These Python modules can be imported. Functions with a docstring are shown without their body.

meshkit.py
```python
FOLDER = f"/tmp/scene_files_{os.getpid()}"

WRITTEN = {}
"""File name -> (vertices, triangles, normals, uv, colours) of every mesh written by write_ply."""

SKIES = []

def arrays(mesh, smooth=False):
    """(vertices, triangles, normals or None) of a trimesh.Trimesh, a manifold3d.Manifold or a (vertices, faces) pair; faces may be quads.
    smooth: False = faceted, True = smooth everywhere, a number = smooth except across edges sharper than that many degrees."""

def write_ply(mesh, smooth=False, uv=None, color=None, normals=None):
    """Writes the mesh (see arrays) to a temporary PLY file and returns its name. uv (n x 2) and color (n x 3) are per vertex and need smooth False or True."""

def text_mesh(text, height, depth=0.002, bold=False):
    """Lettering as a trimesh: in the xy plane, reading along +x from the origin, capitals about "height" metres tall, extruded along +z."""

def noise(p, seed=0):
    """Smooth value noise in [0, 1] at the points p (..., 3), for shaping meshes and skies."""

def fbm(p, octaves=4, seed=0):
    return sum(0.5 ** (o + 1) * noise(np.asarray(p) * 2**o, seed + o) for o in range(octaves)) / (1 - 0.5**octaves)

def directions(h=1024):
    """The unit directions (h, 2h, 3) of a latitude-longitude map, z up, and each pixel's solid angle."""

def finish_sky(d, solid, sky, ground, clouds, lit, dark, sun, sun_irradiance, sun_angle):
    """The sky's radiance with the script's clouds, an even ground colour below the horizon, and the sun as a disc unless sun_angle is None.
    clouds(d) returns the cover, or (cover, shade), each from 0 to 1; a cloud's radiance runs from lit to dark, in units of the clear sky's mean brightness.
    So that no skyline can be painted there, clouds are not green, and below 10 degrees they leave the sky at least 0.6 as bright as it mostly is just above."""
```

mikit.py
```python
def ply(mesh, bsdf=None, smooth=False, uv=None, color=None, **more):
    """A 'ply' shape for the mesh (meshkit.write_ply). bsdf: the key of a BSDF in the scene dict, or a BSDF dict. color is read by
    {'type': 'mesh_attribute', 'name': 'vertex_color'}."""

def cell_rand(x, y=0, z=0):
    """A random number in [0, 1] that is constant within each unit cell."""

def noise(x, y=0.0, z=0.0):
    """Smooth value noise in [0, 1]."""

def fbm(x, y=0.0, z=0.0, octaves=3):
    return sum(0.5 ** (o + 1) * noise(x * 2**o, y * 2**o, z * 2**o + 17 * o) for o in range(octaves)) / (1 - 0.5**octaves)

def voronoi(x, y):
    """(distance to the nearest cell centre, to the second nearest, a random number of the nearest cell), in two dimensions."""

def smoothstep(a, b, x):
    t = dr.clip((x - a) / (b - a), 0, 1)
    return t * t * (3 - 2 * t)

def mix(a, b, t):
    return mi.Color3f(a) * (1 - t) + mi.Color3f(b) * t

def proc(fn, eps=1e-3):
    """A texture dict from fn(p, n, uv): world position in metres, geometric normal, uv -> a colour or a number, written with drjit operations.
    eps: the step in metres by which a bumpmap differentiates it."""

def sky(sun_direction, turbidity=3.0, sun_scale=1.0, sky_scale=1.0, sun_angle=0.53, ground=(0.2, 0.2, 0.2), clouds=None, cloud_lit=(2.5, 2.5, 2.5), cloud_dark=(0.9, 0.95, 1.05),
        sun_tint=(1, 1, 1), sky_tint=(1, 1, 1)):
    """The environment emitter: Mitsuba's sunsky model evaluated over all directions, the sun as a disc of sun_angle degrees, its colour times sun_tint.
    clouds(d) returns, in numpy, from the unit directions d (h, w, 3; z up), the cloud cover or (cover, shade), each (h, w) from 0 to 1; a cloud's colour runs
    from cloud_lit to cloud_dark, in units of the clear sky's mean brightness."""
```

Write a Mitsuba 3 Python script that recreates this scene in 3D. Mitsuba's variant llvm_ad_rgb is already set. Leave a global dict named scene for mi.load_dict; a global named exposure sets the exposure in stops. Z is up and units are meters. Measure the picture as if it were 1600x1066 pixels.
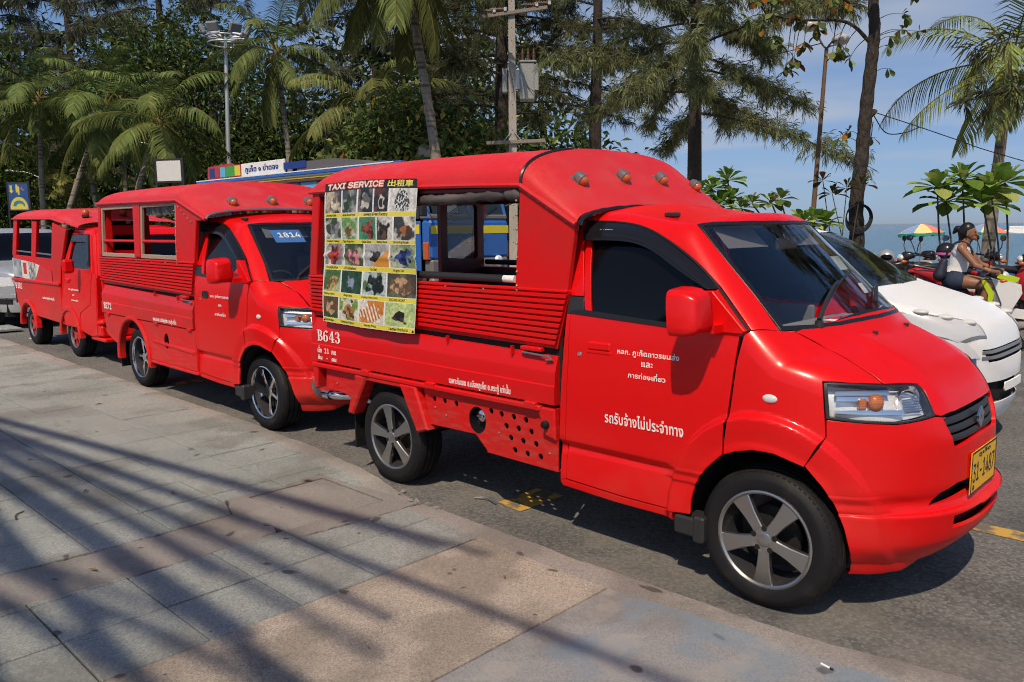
import math, json
import numpy as np
import trimesh, shapely
import shapely.geometry as sg
import shapely.affinity as sa
import drjit as dr
import mitsuba as mi
import mikit, meshkit
from mikit import ply, proc, noise, fbm, voronoi, cell_rand, smoothstep, mix
from scipy.interpolate import PchipInterpolator
T = mi.ScalarTransform4f
scene, labels, used = {}, {}, set()
# ---------------------------------------------------------------- camera, sky, exposure
_yaw, _pit, _roll, _f = -0.76830, 0.13850, -0.00938, 1262.44
_eye = np.array([1.5547, -3.1471, 1.6648])
_fw = np.array([math.sin(_yaw) * math.cos(_pit), math.cos(_yaw) * math.cos(_pit), -math.sin(_pit)])
_rt = np.cross(_fw, [0, 0, 1]); _rt /= np.linalg.norm(_rt); _up = np.cross(_rt, _fw)
_up = -math.sin(_roll) * _rt + math.cos(_roll) * _up
scene['camera'] = {'type': 'perspective', 'fov_axis': 'x', 'fov': 2 * math.degrees(math.atan(800 / _f)), 'near_clip': 0.05, 'far_clip': 200000.0,
                   'to_world': T().look_at(origin=_eye.tolist(), target=(_eye + _fw).tolist(), up=_up.tolist())}
SUN = np.array([.285, -.557, .78])
def clouds(d):
    p = d / np.maximum(d[..., 2:3], .03)
    q = np.stack([p[..., 0] * .55, p[..., 1] * .55, p[..., 2] * 0 + 3.1], -1)
    n = meshkit.fbm(q, 5, 4)
    hz = np.clip((d[..., 2] - .02) / .10, 0, 1)
    return np.clip((n - .50) / .22, 0, 1) * .55 * hz
scene['sky'] = mikit.sky(SUN, turbidity=4.2, clouds=clouds, cloud_lit=(1.9, 1.95, 2.05), cloud_dark=(1.2, 1.25, 1.35), sky_tint=(.88, .97, 1.10), ground=(.16, .16, .15))
exposure = 1.4
# ---------------------------------------------------------------- names
CUR = [None]
def uniq(key):
    if key not in used:
        used.add(key); return key
    i = 1
    while f'{key}_{i:03d}' in used: i += 1
    k = f'{key}_{i:03d}'; used.add(k); return k
def thing(name, label=None, cat=None, group=None, kind=None):
    key = uniq(name)
    d = {}
    if label: d['label'] = label
    if cat: d['category'] = cat
    if group: d['group'] = group
    if kind: d['kind'] = kind
    if d: labels[key] = d
    return key
def add(name, shape, parent=None, label=None, kind=None):
    key = uniq(f'{parent}__{name}' if parent else name)
    s = dict(shape)
    if CUR[0] is not None:
        s['to_world'] = CUR[0] @ s['to_world'] if 'to_world' in s else CUR[0]
    scene[key] = s
    d = {}
    if label: d['label'] = label
    if kind: d['kind'] = kind
    if d: labels[key] = d
    return key
def one(name, shape, label=None, cat=None, group=None, kind=None):
    key = thing(name, label, cat, group, kind)
    s = dict(shape)
    if CUR[0] is not None:
        s['to_world'] = CUR[0] @ s['to_world'] if 'to_world' in s else CUR[0]
    scene[key] = s
    return key
# ---------------------------------------------------------------- meshes
def tm(v, f): return trimesh.Trimesh(np.asarray(v, float), np.asarray(f, int), process=False)
def cat(*ms):
    ms = [m for m in (ms[0] if len(ms) == 1 and isinstance(ms[0], (list, tuple)) else ms)]
    return trimesh.util.concatenate(ms)
def box(x0, x1, y0, y1, z0, z1, b=0.0):
    """box, chamfered by b"""
    if b <= 0:
        m = trimesh.creation.box(extents=(x1 - x0, y1 - y0, z1 - z0))
        m.apply_translation([(x0 + x1) / 2, (y0 + y1) / 2, (z0 + z1) / 2]); return m
    b = min(b, (x1 - x0) * .49, (y1 - y0) * .49, (z1 - z0) * .49)
    c = np.array([(x0 + x1) / 2, (y0 + y1) / 2, (z0 + z1) / 2]); h = np.array([x1 - x0, y1 - y0, z1 - z0]) / 2
    pts = []
    for s in np.ndindex(2, 2, 2):
        s = np.array(s) * 2 - 1
        for k in range(3):
            o = h - b; o[k] = h[k]; pts.append(c + s * o)
    return trimesh.convex.convex_hull(np.array(pts))
def hull(pts): return trimesh.convex.convex_hull(np.asarray(pts, float))
def tube(path, r, n=8, cap=True):
    P = np.asarray(path, float); R = np.broadcast_to(np.asarray(r, float), (len(P),))
    Tn = np.gradient(P, axis=0); Tn /= np.maximum(np.linalg.norm(Tn, axis=1, keepdims=True), 1e-9)
    u = np.cross(Tn[0], [0, 0, 1.0])
    if np.linalg.norm(u) < .1: u = np.cross(Tn[0], [1.0, 0, 0])
    u /= np.linalg.norm(u); a = np.arange(n) * 2 * np.pi / n; V = []
    for i in range(len(P)):
        u = u - Tn[i] * (u @ Tn[i]); u /= max(np.linalg.norm(u), 1e-9); w = np.cross(Tn[i], u)
        V.append(P[i] + R[i] * (np.cos(a)[:, None] * u + np.sin(a)[:, None] * w))
    V = np.vstack(V); F_ = []
    for i in range(len(P) - 1):
        for k in range(n):
            a0, a1 = i * n + k, i * n + (k + 1) % n
            F_ += [[a0, a1, a1 + n], [a0, a1 + n, a0 + n]]
    if cap:
        V = np.vstack([V, P[:1], P[-1:]]); c0, c1 = len(V) - 2, len(V) - 1; e = (len(P) - 1) * n
        for k in range(n): F_ += [[c0, (k + 1) % n, k], [c1, e + k, e + (k + 1) % n]]
    return tm(V, F_)
def bez(pts, n=12):
    """smooth curve through points (catmull-rom)"""
    P = np.asarray(pts, float)
    if len(P) < 3: return np.linspace(P[0], P[-1], n)
    Q = np.vstack([2 * P[0] - P[1], P, 2 * P[-1] - P[-2]]); out = []
    for i in range(1, len(Q) - 2):
        t = np.linspace(0, 1, n, endpoint=False)[:, None]
        a, b, c, d = Q[i - 1], Q[i], Q[i + 1], Q[i + 2]
        out.append(.5 * ((2 * b) + (-a + c) * t + (2 * a - 5 * b + 4 * c - d) * t ** 2 + (-a + 3 * b - 3 * c + d) * t ** 3))
    return np.vstack(out + [P[-1:]])
def lathe(prof, n=48, axis='y', closed=False):
    """prof: (r, h) pairs revolved about an axis"""
    p = np.asarray(prof, float); a = np.arange(n) * 2 * np.pi / n; m = len(p)
    r, h = p[:, 0], p[:, 1]
    X = np.cos(a)[:, None] * r; Z = np.sin(a)[:, None] * r; H = np.broadcast_to(h, X.shape)
    V = np.stack({'y': [X, H, Z], 'z': [X, -Z, H], 'x': [H, X, Z]}[axis], -1).reshape(-1, 3); F_ = []
    for i in range(n):
        j = (i + 1) % n
        for k in range(m if closed else m - 1):
            l = (k + 1) % m
            F_ += [[i * m + k, j * m + k, j * m + l], [i * m + k, j * m + l, i * m + l]]
    return tm(V, F_)
def polys(g): return [q for q in getattr(g, 'geoms', [g]) if q.area > 1e-9]
def extr(poly, y0, y1, plane='xz', bevel=0.0):
    """extrude a shapely polygon drawn in a plane; xz: along y, xy: along z, yz: along x"""
    out = []
    for q in polys(poly):
        lay = [(0, 0, y1 - y0)] if bevel <= 0 else []
        if bevel > 0:
            q2 = q.buffer(-bevel, join_style=2)
            if q2.is_empty: bevel = 0; lay = [(0, 0, y1 - y0)]
        if bevel <= 0:
            m = trimesh.creation.extrude_polygon(q, abs(y1 - y0), engine='earcut'); m.apply_translation([0, 0, min(0, y1 - y0)]); out.append(m)
        else:
            d = abs(y1 - y0)
            m = bev_extr(q, bevel, d, flip=(y1 < y0))
            out.append(m)
    m = cat(out); v = m.vertices.copy()
    if plane == 'xz': m.vertices = np.stack([v[:, 0], y0 + v[:, 2], v[:, 1]], -1); m.invert()
    elif plane == 'xy': m.vertices = np.stack([v[:, 0], v[:, 1], y0 + v[:, 2]], -1)
    else: m.vertices = np.stack([y0 + v[:, 2], v[:, 0], v[:, 1]], -1)
    return m
def bev_extr(q, b, d, flip=False):
    """prism with the far cap (z=d) chamfered"""
    s = -1 if flip else 1
    rings = [q.exterior] + list(q.interiors); V = []; F_ = []
    base = 0; capv = []; polyrings = []
    for ri, rg in enumerate(rings):
        P = np.array(rg.coords)[:-1]
        if sg.LinearRing(P).is_ccw != (ri == 0): P = P[::-1]
        n = len(P); e = np.roll(P, -1, 0) - P; e /= np.maximum(np.linalg.norm(e, axis=1, keepdims=True), 1e-9)
        nrm = np.stack([-e[:, 1], e[:, 0]], -1); m_ = nrm + np.roll(nrm, 1, 0)
        m_ /= np.maximum((m_ * nrm).sum(1, keepdims=True), .35)
        I = P + m_ * b
        lv = [np.c_[P, np.zeros(n)], np.c_[P, np.full(n, s * (d - b))], np.c_[I, np.full(n, s * d)]]
        V += lv
        for k in range(2):
            for i in range(n):
                j = (i + 1) % n; o = base + k * n
                F_ += [[o + i, o + j, o + n + j], [o + i, o + n + j, o + n + i]]
        polyrings.append((I, base + 2 * n, P, base)); base += 3 * n
    import mapbox_earcut as me
    for w, cap in ((0, True), (2, False)):
        vs = np.vstack([pr[w] for pr in polyrings]); ids = np.concatenate([np.arange(len(pr[w])) + pr[w + 1] for pr in polyrings])
        ends = np.cumsum([len(pr[w]) for pr in polyrings]).astype(np.uint32)
        t = me.triangulate_float64(vs, ends).reshape(-1, 3)
        a = vs[t]; e1, e2 = a[:, 1] - a[:, 0], a[:, 2] - a[:, 0]; ar = e1[:, 0] * e2[:, 1] - e1[:, 1] * e2[:, 0]
        t = np.where((ar > 0)[:, None] == cap, t, t[:, ::-1]); F_ += ids[t].tolist()
    m = tm(np.vstack(V), F_)
    if flip: m.invert()
    return m
def P2(pts): return sg.Polygon(pts).buffer(0)
def rpoly(pts, r):
    """polygon with rounded corners"""
    return sg.Polygon(pts).buffer(-r, quad_segs=4).buffer(r, quad_segs=4)
def ngrid(poly, step):
    """conforming triangle mesh of a polygon on a grid"""
    x0, y0, x1, y1 = poly.bounds
    sx, sy = (step, step) if np.isscalar(step) else step
    gx = np.arange(math.floor(x0 / sx), math.ceil(x1 / sx)); gy = np.arange(math.floor(y0 / sy), math.ceil(y1 / sy))
    X, Yg = [a.ravel() for a in np.meshgrid(gx, gy)]
    cells = shapely.box(X * sx, Yg * sy, (X + 1) * sx, (Yg + 1) * sy)
    shapely.prepare(poly); ins = shapely.contains(poly, cells); hit = shapely.intersects(poly, cells) & ~ins
    V, Fc = [], []; n = 0
    a, b = X[ins] * sx, Yg[ins] * sy; k = len(a)
    V.append(np.stack([np.stack([a, b], -1), np.stack([a + sx, b], -1), np.stack([a + sx, b + sy], -1), np.stack([a, b + sy], -1)], 1).reshape(-1, 2))
    q = np.arange(k)[:, None] * 4; Fc.append(np.vstack([q + [0, 1, 2], q + [0, 2, 3]])); n = 4 * k
    import mapbox_earcut as me
    for c in shapely.intersection(cells[hit], poly):
        for g in getattr(c, 'geoms', [c]):
            if g.geom_type != 'Polygon' or g.area < 1e-10: continue
            rings = [np.array(r.coords)[:-1] for r in [g.exterior] + list(g.interiors)]
            vs = np.vstack(rings); t = me.triangulate_float64(vs, np.cumsum([len(r) for r in rings]).astype(np.uint32)).reshape(-1, 3)
            V.append(vs); Fc.append(t.astype(int) + n); n += len(vs)
    V = np.vstack(V); Fc = np.vstack(Fc)
    key = np.round(V, 6); u, inv = np.unique(key, axis=0, return_inverse=True); Fc = inv.ravel()[Fc]
    Fc = Fc[(Fc[:, 0] != Fc[:, 1]) & (Fc[:, 1] != Fc[:, 2]) & (Fc[:, 0] != Fc[:, 2])]
    p = u[Fc]; ar = (p[:, 1, 0] - p[:, 0, 0]) * (p[:, 2, 1] - p[:, 0, 1]) - (p[:, 1, 1] - p[:, 0, 1]) * (p[:, 2, 0] - p[:, 0, 0])
    Fc = np.where((ar < 0)[:, None], Fc[:, ::-1], Fc)
    return u, Fc
def plyn(P, Fc, N, bsdf, uv=None, color=None):
    path = meshkit.write_ply((P, Fc), False, uv, color, normals=N)
    return {'type': 'ply', 'filename': path, 'face_normals': False, 'bsdf': {'type': 'ref', 'id': bsdf}}
def shell(P, Fc, N, thick):
    """adds a rim of depth thick behind the open border"""
    E = np.vstack([Fc[:, [0, 1]], Fc[:, [1, 2]], Fc[:, [2, 0]]]); s = np.sort(E, 1)
    u, first, cnt = np.unique(s, axis=0, return_index=True, return_counts=True)
    B = E[first[cnt == 1]]
    if thick <= 0 or not len(B): return P, Fc, N
    n0 = len(P); ids, inv = np.unique(B, return_inverse=True); inv = inv.reshape(B.shape); m = len(ids)
    ed = np.zeros((m, 3)); t = P[B[:, 1]] - P[B[:, 0]]; o = np.cross(t, N[B[:, 0]]); o /= np.maximum(np.linalg.norm(o, axis=1, keepdims=True), 1e-9)
    for k in range(2): np.add.at(ed, inv[:, k], o)
    ed /= np.maximum(np.linalg.norm(ed, axis=1, keepdims=True), 1e-9)
    c = min(.003, thick / 3)
    A0 = P[ids]; A1 = A0 + ed * c * .6 - N[ids] * c; A2 = A1 - N[ids] * (thick - c)
    nm = N[ids] * .7 + ed * .7
    V = np.vstack([P, A0, A1, A1, A2]); NN = np.vstack([N, N[ids], nm, ed, ed])
    i0, i1 = inv[:, 0] + n0, inv[:, 1] + n0
    Fs = [np.stack([i1, i0, i0 + m], 1), np.stack([i1, i0 + m, i1 + m], 1), np.stack([i1 + 2 * m, i0 + 2 * m, i0 + 3 * m], 1), np.stack([i1 + 2 * m, i0 + 3 * m, i1 + 3 * m], 1)]
    return V, np.vstack([Fc] + Fs), NN
# ---------------------------------------------------------------- materials
def mat(name, **d): scene[name] = {'type': 'twosided', 'bsdf': d}
def pbr(name, col, rough=.5, metal=0.0, **k):
    base = col if isinstance(col, dict) else {'type': 'rgb', 'value': list(col)}
    r = rough if isinstance(rough, dict) else float(rough)
    mat(name, type='principled', base_color=base, roughness=r, metallic=float(metal), **k)
def f_red(p, n, uv):
    d = fbm(p.x * 3 + 7, p.y * 3, p.z * 3, 3)
    low = smoothstep(.75, .30, p.z) * smoothstep(.35, .75, d) * .16
    return mix((.68, .004, .0045), (.36, .17, .12), low)
def f_redrough(p, n, uv): return .20 + .10 * fbm(p.x * 9, p.y * 9, p.z * 9, 3) + .25 * smoothstep(.7, .3, p.z) * noise(p.x * 5, p.y * 5, p.z * 5)
pbr('red_paint', proc(f_red), proc(f_redrough), 0, specular=.22, clearcoat=.55, clearcoat_gloss=.96)
def f_red2(p, n, uv):
    d = fbm(p.x * 2.2 + 3, p.y * 2.2, p.z * 2.2, 4); s = fbm(p.x * 14, p.y * 3, p.z * 40, 2)
    c = mix((.64, .005, .006), (.53, .015, .013), smoothstep(.35, .7, d))
    return mix(c, (.30, .12, .09), smoothstep(.80, .45, p.z) * smoothstep(.4, .8, s) * .25)
pbr('red_panel', proc(f_red2), .36, 0, specular=.3)
def f_canopy(p, n, uv):
    d = fbm(p.x * 1.6, p.y * 1.6, p.z * 2, 4); up = smoothstep(.5, .95, n.z)
    dust = smoothstep(.42, .72, fbm(p.x * 6, p.y * 6, p.z * 6, 4)) * up
    return mix(mix((.60, .016, .020), (.56, .032, .036), smoothstep(.3, .7, d)), (.42, .20, .17), dust * .16)
pbr('red_canopy', proc(f_canopy), .48, 0, specular=.4)
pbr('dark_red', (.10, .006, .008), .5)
pbr('black_plastic', (.022, .022, .024), .45)
pbr('black_trim', (.012, .012, .013), .32)
pbr('black_gloss', (.010, .010, .012), .12, 0, specular=.5)
pbr('void', (.008, .008, .008), .9)
def f_rubber(p, n, uv): return mix((.011, .011, .012), (.045, .041, .037), smoothstep(.55, .85, fbm(p.x * 9, p.y * 9, p.z * 9, 3)) * .3)
pbr('rubber', proc(f_rubber), .6, 0, specular=.25)
pbr('alloy', (.44, .43, .41), .30, .95)
pbr('alloy_dark', (.05, .05, .055), .38, .4)
pbr('chrome', (.78, .78, .80), .08, 1.0)
pbr('steel', (.42, .42, .43), .35, .9)
pbr('white_print', (.78, .77, .74), .5)
pbr('amber', proc(lambda p, n, uv: mix((.66, .19, .012), (.40, .095, .006), dr.sin(p.z * 900.) * .5 + .5)), .10, .25, specular=.8, clearcoat=1.0, clearcoat_gloss=.97)
pbr('amber_dull', (.45, .10, .025), .3, 0, specular=.6)
pbr('red_lens', (.55, .02, .02), .15)
pbr('grey_trim', (.20, .20, .21), .6)
pbr('beige_trim', (.33, .26, .20), .6)
pbr('seat_cloth', (.12, .12, .125), .85)
pbr('dash_grey', (.15, .16, .165), .7)
pbr('tint_glass', (.003, .003, .004), .04, 0, specular=.28)
scene['clear_glass'] = {'type': 'thindielectric', 'int_ior': 1.5}
def f_curtain(p, n, uv): return mix((.035, .028, .025), (.15, .13, .12), fbm(p.x * 6, p.y * 20, p.z * 20, 3))
pbr('curtain', proc(f_curtain), .25, 0, specular=.5)
pbr('paper_white', (.78, .78, .76), .6)
pbr('plate_yellow', (.75, .42, .02), .4)
pbr('brass', (.5, .38, .2), .4, .8)
_LUT = {}
def interp_s(x, xs, ys):
    """smooth (pchip) curve through the given points, by table"""

    k = (tuple(xs), tuple(ys))
    if k not in _LUT:
        g = np.linspace(xs[0], xs[-1], 3001); _LUT[k] = (g, PchipInterpolator(xs, ys)(g))
    return np.interp(x, *_LUT[k])
def sstep(a, b, x):
    t = np.clip((x - a) / (b - a), 0, 1)
    return t * t * (3 - 2 * t)
CW = 1.6                                   # width of the cab
HS_Z = [.22, .30, .36, .500, .528, .565, .572, .64, .85, 1.0, 1.22, 1.34, 1.5, 1.62, 1.70, 1.8]
HS_V = [-.05, -.022, -.014, -.020, -.030, -.003, .0, .004, .012, .010, -.006, -.030, -.078, -.118, -.150, -.20]
HN_Z = [.22, .25, .29, .36, .45, .482, .491, .515, .60, .75, .86, .95, 1.05, 1.3]
HN_V = [-.10, -.06, -.02, .035, .058, .064, .024, .012, .022, .018, .0, -.02, -.06, -.2]
X0, A0 = -.12, .742
def f_side(x, y, z):
    yy = np.minimum(y, CW - y)
    front = sstep(-.3, .1, x)
    hs = interp_s(z, HS_Z, HS_V)
    crease = interp_s(z, [.49, .528, .57], [0, 1, 0]) * (z > .49) * (z < .57)
    r = np.hypot((x + .01) / .475, (z - .315) / .565)
    lift = (1 - sstep(.955, 1.01, r)) * sstep(.2, .34, z) * (1 - sstep(.48, .64, x))
    hs = hs + .030 * lift * (1 - .30 * (1 - sstep(.72, .95, r))) + .008 * (1 - sstep(.72, .80, r)) * lift + .02 * crease * (1 - sstep(.98, 1.12, r))
    b = .8 + hs
    a = A0 + interp_s(z, HN_Z, HN_V)
    X = np.maximum(0, x - X0) / a
    Yv = np.maximum(1e-6, .8 - yy) / b
    n, m = 2.45, 2.45
    return ((X ** n + Yv ** m) ** (1 / n) - 1) * .8
def top_hood(x, y):
    d = np.abs(y - .8)
    c = interp_s(x, [-.6, -.1, .15, .30, .42, .52, .60, .68], [1.27, 1.255, 1.205, 1.145, 1.075, .985, .88, .70])
    return c - .06 * d ** 2 - .07 * sstep(.25, .8, d) - .012 * sstep(.30, .40, d)
def top_cab(x, y):
    d = y - .8
    ws = 1.215 + .92 * (.125 - .42 * d * d - x)
    rf = 1.732 - .14 * d * d + .058 * sstep(-.45, -1.0, x)
    return smin(ws + .06, rf, .035)
def smin(a, b, k):
    h = np.clip(.5 + .5 * (b - a) / k, 0, 1)
    return b + (a - b) * h - k * h * (1 - h)
def smax(a, b, k): return -smin(-a, -b, k)
def F(P):
    x, y, z = P[..., 0], P[..., 1], P[..., 2]
    top = smax(top_hood(x, y), top_cab(x, y), .012)
    return smax(f_side(x, y, z), (z - top) * .8, .075)
def gradF(P, e=1.5e-3):
    g = np.stack([F(P + np.eye(3)[k] * e) - F(P - np.eye(3)[k] * e) for k in range(3)], -1)
    return g / np.maximum(np.linalg.norm(g, axis=-1, keepdims=True), 1e-9)
def shoot(O, D, t0, t1, n=60, f=F):
    """first crossing of f=0 along O + t D, t from t0 to t1"""
    ts = np.linspace(t0, t1, n)
    v = np.stack([f(O + D * t) for t in ts], 0)
    inside = v < 0
    k = np.argmax(inside, 0); ok = inside.any(0) & (k > 0)
    k = np.maximum(k, 1)
    lo, hi = ts[k - 1], ts[k]
    for _ in range(30):
        mid = (lo + hi) / 2
        c = f(O + D * mid[..., None]) < 0
        hi = np.where(c, mid, hi); lo = np.where(c, lo, mid)
    return O + D * ((lo + hi) / 2)[..., None], ok
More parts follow.
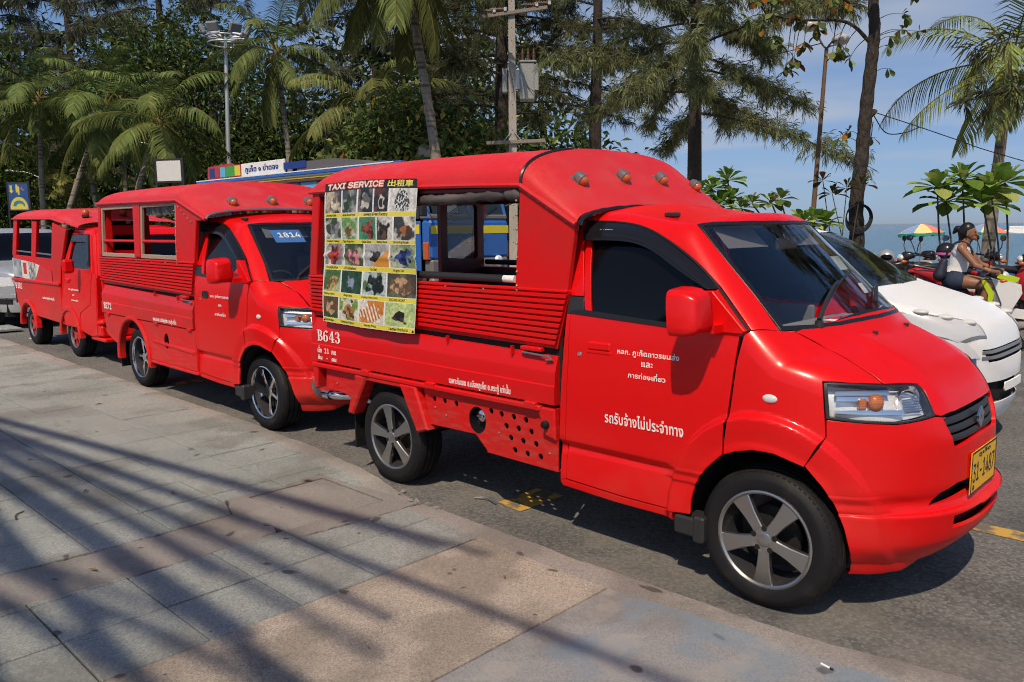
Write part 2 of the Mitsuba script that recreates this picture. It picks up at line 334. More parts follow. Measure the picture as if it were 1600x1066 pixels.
LET = json.loads('''{"co1":[[[1029,0,1010,65,1027,65,1043,13,1053,23,1055,40,1050,51,1038,53,1035,65,1055,65,1067,56,1071,46,1071,25,1065,11,1059,5,1046,0]],[[943,9,944,28,956,37,983,41,982,50,974,54,960,53,948,48,949,63,963,67,980,67,987,64,990,70,1005,70,1003,61,997,55,1000,48,1000,0,983,0,982,28,965,26,959,21,960,12,974,11,975,0,970,-1,957,-1,949,2]],[[983,102,998,102,998,75,983,75]],[[869,66,886,66,886,21,890,15,900,13,908,18,911,27,911,66,928,66,928,0,915,0,912,9,904,1,886,-1,878,2,872,8,869,17]],[[798,54,796,65,803,67,813,67,820,63,822,49,815,34,815,19,820,13,827,12,834,18,834,66,851,66,851,16,844,4,831,-1,818,-1,802,7,798,16,798,33,807,52,804,55]],[[732,4,736,18,754,12,764,13,768,17,765,24,750,29,736,38,733,45,735,59,740,64,751,68,769,68,780,65,780,51,756,55,750,52,750,48,774,37,782,30,785,18,781,7,765,-1,750,-1]],[[670,4,674,16,685,12,694,13,701,18,704,28,704,39,701,48,691,54,671,51,671,63,681,67,697,67,707,64,716,55,720,44,721,31,717,13,711,5,697,-1,684,-1]],[[617,50,617,64,619,65,642,67,654,61,658,48,658,0,641,0,641,47,639,52,627,54]],[[547,43,550,57,561,65,585,67,596,63,601,59,606,48,606,0,589,1,589,46,579,54,569,53,564,48,564,45,575,41,574,33,568,32,565,27,565,14,568,11,574,12,575,1,570,-1,554,1,549,7,548,23,551,33,558,38]],[[470,15,469,50,477,64,493,67,501,61,506,66,519,67,528,62,531,55,531,0,514,1,514,51,510,54,507,54,504,48,497,48,495,53,491,54,485,45,486,20,492,13,503,13,504,0,488,-1,478,3]],[[394,43,397,57,408,65,432,67,446,61,453,48,453,0,436,1,436,46,426,54,416,53,411,48,411,45,422,41,421,33,416,32,412,25,412,0,396,0,396,28,405,38]],[[406,84,407,96,416,103,450,103,450,94,422,94,418,90,421,83,428,89,434,83,438,83,439,89,450,89,450,82,445,75,434,74,428,78,423,74,418,74,412,76]],[[358,9,358,66,375,66,375,13,383,12,385,1,369,-1,362,2]],[[298,-12,301,-8,311,-8,316,-13,316,-21,322,-23,325,-20,325,-8,339,-8,339,-24,334,-30,328,-32,310,-31,305,-28,303,-19,299,-17]],[[275,1,276,11,283,13,283,29,290,38,280,43,281,53,288,62,301,67,318,67,334,59,339,48,339,0,322,1,322,46,312,54,302,53,297,48,297,45,308,41,307,33,300,28,298,4,290,-1,280,-1]],[[212,6,213,14,219,18,229,16,232,11,231,3,225,-1,215,1]],[[138,43,141,57,152,65,176,67,190,61,197,48,197,0,180,1,180,46,170,54,160,53,155,48,155,45,166,41,165,33,160,32,156,25,156,0,140,0,140,28,149,38]],[[69,62,84,67,100,67,111,64,120,56,125,41,125,26,122,14,116,6,101,0,79,0,79,27,72,28,72,38,94,38,94,14,97,13,104,16,107,22,108,41,101,52,93,54,85,54,69,48]],[[0,66,17,66,18,42,38,66,57,66,40,46,50,42,56,33,57,0,40,0,40,26,31,34,17,21,17,0,0,0]]],"co2":[[[142,14,144,26,156,25,158,17,174,17,174,6,151,6,146,8]],[[142,48,144,60,155,59,158,51,174,51,174,40,151,40,146,42]],[[71,9,72,28,84,37,111,41,110,50,102,54,88,53,76,48,77,63,91,67,108,67,123,60,128,49,128,0,111,1,110,28,93,26,87,21,88,12,102,11,103,1,98,-1,85,-1,77,2]],[[37,5,35,66,52,66,52,14,55,11,61,11,62,1,43,0]],[[0,9,0,66,17,66,17,13,25,12,27,1,11,-1,4,2]]],"co3":[[[588,4,592,16,603,12,612,13,619,18,622,28,622,39,619,48,609,54,589,51,589,63,599,67,615,67,625,64,634,55,638,44,639,31,635,13,629,5,615,-1,602,-1]],[[517,15,518,28,526,36,517,46,517,55,521,62,532,67,550,65,548,54,539,55,534,51,534,46,537,42,547,41,547,30,537,29,534,25,534,19,540,13,550,12,557,15,559,20,559,66,576,66,575,14,567,3,554,-1,532,0,525,3]],[[443,66,455,66,458,57,465,64,473,67,489,66,498,59,502,44,502,0,485,0,485,44,476,53,467,52,460,41,460,0,443,0]],[[446,75,446,82,456,87,485,87,486,96,500,96,500,75]],[[484,126,499,126,499,99,484,99]],[[405,66,422,66,422,13,430,12,432,2,430,0,416,-1,406,6]],[[347,0,328,65,345,65,361,13,371,23,373,40,368,51,356,53,353,65,373,65,385,56,389,46,389,25,383,11,377,5,364,0]],[[263,20,264,39,292,39,292,28,280,27,281,17,288,11,300,13,305,25,304,42,298,52,282,54,266,49,266,63,280,67,298,67,309,63,317,55,321,44,321,21,317,10,310,3,298,-1,277,1,267,9]],[[190,0,190,66,202,66,205,57,212,64,220,67,240,64,248,52,249,0,232,0,232,44,223,53,214,52,207,41,207,0]],[[231,102,246,102,246,75,231,75]],[[124,4,128,18,146,12,156,13,160,17,157,24,142,29,128,38,125,45,127,59,132,64,143,68,161,68,172,65,172,51,148,55,142,52,142,48,166,37,174,30,177,18,173,7,157,-1,142,-1]],[[70,50,70,64,72,65,95,67,107,61,111,48,111,0,94,0,94,47,92,52,80,54]],[[0,43,3,57,14,65,38,67,52,61,59,48,59,0,42,1,42,46,32,54,22,53,17,48,17,45,28,41,27,33,22,32,18,25,18,0,2,0,2,28,11,38]]],"hire":[[[1019,0,1000,65,1017,65,1033,13,1043,23,1045,40,1040,51,1028,53,1025,65,1045,65,1057,56,1061,46,1061,25,1055,11,1049,5,1036,0]],[[950,50,950,64,952,65,975,67,987,61,991,48,991,0,974,0,974,47,972,52,960,54]],[[881,66,893,66,896,57,903,64,911,67,927,66,936,59,940,44,940,0,923,0,923,44,914,53,905,52,898,41,898,0,881,0]],[[823,64,833,67,848,67,860,61,864,48,864,0,847,0,847,47,840,54,823,51]],[[759,48,759,62,765,65,790,67,804,62,810,56,815,41,814,20,809,9,796,1,769,0,769,27,762,28,762,38,784,38,784,14,787,13,794,16,797,22,798,41,791,52,783,54,775,54]],[[785,80,786,90,795,96,807,95,814,87,813,78,804,72,792,73],[794,83,801,79,805,85,798,89]],[[717,48,719,60,730,59,733,51,749,51,749,40,726,40,721,42]],[[717,14,719,26,731,25,733,17,749,17,749,6,726,6,721,8]],[[655,4,659,18,677,12,687,13,691,17,688,24,673,29,659,38,656,45,658,59,663,64,674,68,692,68,703,65,703,51,679,55,673,52,673,48,697,37,705,30,708,18,704,7,688,-1,673,-1]],[[583,20,583,66,599,66,600,20,609,12,618,13,623,17,624,89,641,89,641,20,635,6,620,-1,600,0,589,6]],[[507,66,524,66,524,25,531,14,541,13,549,22,549,66,566,66,565,14,557,2,537,-1,529,2,522,9,520,0,507,0]],[[548,102,563,102,563,75,548,75]],[[456,87,459,99,497,99,497,88,490,86,486,80,486,14,489,11,494,12,496,2,494,0,480,-1,470,6,469,78,473,86]],[[408,0,389,65,406,65,422,13,432,23,434,40,429,51,417,53,414,65,434,65,446,56,450,46,450,25,444,11,438,5,425,0]],[[339,50,339,64,341,65,364,67,376,61,380,48,380,0,363,0,363,47,361,52,349,54]],[[292,81,301,87,299,91,293,91,292,99,308,101,314,95,313,86,331,86,331,75,292,75]],[[275,48,275,62,281,65,306,67,320,62,326,56,331,41,330,20,325,9,312,1,285,0,285,27,278,28,278,38,300,38,300,14,303,13,310,16,313,22,314,41,307,52,299,54,291,54]],[[203,20,203,66,220,66,220,20,229,12,239,14,244,20,244,66,261,66,261,20,254,5,239,-1,220,0,209,6]],[[153,83,154,93,163,94,167,93,170,86,198,86,198,75,162,75,157,77]],[[137,4,141,18,159,12,169,13,173,17,170,24,155,29,141,38,138,45,140,59,145,64,156,68,174,68,185,65,185,51,161,55,155,52,155,48,179,37,187,30,190,18,186,7,170,-1,155,-1]],[[64,43,67,57,78,65,102,67,113,63,118,59,123,48,123,0,106,1,106,46,96,54,86,53,81,48,81,45,92,41,91,33,85,32,82,27,82,14,85,11,91,12,92,1,87,-1,71,1,66,7,65,23,68,33,75,38]],[[0,4,4,18,22,12,32,13,36,17,33,24,18,29,4,38,1,45,3,59,8,64,19,68,37,68,48,65,48,51,24,55,18,52,18,48,42,37,50,30,53,18,49,7,33,-1,18,-1]]],"area":[[[1922,17,1922,66,1939,66,1939,21,1947,13,1958,15,1963,23,1964,66,1981,66,1981,0,1968,0,1965,9,1954,0,1935,0,1925,8]],[[1872,90,1874,94,1882,94,1886,93,1889,86,1917,86,1917,75,1881,75,1874,79]],[[1868,99,1868,105,1877,111,1875,115,1869,115,1868,123,1872,125,1888,123,1890,110,1907,110,1907,99]],[[1845,17,1845,66,1862,66,1862,21,1870,13,1881,15,1886,23,1887,66,1904,66,1904,0,1891,0,1888,9,1877,0,1858,0,1848,8]],[[1787,50,1787,64,1789,65,1812,67,1824,61,1828,48,1828,0,1811,0,1811,47,1809,52,1797,54]],[[1718,66,1730,66,1733,57,1740,64,1748,67,1764,66,1773,59,1777,44,1777,0,1760,0,1760,44,1751,53,1742,52,1735,41,1735,0,1718,0]],[[1759,102,1774,102,1774,75,1759,75]],[[1680,9,1680,66,1697,66,1697,13,1705,12,1707,1,1691,-1,1684,2]],[[1591,75,1591,81,1600,87,1598,91,1592,91,1591,99,1595,101,1611,99,1613,86,1630,86,1630,75]],[[1569,66,1581,66,1584,57,1591,64,1599,67,1615,66,1624,59,1628,44,1628,0,1611,0,1611,44,1602,53,1593,52,1586,41,1586,0,1569,0]],[[1586,-12,1589,-8,1599,-8,1604,-13,1604,-21,1610,-23,1613,-20,1613,-8,1627,-8,1627,-24,1622,-30,1616,-32,1598,-31,1593,-28,1591,-19,1587,-17]],[[1523,48,1525,60,1536,59,1539,51,1555,51,1555,40,1532,40,1527,42]],[[1523,14,1525,26,1537,25,1539,17,1555,17,1555,6,1532,6,1527,8]],[[1461,4,1465,18,1483,12,1493,13,1497,17,1494,24,1479,29,1465,38,1462,45,1464,59,1469,64,1480,68,1498,68,1509,65,1509,51,1485,55,1479,52,1479,48,1503,37,1511,30,1514,18,1510,7,1494,-1,1479,-1]],[[1388,43,1391,57,1402,65,1426,67,1440,61,1447,48,1447,0,1430,1,1430,46,1420,54,1410,53,1405,48,1405,45,1416,41,1415,33,1410,32,1406,25,1406,0,1390,0,1390,28,1399,38]],[[1355,6,1356,14,1362,18,1372,16,1375,11,1374,3,1368,-1,1358,1]],[[1285,20,1286,39,1314,39,1314,28,1302,27,1303,17,1310,11,1322,13,1327,25,1326,42,1320,52,1304,54,1288,49,1288,63,1302,67,1320,67,1331,63,1339,55,1343,44,1343,21,1339,10,1332,3,1320,-1,1299,1,1289,9]],[[1175,15,1174,50,1182,64,1198,67,1206,61,1211,66,1224,67,1233,62,1236,55,1236,0,1219,1,1219,51,1215,54,1212,54,1209,48,1202,48,1200,53,1196,54,1190,45,1191,20,1197,13,1208,13,1209,0,1193,-1,1183,3]],[[1099,43,1102,57,1113,65,1137,67,1151,61,1158,48,1158,0,1141,1,1141,46,1131,54,1121,53,1116,48,1116,45,1127,41,1126,33,1121,32,1117,25,1117,0,1101,0,1101,28,1110,38]],[[1111,84,1112,96,1121,103,1155,103,1155,94,1127,94,1123,90,1126,83,1133,89,1139,83,1143,83,1144,89,1155,89,1155,82,1150,75,1139,74,1133,78,1128,74,1123,74,1117,76]],[[1063,9,1063,66,1080,66,1080,13,1088,12,1090,1,1074,-1,1067,2]],[[1003,-12,1006,-8,1016,-8,1021,-13,1021,-21,1027,-23,1030,-20,1030,-8,1044,-8,1044,-24,1039,-30,1033,-32,1015,-31,1010,-28,1008,-19,1004,-17]],[[980,1,981,11,988,13,988,29,995,38,985,43,986,53,993,62,1006,67,1023,67,1039,59,1044,48,1044,0,1027,1,1027,46,1017,54,1007,53,1002,48,1002,45,1013,41,1012,33,1005,28,1003,4,995,-1,985,-1]],[[929,0,910,65,927,65,943,13,953,23,955,40,950,51,938,53,935,65,955,65,967,56,971,46,971,25,965,11,959,5,946,0]],[[845,20,846,39,874,39,874,28,862,27,863,17,870,11,882,13,887,25,886,42,880,52,864,54,848,49,848,63,862,67,880,67,891,63,899,55,903,44,903,21,899,10,892,3,880,-1,859,1,849,9]],[[772,0,772,66,789,66,789,25,791,19,800,13,808,14,814,22,814,66,831,66,831,22,827,7,818,0,802,-1,794,2,787,9,785,0]],[[775,82,785,87,799,87,800,96,811,96,812,87,818,87,818,96,829,96,829,75,775,75]],[[733,9,733,66,750,66,750,13,758,12,760,1,744,-1,737,2]],[[697,6,698,14,704,18,714,16,717,11,716,3,710,-1,700,1]],[[627,20,628,39,656,39,656,28,644,27,645,17,652,11,664,13,669,25,668,42,662,52,646,54,630,49,630,63,644,67,662,67,673,63,681,55,685,44,685,21,681,10,674,3,662,-1,641,1,631,9]],[[517,15,516,50,524,64,540,67,548,61,553,66,566,67,575,62,578,55,578,0,561,1,561,51,557,54,554,54,551,48,544,48,542,53,538,54,532,45,533,20,539,13,550,13,551,0,535,-1,525,3]],[[447,54,445,65,452,67,462,67,469,63,471,49,464,34,464,19,469,13,476,12,483,18,483,66,500,66,500,16,493,4,480,-1,467,-1,451,7,447,16,447,33,456,52,453,55]],[[409,9,409,66,426,66,426,13,434,12,436,1,420,-1,413,2]],[[331,17,331,66,348,66,348,21,356,13,367,15,372,23,373,66,390,66,390,0,377,0,374,9,363,0,344,0,334,8]],[[285,86,285,97,294,101,308,101,320,93,321,81,310,63,310,13,318,12,318,0,300,0,294,6,293,64,304,79,304,84,299,88]],[[246,48,248,60,259,59,262,51,278,51,278,40,255,40,250,42]],[[246,14,248,26,260,25,262,17,278,17,278,6,255,6,250,8]],[[192,50,192,64,194,65,217,67,229,61,233,48,233,0,216,0,216,47,214,52,202,54]],[[118,0,107,66,123,66,129,27,141,66,152,66,163,29,169,66,185,66,174,0,157,1,146,40,135,1]],[[38,14,38,38,55,37,55,20,62,13,73,15,78,25,78,43,75,50,66,54,56,54,40,49,40,63,55,67,73,67,83,64,90,58,95,40,94,0,82,0,80,8,69,0,49,0,41,6]],[[0,9,0,66,17,66,17,13,25,12,27,1,11,-1,4,2]]],"sit":[[[514,66,531,66,531,21,535,15,545,13,553,18,556,27,556,66,573,66,573,0,560,0,557,9,549,1,531,-1,523,2,517,8,514,17]],[[437,46,441,57,451,65,475,67,487,63,496,49,497,1,480,0,479,47,473,53,463,54,455,48,454,33,462,37,472,37,472,24,464,24,456,20,453,0,437,0]],[[293,0,293,13,316,14,316,70,295,58,295,73,314,87,333,87,333,14,351,13,351,0]],[[215,13,238,14,238,70,217,58,217,73,236,87,255,87,255,14,273,13,273,0,215,0]],[[88,0,69,65,86,65,102,13,112,23,114,40,109,51,97,53,94,65,114,65,126,56,130,46,130,25,124,11,118,5,105,0]],[[27,83,28,93,37,94,41,93,44,86,72,86,72,75,36,75,31,77]],[[0,17,0,66,17,66,17,21,25,13,35,15,41,23,42,66,59,66,59,0,46,0,43,9,32,0,13,0,3,8]],[[42,99,42,126,57,126,57,99]]],"stand":[[[512,17,512,66,529,66,529,21,537,13,547,15,553,23,554,66,571,66,571,0,558,0,555,9,544,0,525,0,515,8]],[[435,46,439,57,449,65,473,67,485,63,494,49,495,1,478,0,477,47,471,53,461,54,453,48,452,33,460,37,470,37,470,24,462,24,454,20,451,0,435,0]],[[265,42,305,42,305,29,265,29]],[[76,17,76,66,93,66,93,21,101,13,111,15,117,23,118,66,135,66,135,0,122,0,119,9,108,0,89,0,79,8]],[[0,15,1,28,9,36,0,46,0,55,4,62,15,67,33,65,31,54,22,55,17,51,17,46,20,42,30,41,30,30,20,29,17,25,17,19,23,13,33,12,40,15,42,20,42,66,59,66,58,14,50,3,37,-1,15,0,8,3]],[[3,82,13,87,27,87,28,96,39,96,40,87,46,87,46,96,57,96,57,75,3,75]]],"bus":[[[692,0,673,65,690,65,706,13,716,23,718,40,713,51,701,53,698,65,718,65,730,56,734,46,734,25,728,11,722,5,709,0]],[[608,20,609,39,637,39,637,28,625,27,626,17,633,11,645,13,650,25,649,42,643,52,627,54,611,49,611,63,625,67,643,67,654,63,662,55,666,44,666,21,662,10,655,3,643,-1,622,1,612,9]],[[532,15,531,50,539,64,555,67,563,61,568,66,581,67,590,62,593,55,593,0,576,1,576,51,572,54,569,54,566,48,559,48,557,53,553,54,547,45,548,20,554,13,565,13,566,0,550,-1,540,3]],[[475,50,475,64,477,65,500,67,512,61,516,48,516,0,499,0,499,47,497,52,485,54]],[[406,20,406,66,422,66,423,20,432,12,441,13,446,17,447,102,462,102,464,20,458,6,443,-1,423,0,412,6]],[[304,29,305,44,311,52,322,56,337,56,348,52,353,47,358,27,356,15,347,3,336,-1,324,-1,319,1,319,11,329,11,339,17,341,24,339,40,332,44,320,40,320,32,328,29,330,21,325,16,311,18]],[[195,15,194,50,202,64,218,67,226,61,231,66,244,67,253,62,256,55,256,0,239,1,239,51,235,54,232,54,229,48,222,48,220,53,216,54,210,45,211,20,217,13,228,13,229,0,213,-1,203,3]],[[119,43,122,57,133,65,157,67,171,61,178,48,178,0,161,1,161,46,151,54,141,53,136,48,136,45,147,41,146,33,141,32,137,25,137,0,121,0,121,28,130,38]],[[131,84,132,96,141,103,175,103,175,94,147,94,143,90,146,83,153,89,159,83,163,83,164,89,175,89,175,82,170,75,159,74,153,78,148,74,143,74,137,76]],[[83,9,83,66,100,66,100,13,108,12,110,1,94,-1,87,2]],[[0,1,1,11,8,13,8,29,15,38,5,43,6,53,13,62,26,67,43,67,59,59,64,48,64,0,47,1,47,46,37,54,27,53,22,48,22,45,33,41,32,33,25,28,23,4,15,-1,5,-1]],[[23,-12,26,-8,36,-8,41,-13,41,-21,47,-23,50,-20,50,-8,64,-8,64,-24,59,-30,53,-32,35,-31,30,-28,28,-19,24,-17]]],"phuket":[[[195,15,194,50,202,64,218,67,226,61,231,66,244,67,253,62,256,55,256,0,239,1,239,51,235,54,232,54,229,48,222,48,220,53,216,54,210,45,211,20,217,13,228,13,229,0,213,-1,203,3]],[[119,43,122,57,133,65,157,67,171,61,178,48,178,0,161,1,161,46,151,54,141,53,136,48,136,45,147,41,146,33,141,32,137,25,137,0,121,0,121,28,130,38]],[[131,84,132,96,141,103,175,103,175,94,147,94,143,90,146,83,153,89,159,83,163,83,164,89,175,89,175,82,170,75,159,74,153,78,148,74,143,74,137,76]],[[83,66,100,66,100,13,108,12,110,2,108,0,94,-1,84,6]],[[0,1,1,11,8,13,8,29,15,38,5,43,6,53,13,62,26,67,43,67,59,59,64,48,64,0,47,1,47,46,37,54,27,53,22,48,22,45,33,41,32,33,25,28,23,4,15,-1,5,-1]],[[23,-9,38,-9,41,-13,41,-21,47,-23,50,-20,50,-8,64,-8,64,-24,59,-30,53,-32,35,-31,30,-28,28,-19,24,-17]]],"taxi":[[[234,7,235,19,283,20,282,23,247,24,247,75,251,78,238,80,239,93,282,93,284,104,297,104,299,93,344,92,344,80,332,78,336,73,335,24,299,23,298,20,347,19,347,5,299,5,298,-12,284,-13,282,5,236,5],[298,38,320,37,321,42,299,43],[298,57,319,56,321,62,299,63],[262,38,282,37,283,42,263,43],[262,57,282,56,283,62,263,63]],[[111,20,130,54,129,56,114,56,113,69,133,71,133,82,119,80,114,90,115,93,154,103,157,103,164,95,167,98,216,98,218,96,218,7,229,5,228,-8,154,-8,153,5,165,7,165,32,155,25,148,34,147,-11,134,-12,133,26,121,10,116,11],[180,69,201,68,203,82,181,84],[181,23,180,6,203,6,203,23],[202,38,203,54,180,54,180,37],[148,71,165,69,165,91,147,85],[151,56,160,41,165,38,165,57]],[[0,42,8,45,6,47,6,92,8,94,21,93,22,61,43,62,43,103,46,105,56,105,59,102,60,61,81,61,81,93,95,94,97,91,97,49,94,45,101,43,101,-11,87,-12,85,-5,2,-5,0,-2],[86,10,87,46,59,46,59,10],[16,46,16,10,43,10,43,46]]]}''')
# ---------------------------------------------------------------- cab of the two new trucks (front axle at x = 0, road side y = 1.6)
def ortho(poly, step, d, t=(.1, .9), f=F, thick=.012, org=(0, 0, 0), L=.5, U=None, keep=True):
    """a body panel: polygon drawn in the plane square to d (axes U, V), thrown along d on to the surface f = 0"""
    d = np.asarray(d, float); d /= np.linalg.norm(d); U, V = frame(d)
    v2, fc = ngrid(poly, step)
    O = np.asarray(org, float) + v2[:, :1] * U + v2[:, 1:] * V - d * L
    P, ok = shoot(O, np.broadcast_to(d, O.shape), t[0], t[1], 70, f)
    return finish(P, ok, fc, -d, f, thick)
def frame(d):
    d = np.asarray(d, float); d = d / np.linalg.norm(d)
    if abs(d[1]) > .9: U = np.array([1.0, 0, 0]); V = np.array([0, 0, 1.0]); return U, V
    V = np.array([0, 0, 1.0]) if abs(d[2]) < .9 else np.array([1.0, 0, 0])
    V = V - d * (V @ d); V /= np.linalg.norm(V); return np.cross(d, V), V
def flat(pts3, d):
    U, V = frame(d); q = np.asarray(pts3, float); return np.stack([q @ U, q @ V], -1)
def finish(P, ok, fc, out, f, thick):
    g = np.stack([f(P + np.eye(3)[k] * 2e-3) - f(P - np.eye(3)[k] * 2e-3) for k in range(3)], -1)
    N = g / np.maximum(np.linalg.norm(g, axis=1, keepdims=True), 1e-9)
    fc = fc[ok[fc].all(1)]
    e = np.cross(P[fc[:, 1]] - P[fc[:, 0]], P[fc[:, 2]] - P[fc[:, 0]])
    if (e * N[fc].mean(1)).sum() < 0: fc = fc[:, ::-1]
    return shell(P, fc, N, thick)
AX, AY = -.1, .8
def radial(poly, step=(1.2, .02), f=F, thick=.012):
    """poly in (degrees from the near side round the nose, z)"""
    v2, fc = ngrid(poly, step)
    a = np.radians(v2[:, 0]); out = np.stack([np.sin(a), -np.cos(a), a * 0], -1)
    O = np.stack([AX + 0 * a, AY + 0 * a, v2[:, 1]], -1) + out * 1.25
    P, ok = shoot(O, -out, .1, 1.0, 60, f)
    return finish(P, ok, fc, out, f, thick)
def flipy(m, c=.8):
    P, Fc, N = m; P = P.copy(); N = N.copy(); P[:, 1] = 2 * c - P[:, 1]; N[:, 1] *= -1
    return P, Fc[:, ::-1], N
def joinm(*ms):
    P, Fc, N, o = [], [], [], 0
    for a, b, c in ms: P.append(a); Fc.append(b + o); N.append(c); o += len(a)
    return np.vstack(P), np.vstack(Fc), np.vstack(N)
def fm(tri):
    """trimesh -> (P, F, N) with flat or smooth normals"""
    v, f_, n = meshkit.arrays(tri, 35); return v, f_, n
_cache = {}
def cached(key, fn):
    if key not in _cache: _cache[key] = fn()
    return _cache[key]
sp = lambda pts, n=6: bez(pts, n).tolist()
W0 = 3.1e-3
DOOR_FRONT = [(-.182, .690), (-.180, .726), (-.172, .841), (-.162, .932), (-.145, 1.086), (-.133, 1.195)]
DOOR_TOP = [(-.100, 1.218), (-.266, 1.394), (-.419, 1.517), (-.595, 1.613), (-.746, 1.668), (-.9, 1.690), (-1.085, 1.697)]
ARCH = [(-.344, .352), (-.343, .424), (-.322, .496), (-.268, .579), (-.182, .668)]
GLASS = [(-.944, 1.250), (-.462, 1.222), (-.276, 1.392), (-.415, 1.495), (-.592, 1.592), (-.741, 1.649), (-.894, 1.672), (-1.045, 1.678), (-1.024, 1.60)]
def cab_meshes():
    m = {}
    door = sg.Polygon([(-1.078, 1.235), (-1.080, .97), (-1.104, .583), (-1.114, .352), (-.747, .338), (-.447, .339)] + sp(ARCH) + sp(DOOR_FRONT) + [(-.118, 1.203)] + sp(DOOR_TOP) + [(-1.058, 1.568), (-.988, 1.25), (-.990, 1.238)])
    door = door.buffer(-W0).difference(sg.Polygon(GLASS).buffer(.004))
    m['door'] = ortho(door, .0125, (0, 1, 0), (.3, .8))
    m['glass'] = ortho(sg.Polygon(GLASS).buffer(.012, join_style=2), .04, (0, 1, 0), (.3, .8), f=lambda P: F(P - np.array([0, .012, 0])), thick=.004)
    m['pillar_b'] = ortho(sg.Polygon([(-1.112, 1.703), (-1.121, 1.64), (-1.093, 1.321), (-1.004, 1.321), (-1.065, 1.568), (-1.094, 1.700)]).buffer(-W0), .03, (0, 1, 0), (.3, .8))
    m['corner_trim'] = ortho(sg.Polygon([(-1.094, 1.317), (-1.003, 1.317), (-.993, 1.245), (-1.095, 1.234)]), .03, (0, 1, 0), (.3, .8), f=lambda P: F(P + np.array([0, .004, 0])))
    m['belt_strip'] = ortho(sg.Polygon([(-.992, 1.256), (-.462, 1.226), (-.458, 1.208), (-1.07, 1.236), (-1.07, 1.248)]), .03, (0, 1, 0), (.3, .8), f=lambda P: F(P + np.array([0, .006, 0])), thick=.02)
    m['rocker'] = ortho(sg.Polygon([(-1.152, .338), (-1.117, .345), (-.747, .331), (-.445, .333), (-.445, .300), (-.8, .298), (-1.14, .312)]), .03, (0, 1, 0), (.3, .8), thick=.05)
    m['rear_jamb'] = ortho(sg.Polygon([(-1.118, .352), (-1.150, .342), (-1.142, .60), (-1.112, 1.0), (-1.100, 1.230), (-1.083, 1.230), (-1.085, .97), (-1.109, .583)]), .03, (0, 1, 0), (.3, .8))
    seal = [(x, z) for x, z in sp([(-1.06, 1.70)] + DOOR_TOP[::-1][1:] , 5)]
    m['drip'] = None
    d1 = (-.25, .80, -.55)
    fen = [(-.114, .008, 1.203), (-.091, .027, 1.222), (-.011, .119, 1.221), (.032, .184, 1.214), (.165, .261, 1.134), (.281, .249, 1.083), (.387, .243, 1.021), (.311, .142, 1.029), (.214, .062, 1.035), (.236, .047, .884), (.243, .048, .808), (.176, -.001, .679), (.122, -.017, .698), (.052, -.03, .719), (-.035, -.038, .719), (-.115, -.038, .698), (-.174, -.036, .672), (-.174, -.03, .727), (-.163, -.012, .841), (-.155, -.012, .908), (-.137, -.006, 1.087)]
    m['fender'] = ortho(sg.Polygon(flat(fen, d1)).buffer(-W0), .010, d1, (.5, 2.3), L=2.4)
    dh = (-.45, 0, -.89)
    near = [(.036, .190, 1.214), (.10, .235, 1.170), (.166, .267, 1.134), (.283, .255, 1.083), (.391, .249, 1.02), (.467, .420, 1.006), (.490, .425, .982), (.508, .417, .960), (.546, .398, .892), (.566, .440, .884), (.583, .55, .888), (.590, .67, .892), (.592, .80, .894)]
    rear = [(.125, .80, 1.228), (.118, .62, 1.225), (.095, .45, 1.222), (.055, .30, 1.22)]
    half = np.array(near + rear); far = half[::-1].copy(); far[:, 1] = 1.6 - far[:, 1]
    nf, nr = np.array(near), np.array(rear); fl = lambda a: np.c_[a[:, 0], 1.6 - a[:, 1], a[:, 2]]
    ring = np.vstack([nf, fl(nf)[::-1][1:], fl(nr)[::-1], nr[1:][::1] if False else nr[1:]])
    ring = np.vstack([nf, fl(nf)[::-1][1:], fl(nr)[::-1], nr[1:]])
    m['hood'] = ortho(sg.Polygon(flat(ring, dh)).buffer(-W0 * .7), .022, dh, (.5, 2.3), L=2.4)
    hl = [(23.4, 1.030), (25.6, 1.033), (32.9, 1.029), (41.1, 1.019), (55.2, 1.005), (56.7, .993), (57.2, .965), (58.0, .884), (50.9, .875), (44.0, .868), (37.9, .871), (33.1, .875), (24.4, .885)]
    m['hl_lens'] = radial(sg.Polygon(hl), (1.5, .02), thick=0)
    m['hl_rim'] = radial(sg.Polygon(hl).buffer(-.002).difference(sg.Polygon([(24.2, 1.026), (33, 1.0225), (41, 1.0125), (54.9, .9985), (56.0, .989), (56.4, .964), (57.0, .890), (50.9, .881), (44, .874), (33.3, .881), (25.2, .891)])), (1.5, .02), f=lambda P: F(P) - .002, thick=.03)
    m['hl_bowl'] = radial(sg.Polygon(hl).buffer(.001), (1.0, .014), f=lambda P: F(P) + .045, thick=0)
    top = [(24.4, .879), (33.1, .870), (44, .863), (50.9, .870), (58.3, .879), (61.8, .871)]
    arch = [(24.6, .877), (24.8, .807), (19.5, .682), (24.2, .604), (28.0, .521), (30.6, .429), (32.6, .322), (33.4, .275)]
    mir = lambda L: [(180 - a, b) for a, b in L]
    out = arch[::-1] + top[1:] + mir(top)[::-1] + mir(arch) + [(140, .26), (110, .235), (90, .23), (70, .235), (44, .258)]
    gr = sp([(61.6, .868), (62.6, .835), (64.4, .79), (66.2, .742), (72, .746), (80, .756), (90, .760)], 4)
    gr = gr + [(180 - a, b) for a, b in gr[::-1]] + [(118.4, .868), (110, .882), (100, .888), (90, .890), (80, .888), (70, .882)]
    slot = [(60, .560), (57.5, .530), (56, .508), (66, .514), (78, .524), (90, .527), (102, .524), (114, .514), (124, .508), (122.5, .53), (120, .56), (112, .588), (90, .594), (68, .588)]
    ink = [(64, .466), (64.5, .405), (90, .398), (115.5, .405), (116, .466), (100, .482), (90, .484), (80, .482)]
